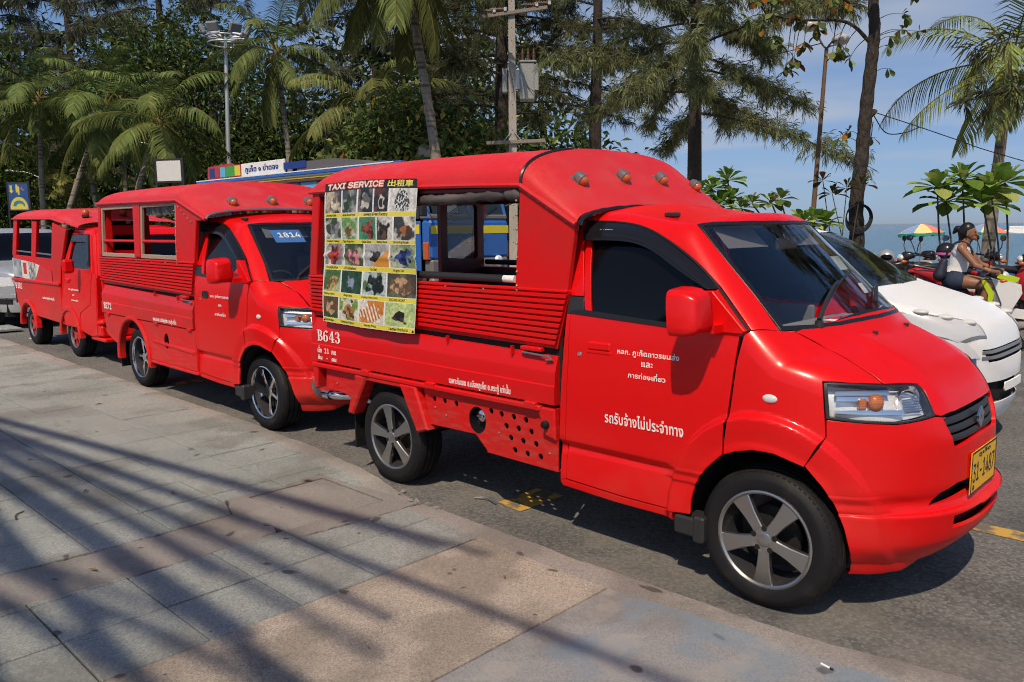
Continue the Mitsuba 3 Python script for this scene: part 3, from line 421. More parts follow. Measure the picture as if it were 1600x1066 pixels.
    bp = sg.Polygon(out).buffer(0).difference(sg.Polygon(gr)).difference(sg.Polygon(slot)).difference(sg.Polygon(ink))
    m['bumper'] = radial(bp, (1.0, .0065), thick=.02)
    m['lip'] = lip_panel()
    gin = lambda P: F(P) + .055
    m['grille_back'] = radial(sg.Polygon(gr).buffer(.01), (2, .03), f=gin, thick=0)
    bars = []
    for k, z in enumerate((.775, .812, .848)):
        w = sg.Polygon([(58, z - .013), (122, z - .013), (122, z + .013), (58, z + .013)]).intersection(sg.Polygon(gr).buffer(.004))
        for g in polys(w): bars.append(radial(g, (2, .007), f=lambda P, z=z: F(P) + .018 + 12 * (P[..., 2] - z) ** 2, thick=.03))
    m['grille_bars'] = bars
    m['slot_back'] = radial(sa.scale(sg.Polygon(slot), 1.08, 1.7), (2, .03), f=lambda P: F(P) + .06, thick=0)
    m['intake_back'] = radial(sa.scale(sg.Polygon(ink), 1.08, 1.7), (2, .03), f=lambda P: F(P) + .05, thick=0)
    # roof with its pillars, half by half
    du = (-.22, .42, -.88)
    gut = [(-.089, .030, 1.228), (-.26, .066, 1.404), (-.415, .086, 1.527), (-.60, .115, 1.626), (-.75, .14, 1.682), (-.92, .152, 1.705), (-1.10, .165, 1.712), (-1.13, .175, 1.735), (-1.12, .30, 1.765), (-1.10, .5, 1.78), (-1.08, .8, 1.787)]
    wsb = [(-.305, .8, 1.694), (-.322, .60, 1.692), (-.372, .42, 1.686), (-.44, .26, 1.678), (-.468, .198, 1.664), (-.360, .180, 1.566), (-.25, .168, 1.459), (-.145, .156, 1.357), (-.012, .122, 1.219)]
    pg = sg.Polygon(flat(gut + wsb, du)).buffer(0)
    m['roof'] = ortho(pg, .022, du, (.5, 2.3), L=2.4)
    dw = (-.68, 0, -.73)
    wl = [(-.474, .206, 1.668), (-.447, .262, 1.680), (-.378, .42, 1.688), (-.330, .60, 1.694), (-.312, .80, 1.696)]
    wb = [(.142, .80, 1.205), (.13, .62, 1.205), (.105, .45, 1.205), (.052, .28, 1.205), (-.006, .135, 1.222), (-.145, .160, 1.355), (-.25, .172, 1.457), (-.360, .186, 1.563)]
    a, b = np.array(wl), np.array(wb)
    ring = np.vstack([a, fl(a)[::-1][1:], fl(b)[::-1][::-1][::-1], b[1:]]) if False else np.vstack([a, fl(a)[::-1][1:], fl(b)[::-1], b[1:-0 or None]])
    ring = np.vstack([a, fl(a)[:-1][::-1], fl(b[::-1])[:], b[1:]])
    m['_ws_ring'] = ring
    wp = sg.Polygon(flat(ring, dw)).buffer(0)
    fw = lambda P: (P[..., 2] - top_cab(P[..., 0], P[..., 1])) * .8 + .004
    m['windscreen'] = ortho(wp.buffer(.006), .05, dw, (.5, 2.3), f=fw, L=2.4, thick=0)
    m['ws_rubber'] = ortho(wp.buffer(.004).difference(wp.buffer(-.016)), .03, dw, (.5, 2.3), f=lambda P: fw(P) - .006, L=2.4, thick=.01)
    m['ws_frit'] = ortho(wp.intersection(sg.box(*[wp.bounds[0], wp.bounds[1], wp.bounds[2], wp.bounds[1] + .055])), .05, dw, (.5, 2.3), f=lambda P: fw(P) - .003, L=2.4, thick=.004)
    # cowl under the wipers
    cw = [(.150, .80, 0), (.14, .60, 0), (.118, .44, 0), (.080, .33, 0), (.040, .25, 0)]
    cb = [(.06, .8, 0), (.05, .6, 0), (.03, .44, 0), (-.02, .3, 0), (-.03, .22, 0)]
    a, b = np.array(cw), np.array(cb); ring = np.vstack([a, b[::-1]]); rr = np.vstack([ring]); pl = sg.Polygon(rr[:, :2]); pl = pl.union(sa.scale(pl, 1, -1, origin=(0, .8)))
    m['cowl'] = ortho(sg.Polygon([(-y, x) if False else (y, x) for x, y in pl.exterior.coords]) if False else sg.Polygon([tuple(flat([(x, y, 0)], (0, 0, -1))[0]) for x, y in pl.exterior.coords]), .04, (0, 0, -1), (.0, 1.0), f=lambda P: P[..., 2] - 1.212 + .05 * (P[..., 1] - .8) ** 2, org=(0, 0, 1.5), L=0, thick=.03)
    return m
def lip_panel():
    a = np.radians(np.linspace(33.5, 62, 14)); out = np.stack([np.sin(a), -np.cos(a), a * 0], -1); P = []
    for z, off in ((.285, .012), (.23, .03), (.205, .045), (.20, .12)):
        O = np.stack([AX + 0 * a, AY + 0 * a, 0 * a + .285], -1) + out * 1.25; Q, ok = shoot(O, -out, .1, 1.0, 60); Q = Q - out * off
        Q[:, 2] = z + (.05 if z < .25 else 0) * np.clip((np.degrees(a) - 52) / 10, 0, 1); P.append(Q)
    n = len(a); P = np.vstack(P); f = [q for k in range(3) for i in range(n - 1) for q in ([k * n + i, k * n + n + i, k * n + n + i + 1], [k * n + i, k * n + n + i + 1, k * n + i + 1])]
    v, f_, nn = meshkit.arrays(tm(P, f), 40); return v, f_, -nn
def drape(poly2, off=.0022, f=F, t=(.3, .9)):
    """flat print laid on the near side: polygon in (x, z)"""
    v, fc = ngrid(poly2, .05); O = np.stack([v[:, 0], v[:, 0] * 0 - .5, v[:, 1]], -1); D = np.broadcast_to([0., 1, 0], O.shape)
    P, ok = shoot(O, D, t[0], t[1], 40, f)
    return finish(P - [0, off, 0], ok, fc, None, f, 0)
def write(key, x0, x1, z0, z1, shear=0.0):
    """lettering polygon fitted to a box"""
    gs = []
    for rings in LET[key]:
        r = [np.array(q, float).reshape(-1, 2) for q in rings]; gs.append(sg.Polygon(r[0], r[1:]).buffer(0))
    g = shapely.union_all(gs); b = g.bounds
    g = sa.translate(g, -b[0], -b[1]); g = sa.scale(g, (x1 - x0) / (b[2] - b[0]), (z1 - z0) / (b[3] - b[1]), origin=(0, 0))
    if shear: g = sa.affine_transform(g, [1, math.tan(shear), 0, 1, 0, 0])
    return sa.translate(g, x0, z0)
def latin(text, x0, x1, z0, z1, bold=False, shear=0.0):
    m = meshkit.text_mesh(text, 1.0, .01, bold); v = m.vertices; f = m.faces
    top = f[(np.abs(v[f][:, :, 2] - .01) < 1e-6).all(1)]
    g = shapely.union_all([sg.Polygon(v[t][:, :2]) for t in top if sg.Polygon(v[t][:, :2]).area > 1e-9]).buffer(.0005)
    b = g.bounds; g = sa.translate(g, -b[0], -b[1]); g = sa.scale(g, (x1 - x0) / (b[2] - b[0]), (z1 - z0) / (b[3] - b[1]), origin=(0, 0))
    if shear: g = sa.affine_transform(g, [1, math.tan(shear), 0, 1, 0, 0])
    return sa.translate(g, x0, z0)
def wheel_mesh(kind, R=.312, rr=.215, w=.19):
    """outer face towards -y at y = 0; parts as trimeshes"""
    t = {}
    pr = [(rr - .012, .012), (rr + .004, .002), (rr + .02, -.006), (rr + .05, -.010), (R - .035, -.006), (R - .014, .006), (R - .004, .020), (R, .034)]
    g = []
    for c in (.055, .095, .135): g += [(R, c - .006), (R - .009, c - .004), (R - .009, c + .004), (R, c + .006)]
    pr = pr + g + [(R, w - .034), (R - .014, w - .004), (rr + .03, w + .006), (rr - .012, w - .012)]
    t['tyre'] = [lathe(pr, 80)]
    blocks = []
    for k in range(72):
        a = k * 2 * math.pi / 72
        for s in (0, 1):
            b = box(-.0075, .0075, .006 if s == 0 else w - .038, .040 if s == 0 else w - .006, R - .012, R + .0015)
            v = b.vertices; low = (v[:, 1] < .02) if s == 0 else (v[:, 1] > w - .02); v[low & (v[:, 2] > R), 2] -= .013; b.vertices = v
            b.apply_transform(trimesh.transformations.rotation_matrix(a + s * .03, [0, 1, 0])); blocks.append(b)
    t['tread'] = cat(blocks)
    t['barrel'] = lathe([(rr - .004, .010), (rr - .012, .016), (rr - .020, .05), (rr - .03, w - .03), (.02, w - .02)], 56)
    t['lip'] = lathe([(rr - .016, .020), (rr - .013, .004), (rr - .004, -.003), (rr + .004, -.001), (rr + .007, .008)], 64)
    sp_, dark = [], []
    if kind == 'five':
        n = 5; one_ = sg.Polygon([(-.027, .030), (.027, .030), (.026, .07), (.030, .12), (.040, .175), (.047, .207), (-.047, .207), (-.040, .175), (-.030, .12), (-.026, .07)])
        hubr, dep, z0 = .052, .026, .004
    elif kind == 'dish':
        n = 5; one_ = sg.Polygon([(-.016, .03), (.016, .03), (.013, .09), (.018, .15), (.030, .195), (-.030, .195), (-.018, .15), (-.013, .09)])
        hubr, dep, z0 = .045, .030, .045
    else:
        n = 6; one_ = sg.Polygon([(-.022, .03), (.022, .03), (.014, .10), (.026, .18), (-.026, .18), (-.014, .10)])
        hubr, dep, z0 = .055, .03, .014
    if rr != .215 : one_ = sa.scale(one_, rr / .215, rr / .215, origin=(0, 0))
    allp = [sa.rotate(one_, 360 * k / n + (180 if n == 5 else 0), origin=(0, 0)) for k in range(n)]
    hub = sg.Point(0, 0).buffer(hubr, quad_segs=8)
    lug = [sg.Point(.051 * math.sin(2 * math.pi * (k + .5) / 5), -.051 * math.cos(2 * math.pi * (k + .5) / 5)).buffer(.0105, quad_segs=3) for k in range(5)] if kind == 'five' else []
    lugh = shapely.union_all(lug) if lug else None
    spokes = []
    for q in allp:
        q = q.difference(hub)
        spokes.append(extr(q, z0 + dep, z0, 'xz', .004))
    t['spoke'] = spokes
    hb = hub if lugh is None else hub.union(sg.Point(0, 0).buffer(hubr + .006)).difference(lugh)
    t['hub'] = extr(hb, z0 + dep, z0 + (.001 if kind == 'five' else -.004), 'xz', .003)
    t['cap'] = lathe([(0.0001, z0 - .004), (.026, z0 - .003), (.033, z0), (.034, z0 + .01)], 28)
    t['shade_discs'] = ([lathe([(.0001, 0), (.0125, 0), (.0125, .006)], 14).apply_translation([.051 * math.sin(2 * math.pi * (k + .5) / 5), z0 - .0012, -.051 * math.cos(2 * math.pi * (k + .5) / 5)]) for k in range(5)])  # flat black discs, slightly proud, painted in for the shade of the lug holes
    t['brake'] = lathe([(.0001, .085), (.13, .085), (.135, .09), (.135, .10)], 32)
    t['nuts'] = cat([lathe([(.0001, 0), (.006, 0), (.008, .004), (.008, .02)], 6).apply_translation([.051 * math.sin(2 * math.pi * (k + .5) / 5), z0 + .012, -.051 * math.cos(2 * math.pi * (k + .5) / 5)]) for k in range(5)])
    return t
def P_(mesh, m, s=30): return ply(mesh, m, smooth=s)
_wp = {}
def wheel(parent, x, y, z, kind, face, dark, side=-1, steer=0, R=.312, roll=0, name='wheel', lipm=None):
    """side -1: outer face towards -y"""
    k = (kind, R)
    if k not in _wp:
        t = wheel_mesh(kind, R, .215 * R / .312 if kind != 'star' else .155 * R / .27)
        _wp[k] = {a: ([meshkit.write_ply(*_s(x_)) for x_ in b] if isinstance(b, list) else meshkit.write_ply(*_s(b))) for a, b in t.items()}
    P = _wp[k]
    M = T().translate([x, y, z]).rotate([0, 0, 1], (180 if side > 0 else 0) + steer).rotate([0, 1, 0], roll)
    def sh(path, m): return {'type': 'ply', 'filename': path, 'face_normals': meshkit.WRITTEN[path][2] is None, 'bsdf': {'type': 'ref', 'id': m}, 'to_world': M}
    w = add(name, sh(P['tyre'][0], 'rubber'), parent)
    add('tread', {**sh(P['tread'], 'rubber')}, w)
    add('barrel', sh(P['barrel'], dark), w)
    add('rim_lip', sh(P['lip'], lipm or face), w)
    for s_ in P['spoke']: add('spoke', sh(s_, face), w)
    add('hub', sh(P['hub'], face), w); add('hub_cap', sh(P['cap'], face), w); add('brake_disc', sh(P['brake'], 'void'), w)
    if kind == 'five': [add('lug_well', sh(q_, 'void'), w) for q_ in P['shade_discs']]
    return w
def _s(m, ang=30):
    return (m, ang)
def S_(m, mat_): return plyn(*m, mat_)
def cab(truck, red='red_paint', full=True, mirror_dx=0):
    m = cached('cab', cab_meshes)
    C = lambda k, mt, s=1: cached(('ply', k, mt, s), lambda: S_(m[k] if s == 1 else flipy(m[k]), mt))
    for s in (1, -1):
        d = add('door', C('door', red, s), truck)
        add('window', C('glass', 'tint_glass', s), d); add('belt_strip', C('belt_strip', 'black_trim', s), d)
        add('fender', C('fender', red, s), truck)
        add('door_pillar', C('pillar_b', red, s), truck); add('corner_trim', C('corner_trim', 'black_plastic', s), truck)
        add('rocker', C('rocker', red, s), truck); add('rear_jamb', C('rear_jamb', red, s), truck)
        h = add('headlight', C('hl_bowl', 'lamp_bowl', s), truck)
        add('lens', C('hl_lens', 'lamp_lens', s), h); add('rim', C('hl_rim', 'black_plastic', s), h)
        lampbits(h, s)
        # door handle, lock, side repeater, mirror, rain visor
        Y = (lambda y: y) if s == 1 else (lambda y: 1.6 - y)
        fx = lambda mesh: mesh if s == 1 else tm(np.c_[mesh.vertices[:, 0], 1.6 - mesh.vertices[:, 1], mesh.vertices[:, 2]], mesh.faces[:, ::-1])
        K = lambda k, fn, mt, sm=30: cached(('fx', k, s, mt), lambda: ply(fx(fn()), mt, smooth=sm))
        if truck.endswith('taxi_truck'):
            add('handle', K('handle', lambda: cat(box(-.952, -.812, -.016, .02, 1.062, 1.104, .008), box(-.957, -.806, -.012, .02, 1.044, 1.062, .004)), red), d)
        else:
            add('handle_recess', K('handler', lambda: extr(rpoly([(-.955, 1.04), (-.835, 1.04), (-.835, 1.105), (-.955, 1.105)], .02), .02, -.012, 'xz', .003), 'black_trim'), d)
        add('lock', K('lock', lambda: lathe([(.0001, -.014), (.010, -.014), (.013, -.010), (.014, .01)], 16).apply_translation([-1.004, 0, 1.033]), 'chrome'), d)
        add('side_repeater', K('rep', lambda: trimesh.creation.icosphere(subdivisions=3).apply_scale([.033, .012, .019]).apply_translation([.02, -.004, .946]), 'lamp_white'), truck)
        if s == 1:   # the photograph shows no mirror on the far side
            mr = add('mirror', K('mirror', mirror_mesh, red, 40), truck)
            add('mirror_glass', K('mglass', lambda: box(-.339, -.333, -.222, -.075, 1.205, 1.385, .004), 'chrome'), mr)
        add('mirror_base', K('mbase', lambda: cat(extr(sg.Polygon([(-.30, 1.385), (-.262, 1.385), (-.103, 1.222), (-.118, 1.207), (-.262, 1.207)]), .06, -.008, 'xz', .004), hull(np.vstack([box(-.27, -.20, -.09, .02, 1.21, 1.245).vertices, box(-.29, -.23, -.09, -.07, 1.22, 1.26).vertices]))), red), mr)
        vis = add('rain_visor', cached(('vis', s), lambda: S_(visor_mesh() if s == 1 else flipy(visor_mesh()), 'black_gloss')), d)
        # dark seal round the door frame
        add('door_seal', cached(('seal', s), lambda: ply(fx(tube([surf(x, z, .001) for x, z in sp(DOOR_TOP[::-1] , 4)], .007, 6)), 'black_trim', smooth=40)), truck)
        add('wheel_liner', K('liner', liner_mesh, 'void', False), truck)
        add('mudguard', K('mudg', lambda: cat(box(-.435, -.30, -.012, .12, .245, .335, .01), box(-.33, -.272, -.02, .15, .225, .35, .01)), 'black_plastic'), truck)
    add('hood', C('hood', red), truck); add('roof', C('roof', red), truck); add('roof', C('roof', red, -1), truck)
    for x, y in ((.219, .60), (.219, 1.0)):
        add('washer_jet', cached(('wj', y), lambda: ply(box(x - .012, x + .012, y - .012, y + .012, 1.165, 1.19, .005).apply_translation([0, 0, float(top_hood(np.array(x), np.array(y))) - 1.178]), 'black_plastic')), truck)
    b = add('bumper', C('bumper', red), truck)
    add('lip', C('lip', red), b); add('lip', C('lip', red, -1), b)
    add('slot', C('slot_back', 'void'), b); add('air_intake', C('intake_back', 'dark_red'), b)
    g = add('grille', C('grille_back', 'void'), truck)
    for i, bar in enumerate(m['grille_bars']): add('bar', cached(('gb', i), lambda: S_(bar, 'black_plastic')), g)
    add('emblem', cached('emb', lambda: ply(emblem(), 'chrome', smooth=False)), g)
    add('windscreen', C('windscreen', 'clear_glass'), truck)
    add('windscreen_seal', C('ws_rubber', 'black_trim'), truck); add('windscreen_border', C('ws_frit', 'black_trim'), truck)
    add('cowl', C('cowl', 'black_plastic'), truck)
    for i, (a0, a1, b0) in enumerate((((.075, .33, 1.222), (-.035, .93, 1.318), .018), ((.12, .86, 1.222), (-.06, 1.36, 1.33), .018))):
        w = add('wiper', cached(('wip', i), lambda: ply(wiper(a0, a1), 'black_plastic', smooth=40)), truck)
    interior(truck)
    for s in (1, -1):
        add('roof_plug', cached(('plug', s), lambda: ply(box(-.69, -.61, .255, .285, 1.712, 1.735, .006) if s == 1 else box(-.69, -.61, 1.315, 1.345, 1.712, 1.735, .006), 'black_plastic')), truck)
def surf(x, z, off=0.0):
    P, ok = shoot(np.array([[x, -.5, z]]), np.array([[0, 1.0, 0]]), .3, .9, 40); p = P[0]; p[1] -= off; return p
def mirror_mesh():
    # housing seen from ahead as a rounded box, fuller at the foot
    pts = []
    for x, s in ((-.345, 1.0), (-.30, 1.0), (-.26, .95), (-.225, .80), (-.21, .62)):
        for a in np.linspace(0, 2 * np.pi, 40, endpoint=False):
            n = 5.5; c, q = math.cos(a), math.sin(a)
            yy = abs(c) ** (2 / n) * np.sign(c) * .088 * s; zz = abs(q) ** (2 / n) * np.sign(q) * .100 * s
            zz += .008 * (yy / .09); pts.append([x - .01 * (zz / .11), -.148 + yy * (1 + .06 * (zz < 0)), 1.305 + zz])
    m = hull(pts); return m
def visor_mesh():
    up = bez([(-1.083, 1.694), (-.894, 1.688), (-.741, 1.666), (-.592, 1.608), (-.415, 1.508), (-.266, 1.396)], 6)
    lo = bez([(-1.043, 1.602), (-.861, 1.602), (-.725, 1.588), (-.599, 1.545), (-.474, 1.478), (-.300, 1.392)], 6)
    P, N = [], []
    rows = 6; n = len(up)
    for k in range(rows):
        t = k / (rows - 1)
        for a, b in zip(up, lo):
            x, z = a * (1 - t) + b * t; q = surf(x, z); q[1] -= .004 + .045 * math.sin(math.pi * .5 * min(1, t * 1.25)) * (1 - .2 * t); P.append(q)
    P = np.array(P); f = []
    for k in range(rows - 1):
        for i in range(n - 1):
            a = k * n + i; f += [[a, a + n, a + n + 1], [a, a + n + 1, a + 1]]
    m = tm(P, f); nn = m.vertex_normals
    if nn[:, 1].mean() > 0: m.invert(); nn = -nn
    v, f_, nrm = meshkit.arrays(m, True)
    return shell(v, f_, nrm, .004)
def liner_mesh():
    a = np.linspace(math.radians(-6), math.radians(186), 28); r = .395
    o = [(r * math.cos(t) * 1.0, .31 + r * math.sin(t)) for t in a]
    V, f = [], []
    for x, z in o:
        P, ok = shoot(np.array([[x, -.5, z]]), np.array([[0, 1.0, 0]]), .3, 1.0, 60)
        V += [[x, max(.0, P[0, 1] if ok[0] else .15) + .014, z], [x, .52, z]]
    for i in range(len(o) - 1): f += [[2 * i, 2 * i + 1, 2 * i + 3], [2 * i, 2 * i + 3, 2 * i + 2]]
    c = len(V); V.append([0, .52, .31])
    for i in range(len(o) - 1): f.append([2 * i + 1, c, 2 * i + 3])
    return tm(V, f)
def wiper(a, b):
    a, b = np.array(a), np.array(b); w = b - a
    def on(p): p = p.copy(); p[2] = max(p[2], float(top_cab(np.array(p[0]), np.array(p[1]))) + .012); return p
    arm = [on(a + w * t) + [0, 0, .022 * math.sin(math.pi * min(1, t * 1.3)) + .006] for t in np.linspace(0, .55, 8)]
    bl = [on(a + w * t) + [0, 0, .004] for t in np.linspace(.12, 1, 16)]
    return cat(tube(arm, np.linspace(.012, .006, 8), 6), tube(bl, .006, 6), lathe([(.0001, .03), (.017, .028), (.02, 0)], 14, 'z').apply_translation(a))
def emblem():
    # a flat stylised S badge
    up = sg.Polygon([(0, .050), (.044, .012), (.030, .000), (.0, .024), (-.018, .010), (.020, -.020), (-.004, -.020), (-.044, .010)])
    g = up.union(sa.rotate(up, 180, origin=(0, 0)))
    m = extr(g, 0, .010, 'yz', .002); m.apply_translation([.612, .80, .822])
    v = m.vertices
    return m
def lampbits(h, s):
    Y = (lambda y: y) if s == 1 else (lambda y: 1.6 - y)
    def K(k, mesh, mt, sm=30):
        return cached(('lamp', k, s), lambda: ply(mesh if s == 1 else tm(np.c_[mesh.vertices[:, 0], 1.6 - mesh.vertices[:, 1], mesh.vertices[:, 2]], mesh.faces[:, ::-1]), mt, smooth=sm))
    def at(deg, z, depth):
        a = math.radians(deg); out = np.array([math.sin(a), -math.cos(a), 0]); O = np.array([[AX, AY, z]]) + out * 1.25
        P, ok = shoot(O, -out[None], .1, 1.0, 60); return P[0] - out * depth, a
    c, a = at(38.5, .945, .038)
    R = trimesh.transformations.rotation_matrix(a - math.pi / 2 + .15, [0, 0, 1])
    ball = trimesh.creation.icosphere(subdivisions=3).apply_scale([.026, .034, .037])
    v = ball.vertices; ang = np.arctan2(v[:, 1], v[:, 2]); v *= (1 + .0 * np.cos(ang * 14))[:, None]; ball.vertices = v
    ball.apply_transform(R).apply_translation(c); add('indicator_bulb', K('ib', ball, 'amber', 50), h)
    c2, a2 = at(34.2, .945, .034); st = box(-.015, .015, -.022, .022, -.022, .022, .004).apply_transform(trimesh.transformations.rotation_matrix(a2, [0, 0, 1])).apply_translation(c2)
    add('indicator_side', K('is', st, 'amber'), h)
    c3, a3 = at(49.5, .945, .045); bowl = lathe([(.0001, .03), (.03, .026), (.055, .008), (.064, -.018)], 28, 'x').apply_transform(trimesh.transformations.rotation_matrix(math.pi, [0, 0, 1])).apply_transform(trimesh.transformations.rotation_matrix(a3 - math.pi / 2 + .35, [0, 0, 1])).apply_translation(c3)
    add('reflector', K('rf', bowl, 'chrome', 50), h)
    bars = []
    for k in range(7):
        p0, _ = at(47.5, .905 + .009 * k, .030); p1, _ = at(54.5, .905 + .009 * k, .026); bars.append(tube([p0, p1], .0032, 5))
    add('fluting', K('fl', cat(bars), 'chrome'), h)
    st = []
    for z, d0, d1 in ((.985, 26.5, 43), (.908, 26.8, 47), (.965, 27, 36)):
        st.append(hull(np.vstack([at(d, z + q, dd)[0] for d in (d0, d1) for q in (-.009, .009) for dd in (.018, .035)])))
    add('chrome_bar', K('cb', cat(st), 'chrome'), h)
def interior(truck):
    K = lambda k, fn, mt, sm=30: cached(('int', k), lambda: ply(fn(), mt, smooth=sm))
    V = lambda L: np.array(L, float)
    dash = lambda: hull(V([[x, y, z] for y in (.13, 1.47) for x, z in ((-.12, 1.17), (-.06, 1.15), (-.28, 1.17), (-.36, 1.10), (-.36, .80), (-.1, .75))] + [[x, y, z] for y in (.55, 1.05) for x, z in ((.10, 1.17), (.06, 1.0))]))
    add('dashboard', K('dash', dash, 'dash_grey'), truck)
    add('steering_wheel', K('sw', lambda: trimesh.creation.torus(.175, .014, 32, 10).apply_transform(trimesh.transformations.rotation_matrix(math.radians(-62), [0, 1, 0])).apply_translation([-.47, .43, 1.12]), 'black_plastic'), truck)
    for y in (.43, 1.17):
        s = add('seat', K(('st', y), lambda: cat(box(-1.0, -.50, y - .24, y + .24, .72, .86, .04), hull(np.vstack([box(-1.02, -.90, y - .24, y + .24, .84, .86).vertices, box(-1.09, -1.0, y - .21, y + .21, 1.36, 1.38).vertices])), box(-1.09, -1.0, y - .12, y + .12, 1.40, 1.54, .03)), 'seat_cloth'), truck)
    add('cab_back', K('cbk', lambda: box(-1.16, -1.12, .07, 1.53, .4, 1.62), 'dash_grey'), truck)
    add('headliner', K('hlin', lambda: box(-1.1, -.55, .25, 1.35, 1.655, 1.672), 'dash_grey'), truck)
    for s in (1, -1): add('door_trim', K(('dtr', s), lambda: box(-1.08, -.46, .07, .10, .42, 1.20, .01) if s == 1 else box(-1.08, -.46, 1.50, 1.53, .42, 1.20, .01), 'dash_grey'), truck)
    add('floor', K('flr', lambda: box(-1.12, -.44, .06, 1.54, .36, .40), 'void'), truck)
    add('engine_block', K('fwl', lambda: box(-.05, .42, .30, 1.30, .36, .86), 'void'), truck)
    for s in (1, -1):
        y0, y1 = (.225, .26) if s == 1 else (1.34, 1.375)
        add('sun_visor', K(('sv', s), lambda: hull(V([[x, y, z] for (x, z) in ((-.45, 1.655), (-.36, 1.56)) for y in ((.30, .70) if s == 1 else (.90, 1.30))] + [[-.46, .5 if s == 1 else 1.1, 1.66], [-.365, .5 if s == 1 else 1.1, 1.57]]) + np.random.default_rng(1).normal(0, .004, (6, 3))), 'seat_cloth'), truck)
    add('rear_view_mirror', K('rvm', lambda: cat(box(-.33, -.31, .70, .92, 1.545, 1.605, .008), tube([(-.32, .8, 1.6), (-.36, .8, 1.67)], .006, 6)), 'black_plastic'), truck)
pbr('lamp_bowl', (.82, .83, .84), .30, .35)
pbr('lamp_base', (.30, .29, .28), .3, .7)
pbr('alloy_red', (.50, .03, .03), .3, .2)
pbr('lamp_grey', (.60, .61, .62), .2, .2)
pbr('lamp_white', (.62, .62, .60), .15, 0, specular=.6)
scene['lamp_lens'] = {'type': 'thindielectric', 'int_ior': 1.45}
# ---------------------------------------------------------------- bed, canopy and lettering of the new trucks
def mirror_tm(m): return tm(np.c_[m.vertices[:, 0], 1.6 - m.vertices[:, 1], m.vertices[:, 2]], m.faces[:, ::-1])
def circ(x, z, r, n=6): return sg.Point(x, z).buffer(r, quad_segs=n)
def prof_x(prof, x0, x1, n=2):
    """sweep a (y, z) profile along x"""
    pr = np.asarray(prof, float); m = len(pr); V, f = [], []
    for x in np.linspace(x0, x1, n): V += [[x, y, z] for y, z in pr]
    for i in range(n - 1):
        for k in range(m):
            l = (k + 1) % m; a = i * m
            f += [[a + k, a + m + l, a + l], [a + k, a + m + k, a + m + l]]
    import mapbox_earcut as me
    t = me.triangulate_float64(pr, np.array([m], np.uint32)).reshape(-1, 3).astype(int)
    f += t.tolist() + (t[:, ::-1] + (n - 1) * m).tolist()
    return tm(V, f)
def canopy_grid(xs, g, h, n=2.5, na=41, inset=0.0, rear=None):
    """rounded roof: gutter height g(x), rise h(x)"""
    a = np.linspace(0, math.pi, na); V = []
    cy = -np.sign(np.cos(a)) * np.abs(np.cos(a)) ** (2 / n); cz = np.sin(a) ** (2 / n)
    for x in xs:
        V.append(np.stack([np.full(na, x), .8 + (.8 - inset) * cy, g(x) + h(x) * cz], -1))
    V = np.array(V); k = len(xs); f = []
    i, j = np.meshgrid(np.arange(k - 1), np.arange(na - 1), indexing='ij'); b = (i * na + j).ravel()
    F_ = np.vstack([np.stack([b, b + na, b + na + 1], 1), np.stack([b, b + na + 1, b + 1], 1)])
    return tm(V.reshape(-1, 3), F_), V
CAN1 = dict(gx=[-3.48, -3.347, -2.671, -2.081, -1.411], gz=[1.925, 1.928, 1.924, 1.914, 1.893], rise=.205, rear=-3.42, fold=-1.411, front=-1.03, gf=1.686, hf=.100)
CAN2 = dict(gx=[-3.48, -3.347, -2.671, -2.081, -1.411], gz=[1.925, 1.925, 1.920, 1.912, 1.905], rise=.165, rear=-3.42, fold=-1.36, front=-.80, gf=1.725, hf=.088)
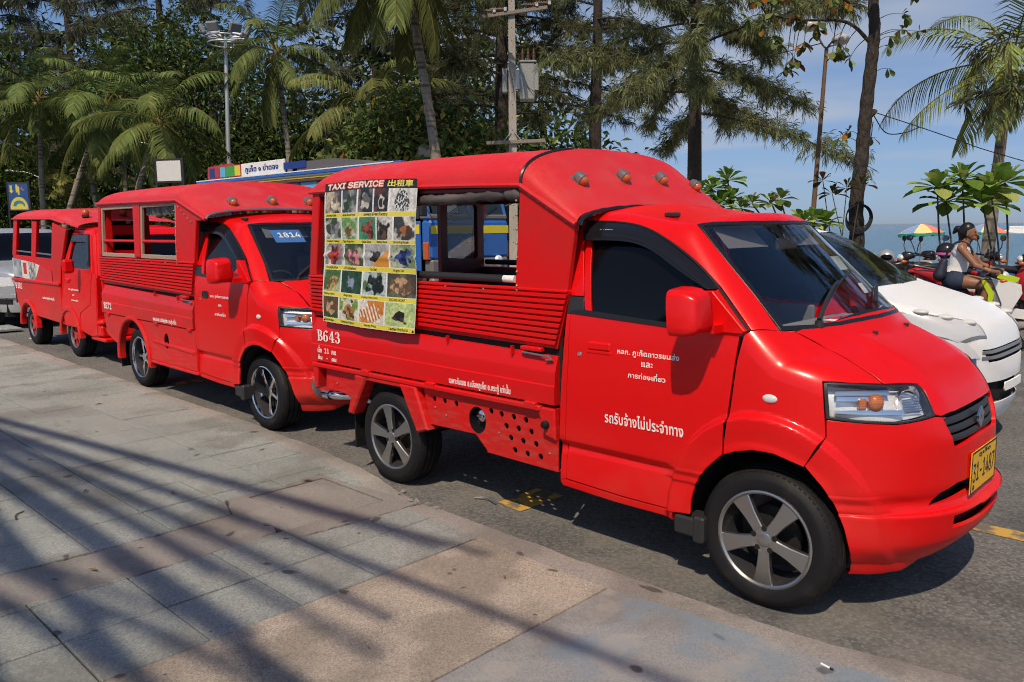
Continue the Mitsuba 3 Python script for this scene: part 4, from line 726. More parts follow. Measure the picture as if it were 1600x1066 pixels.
def bed(truck, v):
    key = lambda k: ('bed', v, k)
    K = lambda k, fn, mt, sm=30: cached(key(k) + (mt,), lambda: ply(fn(), mt, smooth=sm))
    def both(name, k, fn, mt, sm=30, parent=None, lab=None):
        r = None
        for s in (1, -1):
            q = cached(key(k) + (mt, s), lambda: ply(fn() if s == 1 else mirror_tm(fn()), mt, smooth=sm)); q = add(name, q, parent or truck, lab)
            r = r or q
        return r
    c = CAN1 if v == 1 else CAN2
    gi = PchipInterpolator(c['gx'], c['gz'])
    g = lambda x: float(gi(min(x, -1.411))) if x <= c['fold'] else float(gi(min(c['fold'], -1.411))) + (c['gf'] - float(gi(min(c['fold'], -1.411)))) * (x - c['fold']) / (c['front'] - c['fold'])
    def h(x):
        if x > c['fold']: return c['rise'] + .018 + (c['hf'] - c['rise'] - .018) * (x - c['fold']) / (c['front'] - c['fold'])
        t = min(1, max(0, (x - c['rear'] ) / .17)); r = math.sqrt(max(0, 1 - (1 - t) ** 2))
        return c['rise'] * (.25 + .75 * r) + .018 * math.sin(math.pi * .5 * min(1, max(0, (x + 3.4) / 2)))
    xs = np.r_[np.linspace(c['rear'], c['rear'] + .2, 12), np.linspace(c['rear'] + .26, c['fold'] - .03, 16), c['fold'] - .012, c['fold']]
    top, TV = cached(key('cg'), lambda: canopy_grid(xs, g, h))
    add('canopy', K('can', lambda: top, 'red_canopy', True), truck)
    xf = np.linspace(c['fold'], c['front'], 14)
    fr, FV = cached(key('cf'), lambda: canopy_grid(xf, g, h))
    add('canopy_front', K('canf', lambda: fr, 'red_canopy', True), truck)
    if v == 1:
        add('roof_seam', K('seam', lambda: tube(TV[-1][:16] + np.array([0, 0, .003]), np.linspace(.011, .006, 16), 6), 'black_trim', 40), truck)
        add('front_seal', K('fseal', lambda: tube(FV[-1] * np.array([1, .985, 1]) + np.array([.012, .012, -.010]), np.linspace(.014, .014, len(FV[-1])) * (1 + .15 * np.sin(np.arange(len(FV[-1])) * 2.1)), 6), 'black_trim', 40), truck)
    else:
        add('front_tube', K('ftube', lambda: tube(FV[-1] + np.array([0, 0, .0]), .011, 8), 'steel', 40), truck)
    both('gutter', 'gut', lambda: tube([[x, -.010, g(x) - .004] for x in np.r_[c['rear'], np.linspace(-3.2, c['fold'], 8), c['front']]], .014, 6), 'red_canopy', 40)
    # front end wall and the four roof lamps
    add('rear_edge', K('redge', lambda: tube(TV[0], .012, 6), 'red_canopy', 40), truck)
    na = FV.shape[1]
    ys = (.235, .61, .985, 1.36) if v == 1 else (.30, .68, 1.06, 1.40)
    for k, y in enumerate(ys):
        xl = c['fold'] + (c['front'] - c['fold']) * (.52 if v == 1 else .80)
        i = int(np.argmin(abs(xf - xl))); row = FV[i]; j = int(np.argmin(abs(row[:, 1] - y)))
        o = row[j].copy(); o[1] = y
        e1 = FV[min(i + 1, len(xf) - 1), j] - FV[i - 1, j]; e2 = FV[i, min(j + 1, na - 1)] - FV[i, j - 1]; nn = np.cross(e1, e2); nn /= np.linalg.norm(nn); nn *= np.sign(nn[2])
        ax = np.array([1.0, 0, .05]); ax -= nn * (ax @ nn); ax /= np.linalg.norm(ax)
        M = T().look_at(origin=o.tolist(), target=(o + ax).tolist(), up=nn.tolist())
        L = add('roof_lamp', {**K('lampbase', lambda: cat(lathe([(.0001, -.05), (.024, -.046), (.036, -.02), (.040, .015), (.042, .022), (.036, .026)], 24, 'z').apply_translation([0, .026, 0]), hull(np.vstack([box(-.040, .040, -.012, .0, -.06, .06).vertices * [1, 1, 1], [[0, -.006, .085], [0, -.006, -.09]]]))), 'lamp_base', 35), 'to_world': M @ T().scale(.8 if v == 1 else 1.0)}, truck)
        add('lens', {**K('lamplens', lambda: lathe([(.036, .014), (.034, .034), (.026, .050), (.012, .058), (.0001, .060)], 24, 'z').apply_translation([0, .026, 0]), 'amber_dull', 40), 'to_world': M @ T().scale(.8 if v == 1 else 1.0)}, L)
    # side walls
    zt = lambda x: g(x) - .012
    if v == 1:
        front = [(-1.418, 1.884), (-1.040, 1.680), (-1.095, 1.345), (-1.462, 1.345)]
        posts = [[(-3.40, zt(-3.4)), (-3.31, zt(-3.3)), (-3.40, 1.35), (-3.485, 1.35)], [(-2.53, zt(-2.5)), (-2.45, zt(-2.45)), (-2.47, 1.345), (-2.55, 1.345)]]
    else:
        front = [(-1.40, 1.893), (-1.36, 1.893), (-.82, 1.715), (-1.0, 1.71), (-1.088, 1.345), (-1.47, 1.345)]
        posts = [[(-3.40, zt(-3.4)), (-3.33, zt(-3.3)), (-3.40, 1.37), (-3.485, 1.37)], [(-2.42, zt(-2.5)), (-2.24, zt(-2.3)), (-2.31, 1.37), (-2.46, 1.37)]]
    both('front_panel', 'fp', lambda: extr(sg.Polygon(front), .03, -.002, 'xz', .006), 'red_panel')
    for i, q in enumerate(posts): both('post', f'post{i}', lambda: extr(sg.Polygon(q), .045, -.003, 'xz', .006), 'red_panel')
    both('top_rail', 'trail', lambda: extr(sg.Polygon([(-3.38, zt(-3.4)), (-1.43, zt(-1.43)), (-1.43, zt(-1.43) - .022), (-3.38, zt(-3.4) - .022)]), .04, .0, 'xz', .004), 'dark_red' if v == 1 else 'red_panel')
    both('sill_rail', 'srail', lambda: cat(box(-3.485, -1.09, -.012, .05, 1.336, 1.352, .004)), 'red_panel')
    add('bolts', K('bolts', lambda: cat([trimesh.creation.icosphere(subdivisions=1).apply_scale(.007).apply_translation([x, y, z]) for y in (-.006, 1.606) for x, z in [(-1.44, 1.36 + .075 * k) for k in range(7)] + [(-1.70, 1.331), (-2.02, 1.333), (-1.44, 1.335), (-2.4, 1.336), (-3.0, 1.34)] + [(-1.41 + .063 * k, 1.872 - .034 * k) for k in range(6)]]), 'brass', 40), truck)
    # slats
    zb0, zb1 = (1.099, 1.058)
    ns = 9
    both('slat_backing', 'sback', lambda: extr(sg.Polygon([(-3.485, 1.345), (-1.085, 1.340), (-1.168, 1.04), (-3.485, 1.07)]), .035, .010, 'xz'), 'red_panel', False)
    for k in range(ns):
        def slat(k=k):
            P = []
            for t, y in ((k / ns, .012), ((k + .16) / ns, -.012), ((k + .66) / ns, -.012), ((k + .84) / ns, .004), ((k + .92) / ns, .012)):
                for e in (0, 1):
                    z = (zb0 if e == 0 else zb1) * (1 - t) + 1.337 * t; x = -3.486 if e == 0 else -1.170 + (z - 1.058) * .30
                    P.append([x, y + .03, z] if False else [x, y, z])
            return hull(np.array(P + [[p[0], .02, p[2]] for p in P]))
        both('slat', f'slat{k}', slat, 'red_panel')
    # drop side
    def drop():
        m = prof_x([(.03, .742), (-.014, .742), (-.017, .748), (-.017, .850), (-.010, .857), (-.010, .925), (-.004, .945), (.016, 1.022), (.03, 1.024)], -3.478, -1.168, 30)
        p = m.vertices; p[:, 2] += (p[:, 2] - .74) / .3 * (-.0235 * (p[:, 0] + 2.28)); p[:, 1] += .002 * np.sin(p[:, 0] * 7) * (p[:, 2] > .76); return m
    both('drop_side', 'drop', drop, 'red_panel', 25)
    both('latch', 'latch', lambda: box(-1.41, -1.262, -.022, .02, 1.016, 1.040, .006), 'red_panel')
    both('latch_wire', 'latchw', lambda: tube([(-1.40, -.01, 1.005), (-1.20, -.012, .998), (-1.185, -.01, .985), (-1.23, -.012, .978)], .006, 6), 'steel')
    both('tie_hook', 'hook1', lambda: box(-2.02, -2.012, -.012, .01, 1.0, 1.04), 'red_panel'); both('tie_hook', 'hook2', lambda: box(-1.49, -1.48, -.012, .01, .985, 1.03), 'red_panel')
    both('side_gap', 'sgap', lambda: box(-3.47, -1.15, .03, .06, .73, 1.10), 'void', False)  # black box put in for the shade of the joint above the drop side
    if v == 1:
        both('side_rail', 'rail', lambda: cat(box(-3.462, -1.262, -.032, .03, .700, .729, .006), *[box(x - .04, x + .04, -.040, .0, .705, .744, .004) for x in (-2.818, -2.157, -1.331)]), 'red_panel')
        both('rail_end', 'rend', lambda: extr(sg.Polygon([(-1.288, .700), (-1.255, .722), (-1.165, .722), (-1.161, .556), (-1.235, .572), (-1.268, .66)]), .04, -.02, 'xz', .008), 'red_panel')
        both('bump_stop', 'bst', lambda: lathe([(.0001, -.048), (.017, -.046), (.022, -.036), (.024, -.01)], 18).apply_translation([-1.222, 0, .634]), 'rubber')
        hol = [(-2.16, .636), (-2.064, .637), (-1.96, .635), (-1.665, .635), (-1.582, .63), (-1.487, .629), (-1.395, .626), (-1.544, .569), (-1.45, .569), (-1.355, .567), (-1.51, .506), (-1.416, .504), (-1.32, .504), (-1.479, .441), (-1.384, .438), (-1.287, .44)]
        def skirt():
            q = sg.Polygon([(-2.262, .70), (-1.162, .70), (-1.162, .382), (-1.692, .390), (-1.796, .479), (-2.20, .472)])
            q = q.difference(shapely.union_all([circ(x, z, .0175, 4) for x, z in hol])).difference(sa.scale(circ(-1.78, .563, .078, 8), .92, 1.02))
            return cat(extr(q, .016, .008, 'xz'), hull([[-1.80, .008, .482], [-1.69, .008, .393], [-1.162, .008, .385], [-1.80, .05, .47], [-1.69, .05, .38], [-1.162, .05, .37]]) if False else extr(sg.Polygon([(-1.70, .392), (-1.162, .384), (-1.162, .379), (-1.70, .387)]), .06, .008, 'xz'))
        both('side_skirt', 'skirt', skirt, 'red_panel', False)
        add('rivets', K('riv', lambda: cat([trimesh.creation.icosphere(subdivisions=1).apply_scale(.006).apply_translation([x, .007, z]) for x, z in ((-2.05, .55), (-1.60, .52), (-1.22, .47), (-3.2, .60), (-2.15, .585))]), 'grey_trim', 40), truck)
        fc = both('fuel_filler', 'fuel', lambda: sq(lathe([(.077, .012), (.078, .02), (.066, .07), (.0001, .075)], 28), .92, 1.02).apply_translation([-1.78, 0, .563]), 'black_gloss')
        add('fuel_cap', K('fcap', lambda: cat(lathe([(.0001, .030), (.02, .030), (.034, .036), (.038, .050), (.038, .07)], 22).apply_translation([-1.775, 0, .585]), box(-1.80, -1.75, .018, .04, .575, .595, .005)), 'chrome', 35), truck)
        def arch():
            a = extr(sg.Polygon([(-2.80, .70), (-2.93, .70), (-3.036, .424), (-2.972, .420)]), .06, -.034, 'xz', .012)
            b = extr(sg.Polygon([(-2.462, .70), (-2.300, .70), (-2.184, .440), (-2.290, .406)]), .06, -.034, 'xz', .012)
            t = extr(sg.Polygon([(-2.95, .672), (-2.29, .672), (-2.29, .702), (-2.95, .702)]), .06, -.024, 'xz', .006)
            return cat(a, b, t)
        both('rear_fender', 'arch', arch, 'red_panel')
        both('rear_corner', 'rbox', lambda: cat(extr(sg.Polygon([(-3.462, .722), (-3.385, .718), (-3.405, .55), (-3.44, .535)]), .05, -.025, 'xz', .006), extr(sg.Polygon([(-3.345, .702), (-2.93, .70), (-3.005, .505), (-3.13, .537), (-3.335, .548)]), .04, .012, 'xz', .004)), 'red_panel')
        add('exhaust', K('exh', lambda: cat(tube(bez([(-2.9, .25, .43), (-3.2, .20, .47), (-3.36, .12, .47), (-3.44, .09, .475)], 6), .028, 12, False), lathe([(.030, 0), (.034, .004), (.034, .09), (.026, .09), (.024, .02)], 20, 'x').apply_translation([-3.50, .09, .475])), 'chrome', 40), truck)
        both('rear_bumper', 'rbump', lambda: tube(bez([(-3.42, .03, .64), (-3.47, .0, .58), (-3.50, .03, .50), (-3.52, .12, .455), (-3.53, .5, .45), (-3.53, .8, .45)], 6), .022, 8), 'steel', 40)
        mf = (-3.02, .02, .27)
    else:
        def low():
            q = sg.Polygon([(-3.47, .735), (-1.15, .735), (-1.155, .352), (-2.30, .352), (-2.95, .352), (-3.05, .40), (-3.40, .50)])
            arc = [(-2.655 + .40 * math.cos(a) * .98, .315 + .40 * math.sin(a)) for a in np.linspace(-.2, math.pi + .2, 26)]
            q = q.difference(sg.Polygon(arc)).difference(sa.scale(circ(-1.80, .575, .06, 8), .8, 1.15))
            return extr(q, .03, -.004, 'xz', .006)
        both('lower_side', 'low', low, 'red_panel', 25)
        both('side_crease', 'crs', lambda: extr(sg.Polygon([(-2.16, .56), (-1.16, .548), (-1.16, .50), (-2.10, .53)]), .01, -.014, 'xz', .012), 'red_panel')
        def flare():
            o = [(-2.655 + r * math.cos(a) * .98, .315 + r * math.sin(a)) for r, aa in ((.452, np.linspace(-.12, math.pi + .12, 30)), (.398, np.linspace(math.pi + .12, -.12, 30))) for a in aa]
            return extr(sg.Polygon(o), .05, -.022, 'xz', .012)
        both('rear_flare', 'flr', flare, 'red_panel', 25)
        both('hinges', 'hng', lambda: cat(*[box(x - .04, x + .04, -.024, .0, .722, .75, .004) for x in (-3.3, -2.66, -2.0, -1.25)]), 'red_panel')
        both('side_step', 'sstep', lambda: box(-2.28, -1.15, -.006, .06, .318, .350, .008), 'red_panel')
        fc = both('fuel_filler', 'fuel2', lambda: sq(lathe([(.060, -.006), (.060, .02), (.05, .05), (.0001, .055)], 24), .8, 1.15).apply_translation([-1.80, 0, .575]), 'black_gloss')
        for x0, x1 in ((-3.36, -2.44), (-2.27, -1.45)):
            both('window_frame', f'wf{x0}', lambda: extr(sg.Polygon([(x0 + .02, 1.89), (x1 + .03, 1.89), (x1, 1.36), (x0 - .05, 1.36)]).difference(sg.Polygon([(x0 + .06, 1.855), (x1 + .0, 1.855), (x1 - .035, 1.40), (x0 - .01, 1.40)])), .03, .006, 'xz', .004), 'beige_trim')
            both('window_bar', f'wb{x0}', lambda: tube([(x0, .02, 1.53), (x1, .02, 1.53)], .014, 8), 'red_panel')
        add('curtain', K('cur2', lambda: wavy(-2.2, -1.5, .05, 1.78, 1.87), 'curtain', True), truck)
        add('curtain', K('cur3', lambda: mirror_tm(wavy(-1.62, -1.46, .05, 1.42, 1.87)), 'curtain', True), truck)
        mf = (-3.10, .02, .30)
    both('mud_flap', 'mflap', lambda: box(mf[0] - .006, mf[0] + .006, mf[1], mf[2] + .02, .17, .44), 'rubber', False)
    # inside
    add('bed_floor', K('bfl', lambda: cat(box(-3.45, -1.17, .05, 1.55, .70, .76)), 'void', False), truck)
    add('chassis', K('cha', lambda: cat(box(-3.4, .45, .36, .44, .42, .54), box(-3.4, .45, 1.16, 1.24, .42, .54), box(-3.38, -1.2, .08, 1.52, .60, .70), tube([(-2.655, .16, .31), (-2.655, 1.44, .31)], .05, 10), tube([(0, .16, .31), (0, 1.44, .31)], .04, 8), box(-1.95, -1.35, .30, .70, .33, .52), box(-2.5, -2.0, .9, 1.3, .34, .5)), 'void', False), truck)
    both('bench', 'bench', lambda: cat(box(-3.3, -1.25, .04, .46, 1.03, 1.10, .02)), 'black_plastic')
    both('bench_back', 'bb', lambda: box(-3.3, -1.25, .05, .10, 1.12, 1.34 if v == 1 else 1.36, .02), 'black_plastic')
    add('bulkhead', K('bulk', lambda: extr(sg.Polygon([(.04, .75), (1.56, .75), (1.56, 1.66), (1.45, 1.74), (.15, 1.74), (.04, 1.66)]), -1.22, -1.18, 'yz'), 'black_plastic', False), truck)
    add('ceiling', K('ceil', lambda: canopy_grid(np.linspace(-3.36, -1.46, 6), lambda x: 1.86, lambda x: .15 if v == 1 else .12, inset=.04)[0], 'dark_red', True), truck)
    def rw():
        m = extr(sg.Polygon([(.03, 1.10), (.50, 1.10), (.50, 1.92), (.44, 1.98), (.10, 1.95), (.03, 1.90)]).difference(rpoly([(.10, 1.42), (.43, 1.42), (.43, 1.86), (.10, 1.86)], .03)), -3.36, -3.32, 'yz'); return m
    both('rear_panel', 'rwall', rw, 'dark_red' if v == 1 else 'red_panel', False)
    both('rear_pane', 'rpane', lambda: box(-3.345, -3.341, .09, .44, 1.41, 1.87), 'smoke_glass', False)
    add('tail_board', K('tail', lambda: box(-3.485, -3.455, .0, 1.6, .74, 1.09, .006), 'red_panel'), truck)
    if v == 1:
        def roll():
            x = np.linspace(-2.42, -1.425, 40); r = .034 + .004 * np.sin(x * 37) + .003 * np.sin(x * 90); tie = np.exp(-((x + 1.86) / .012) ** 2) + np.exp(-((x + 1.55) / .012) ** 2); r = r - .008 * tie; r[-4:] *= [1.05, 1.15, 1.2, .9]
            return tube(np.stack([x, .03 + 0 * x, 1.842 - .006 * np.sin(x * 5)], -1), r, 12)
        both('rolled_curtain', 'roll', roll, 'curtain', 50)
        both('hand_rail', 'hrail', lambda: tube([(-3.3, .02, 1.392), (-1.56, .02, 1.392)], .022, 10), 'black_plastic', 40)
        both('rail_cap', 'hcap', lambda: tube([(-1.565, .02, 1.392), (-1.475, .02, 1.392)], .020, 10), 'white_print', 40)
def sq(m, sx, sz): m.vertices = m.vertices * [sx, 1, sz]; return m
def wavy(x0, x1, y, z0, z1):
    nx, nz = 40, 5; x, z = np.meshgrid(np.linspace(x0, x1, nx), np.linspace(z0, z1, nz)); yy = y + .012 * np.sin(x * 60) + .01 * np.sin(x * 23)
    V = np.stack([x, yy, z], -1).reshape(-1, 3); i, j = np.meshgrid(np.arange(nz - 1), np.arange(nx - 1), indexing='ij'); b = (i * nx + j).ravel()
    return tm(V, np.vstack([np.stack([b, b + 1, b + nx + 1], 1), np.stack([b, b + nx + 1, b + nx], 1)]))
pbr('smoke_glass', (.03, .03, .035), .05)
scene['smoke_glass'] = {'type': 'thindielectric', 'int_ior': 1.5, 'specular_transmittance': {'type': 'rgb', 'value': [.32, .32, .34]}}
def flat_print(poly, y=-.0185, mt='white_print', t=.0008):
    return ply(extr(poly, y + t, y, 'xz'), mt, smooth=False)
# ---------------------------------------------------------------- the front truck
def serif_b643():
    """fat-and-thin numerals"""
    R = lambda x0, y0, x1, y1: sg.box(x0, y0, x1, y1); E = lambda cx, cy, rx, ry: sa.scale(sg.Point(cx, cy).buffer(1, quad_segs=10), rx, ry)
    B = R(.12, 0, .34, 1).union(R(0, 0, .5, .05)).union(R(0, .95, .5, 1)).union(E(.42, .74, .36, .26).difference(E(.36, .74, .20, .21)).intersection(R(.34, .4, 1, 1.1))).union(E(.44, .26, .42, .26).difference(E(.36, .26, .24, .21)).intersection(R(.34, -.1, 1, .6)))
    s6 = E(.38, .30, .38, .31).difference(E(.38, .30, .14, .26)).union(E(.52, .45, .52, .56).difference(E(.60, .42, .40, .53)).intersection(R(0, .3, .62, 1.1))).union(E(.62, .88, .1, .09))
    s4 = R(.42, 0, .64, 1).union(R(.28, 0, .78, .05)).union(R(0, .26, .82, .33)).union(sg.Polygon([(.42, 1), (.64, 1), (.08, .3), (0, .3)]))
    s3 = E(.32, .75, .34, .26).difference(E(.26, .75, .18, .21)).difference(R(-.2, .55, .2, .80)).union(E(.34, .28, .38, .29).difference(E(.26, .28, .20, .24)).difference(R(-.2, .22, .2, .6))).union(E(.12, .83, .09, .08)).union(E(.11, .16, .1, .09))
    out, x = [], 0
    for gl, w in ((B, .94), (s6, .92), (s4, .94), (s3, .8)): out.append(sa.translate(gl, x, 0)); x += w
    return shapely.union_all(out), x
def fit(gp, x0, x1, z0, z1):
    b = gp.bounds; return sa.translate(sa.scale(sa.translate(gp, -b[0], -b[1]), (x1 - x0) / (b[2] - b[0]), (z1 - z0) / (b[3] - b[1]), origin=(0, 0)), x0, z0)
CUR[0] = None
t1 = thing('taxi_truck', 'red passenger pickup taxi numbered B643 with a poster on its side, nearest the camera', 'truck', 'red taxi trucks parked along the kerb')
cab(t1); bed(t1, 1)
wheel(t1, 0, .022, .312, 'five', 'alloy', 'alloy_dark', roll=0)
wheel(t1, -2.625, .022, .312, 'five', 'alloy', 'alloy_dark', roll=24)
wheel(t1, 0, 1.578, .312, 'five', 'alloy', 'alloy_dark', 1)
wheel(t1, -2.625, 1.578, .312, 'five', 'alloy', 'alloy_dark', 1, roll=40)
for k, (a, b, c_, d_) in dict(co1=(-.769, -.421, 1.050, 1.090), co2=(-.627, -.561, 1.010, 1.034), co3=(-.702, -.490, .950, .986), hire=(-.841, -.391, .706, .772)).items():
    add('lettering', S_(drape(write(k, a, b, c_, d_)), 'white_print'), t1)
add('lettering', flat_print(write('area', -1.992, -1.486, .747, .812), -.0182), t1)
add('lettering', flat_print(write('sit', -3.392, -3.165, .805, .858), -.0185), t1)
add('lettering', flat_print(write('stand', -3.392, -3.165, .757, .790), -.0185), t1)
gB, _ = serif_b643(); add('fleet_number', flat_print(fit(gB, -3.400, -3.120, .888, .968), -.0125), t1)
add('visor_badge', S_(drape(latin('CARRY', -.965, -.885, 1.640, 1.656, True), .034), 'white_print'), t1)
# yellow plate



pl = add('number_plate', ply(box(.640, .646, .60, .98, .515, .700, .002), 'plate_yellow'), t1)
def yz(poly, x, mt, t=.0015): return ply(extr(poly, x, x + t, 'yz'), mt, smooth=False)
add('plate_digits', yz(latin('31-1487', .625, .955, .562, .646), .646, 'black_trim'), pl)
add('plate_rim', yz(sg.box(.60, .515, .98, .70).difference(sg.box(.607, .522, .973, .693)), .646, 'black_trim'), pl)
add('plate_province', yz(write('phuket', .70, .88, .662, .688), .646, 'black_trim'), pl)
add('plate_seal', yz(circ(.64, .540, .012), .646, 'black_trim'), pl)
add('plate_bracket', ply(box(.58, .641, .70, .88, .53, .66), 'black_plastic'), t1)
# ---------------------------------------------------------------- ground: road, pavement, kerb, beach, sea
KERB = np.array([(-140, 4.2), (-60, 1.9), (-30, .85), (-20, .50), (-12.86, .30), (-9.75, .24), (-6.6, .18), (-4.91, .15), (-3.78, .09), (-3.0, .02), (-2.62, -.05), (-2.30, -.12), (-1.99, -.155), (-1.3, -.20), (-.48, -.20), (.39, -.15), (.82, -.07), (1.6, .0), (4, .15), (12, .4), (60, 1.5)])
ky = lambda x: np.interp(x, KERB[:, 0], KERB[:, 1])
PZ = .06
def f_road(p, n, uv):
    a = fbm(p.x * 1.3, p.y * 1.3, 0, 4); s = voronoi(p.x * 58, p.y * 58); g = noise(p.x * 110, p.y * 110)
    c = mix((.115, .114, .112), (.175, .172, .167), a) * (.52 + .68 * s[2] * (1 - .5 * smoothstep(.1, .6, s[0])) + .25 * g)
    oil = smoothstep(.58, .75, fbm(p.x * .8 + 9, p.y * 1.6, 0, 4))
    dusty = smoothstep(.9, .1, p.y) * smoothstep(.3, .7, fbm(p.x * 4, p.y * 4, 5, 3)) * .35
    return mix(mix(c, (.04, .04, .042), oil * .4), (.20, .18, .155), dusty)
def b_road(p, n, uv):
    s = voronoi(p.x * 75, p.y * 75); return (1 - smoothstep(.0, .55, s[0])) * .5 + .25 * noise(p.x * 30, p.y * 30)
scene['road_surface'] = {'type': 'twosided', 'bsdf': {'type': 'bumpmap', 'arbitrary': {**proc(b_road, 2e-3)}, 'scale': .010, 'bsdf': {'type': 'principled', 'base_color': proc(f_road), 'roughness': .78, 'specular': .35}}}
def stain(p):
    big = fbm(p.x * 1.1, p.y * 1.1, 2, 4); d = voronoi(p.x * 3.1 + .4 * noise(p.x * 6, p.y * 6), p.y * 3.1 + .4 * noise(p.x * 6, p.y * 6, 3))
    spot = smoothstep(.085 * (.4 + d[2]), .05 * (.4 + d[2]), d[0] + .02 * noise(p.x * 40, p.y * 40)) * smoothstep(.45, .55, cell_rand(dr.floor(d[2] * 977), 3))
    return big, spot
def mottled(c0, c1, speck, fine):
    def fn(p, n, uv):
        big, spot = stain(p); s = voronoi(p.x * fine, p.y * fine); q = noise(p.x * fine * 1.7, p.y * fine * 1.7)
        tile = cell_rand(dr.floor(p.x / .415 + .37), dr.floor(p.y / .405 + .02), 4)
        c = mix(c0, c1, dr.clip(big * .8 + tile * .35 - .1, 0, 1)) * (1 - speck + 2 * speck * s[2]) * (.88 + .24 * q)
        dirt = smoothstep(.46, .70, fbm(p.x * 2.6 + 4, p.y * 2.6, 8, 5))
        c = mix(c, (.10, .092, .08), dirt * .42)
        return mix(c, (.055, .05, .045), spot * .8)
    return fn
def relief(fine, amt):
    def fn(p, n, uv):
        s = voronoi(p.x * fine, p.y * fine); return (1 - smoothstep(.1, .7, s[0])) * amt + .4 * fbm(p.x * 14, p.y * 14, 0, 3)
    return fn
def paving(name, c0, c1, speck, fine, sc, amt=.5):
    scene[name] = {'type': 'twosided', 'bsdf': {'type': 'bumpmap', 'arbitrary': {**proc(relief(fine, amt), 2e-3)}, 'scale': sc, 'bsdf': {'type': 'principled', 'base_color': proc(mottled(c0, c1, speck, fine)), 'roughness': .82, 'specular': .3}}}
paving('slab_stone', (.195, .215, .208), (.285, .304, .290), .20, 115, .004)
paving('pebble_stone', (.30, .258, .218), (.40, .345, .295), .27, 160, .007, .7)
def f_blue(p, n, uv):
    c = mottled((.215, .22, .222), (.30, .302, .298), .12, 150)(p, n, uv)
    b = smoothstep(.50, .72, fbm(p.x * 3.3 + 31, p.y * 3.3, 1, 4)); w = smoothstep(.55, .7, fbm(p.x * 5 + 3, p.y * 5, 9, 4))
    return mix(mix(c, (.16, .23, .29), b * .6), (.36, .34, .30), w * .35)
scene['blue_concrete'] = {'type': 'twosided', 'bsdf': {'type': 'bumpmap', 'arbitrary': {**proc(relief(60, .15), 2e-3)}, 'scale': .005, 'bsdf': {'type': 'principled', 'base_color': proc(f_blue), 'roughness': .75, 'specular': .35}}}
paving('brown_concrete', (.185, .174, .162), (.265, .25, .233), .10, 120, .006, .25)
paving('kerb_concrete', (.215, .20, .187), (.30, .278, .258), .14, 130, .006, .3)
pbr('joint_dirt', (.045, .04, .034), .95)
pbr('yellow_paint', proc(lambda p, n, uv: mix((.50, .30, .06), (.14, .12, .095), smoothstep(.36, .58, fbm(p.x * 11, p.y * 11, 0, 4)))), .7)
pbr('white_paint', proc(lambda p, n, uv: mix((.62, .62, .58), (.2, .19, .17), smoothstep(.45, .7, fbm(p.x * 9, p.y * 9, 0, 4)))), .7)
pbr('sand', proc(lambda p, n, uv: mix((.40, .33, .24), (.52, .45, .34), fbm(p.x * .8, p.y * .8, 0, 4))), .9)
pbr('park_soil', proc(lambda p, n, uv: mix((.06, .055, .03), (.05, .075, .022), fbm(p.x * .5, p.y * .5, 0, 4))), .95)
def b_sea(p, n, uv): return fbm(p.x * .5, p.y * 1.3, 0, 4) * .6 + .4 * fbm(p.x * 2, p.y * 4, 1, 3)
scene['sea_water'] = {'type': 'twosided', 'bsdf': {'type': 'bumpmap', 'arbitrary': {**proc(b_sea, 2e-2)}, 'scale': .16, 'bsdf': {'type': 'principled', 'base_color': proc(lambda p, n, uv: mix((.06, .125, .165), (.085, .145, .20), smoothstep(60., 600., p.y))), 'roughness': .22, 'specular': .5}}}  # base colour turns paler far out, painted in place of air haze
def sheet(x0, x1, y0, y1, z): return tm([[x0, y0, z], [x1, y0, z], [x1, y1, z], [x0, y1, z]], [[0, 1, 2], [0, 2, 3]])
one('road', ply(sheet(-400, 300, -60, 10.8, 0), 'road_surface'), kind='structure')
one('beach', ply(cat(tm([[-60, 13.9, .10], [400, 13.9, .10], [400, 14.3, -.25], [-60, 14.3, -.25]], [[0, 1, 2], [0, 2, 3]]), tm([[-60, 14.3, -.25], [400, 14.3, -.25], [400, 50, -.75], [-60, 50, -.75]], [[0, 1, 2], [0, 2, 3]])), 'sand'), kind='structure')
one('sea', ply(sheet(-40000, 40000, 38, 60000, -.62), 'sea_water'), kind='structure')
one('park_ground', ply(cat(sheet(-400, -22, 10.8, 49, .08), tm([[-400, 49, .08], [-22, 49, .08], [-22, 60, -2], [-400, 60, -2]], [[0, 1, 2], [0, 2, 3]])), 'park_soil'), kind='structure')
fk = thing('far_pavement', kind='structure')
add('paving', ply(box(-22, 200, 11.0, 13.9, -.4, .135), 'kerb_concrete'), fk)
for k in range(40):
    add('kerb_stone', ply(box(-22 + k * 1.0, -21.012 + k * 1.0, 10.8, 10.99, -.2, .15, .015), 'kerb_concrete'), fk)
lw = thing('low_wall', 'low pale concrete wall along the beach behind the parked motorbikes', 'wall')
for k in range(16): add('coping', ply(box(-11.5 + k * 1.2, -10.31 + k * 1.2, 13.62, 13.90, .50, .57, .012), 'kerb_concrete'), lw)
add('wall_body', ply(box(-11.5, 7.7, 13.66, 13.86, .0, .498), 'brown_concrete'), lw)
one('yellow_line', ply(tm([[-40, 2.05, .004], [4, 1.62, .004], [4, 1.765, .004], [-40, 2.19, .004]], [[0, 1, 2], [0, 2, 3]]), 'yellow_paint'), kind='structure')
for i, x in enumerate((-1.72, -7.22, -12.8, 3.8)):
    one('bay_line', ply(tm([[x - .11, float(ky(x)) + .38, .004], [x + .11, float(ky(x)) + .36, .004], [x + .11, float(ky(x)) + .75, .004], [x - .11, float(ky(x)) + .75, .004]], [[0, 1, 2], [0, 2, 3]]), 'yellow_paint' if i != 2 else 'white_paint'), kind='structure')
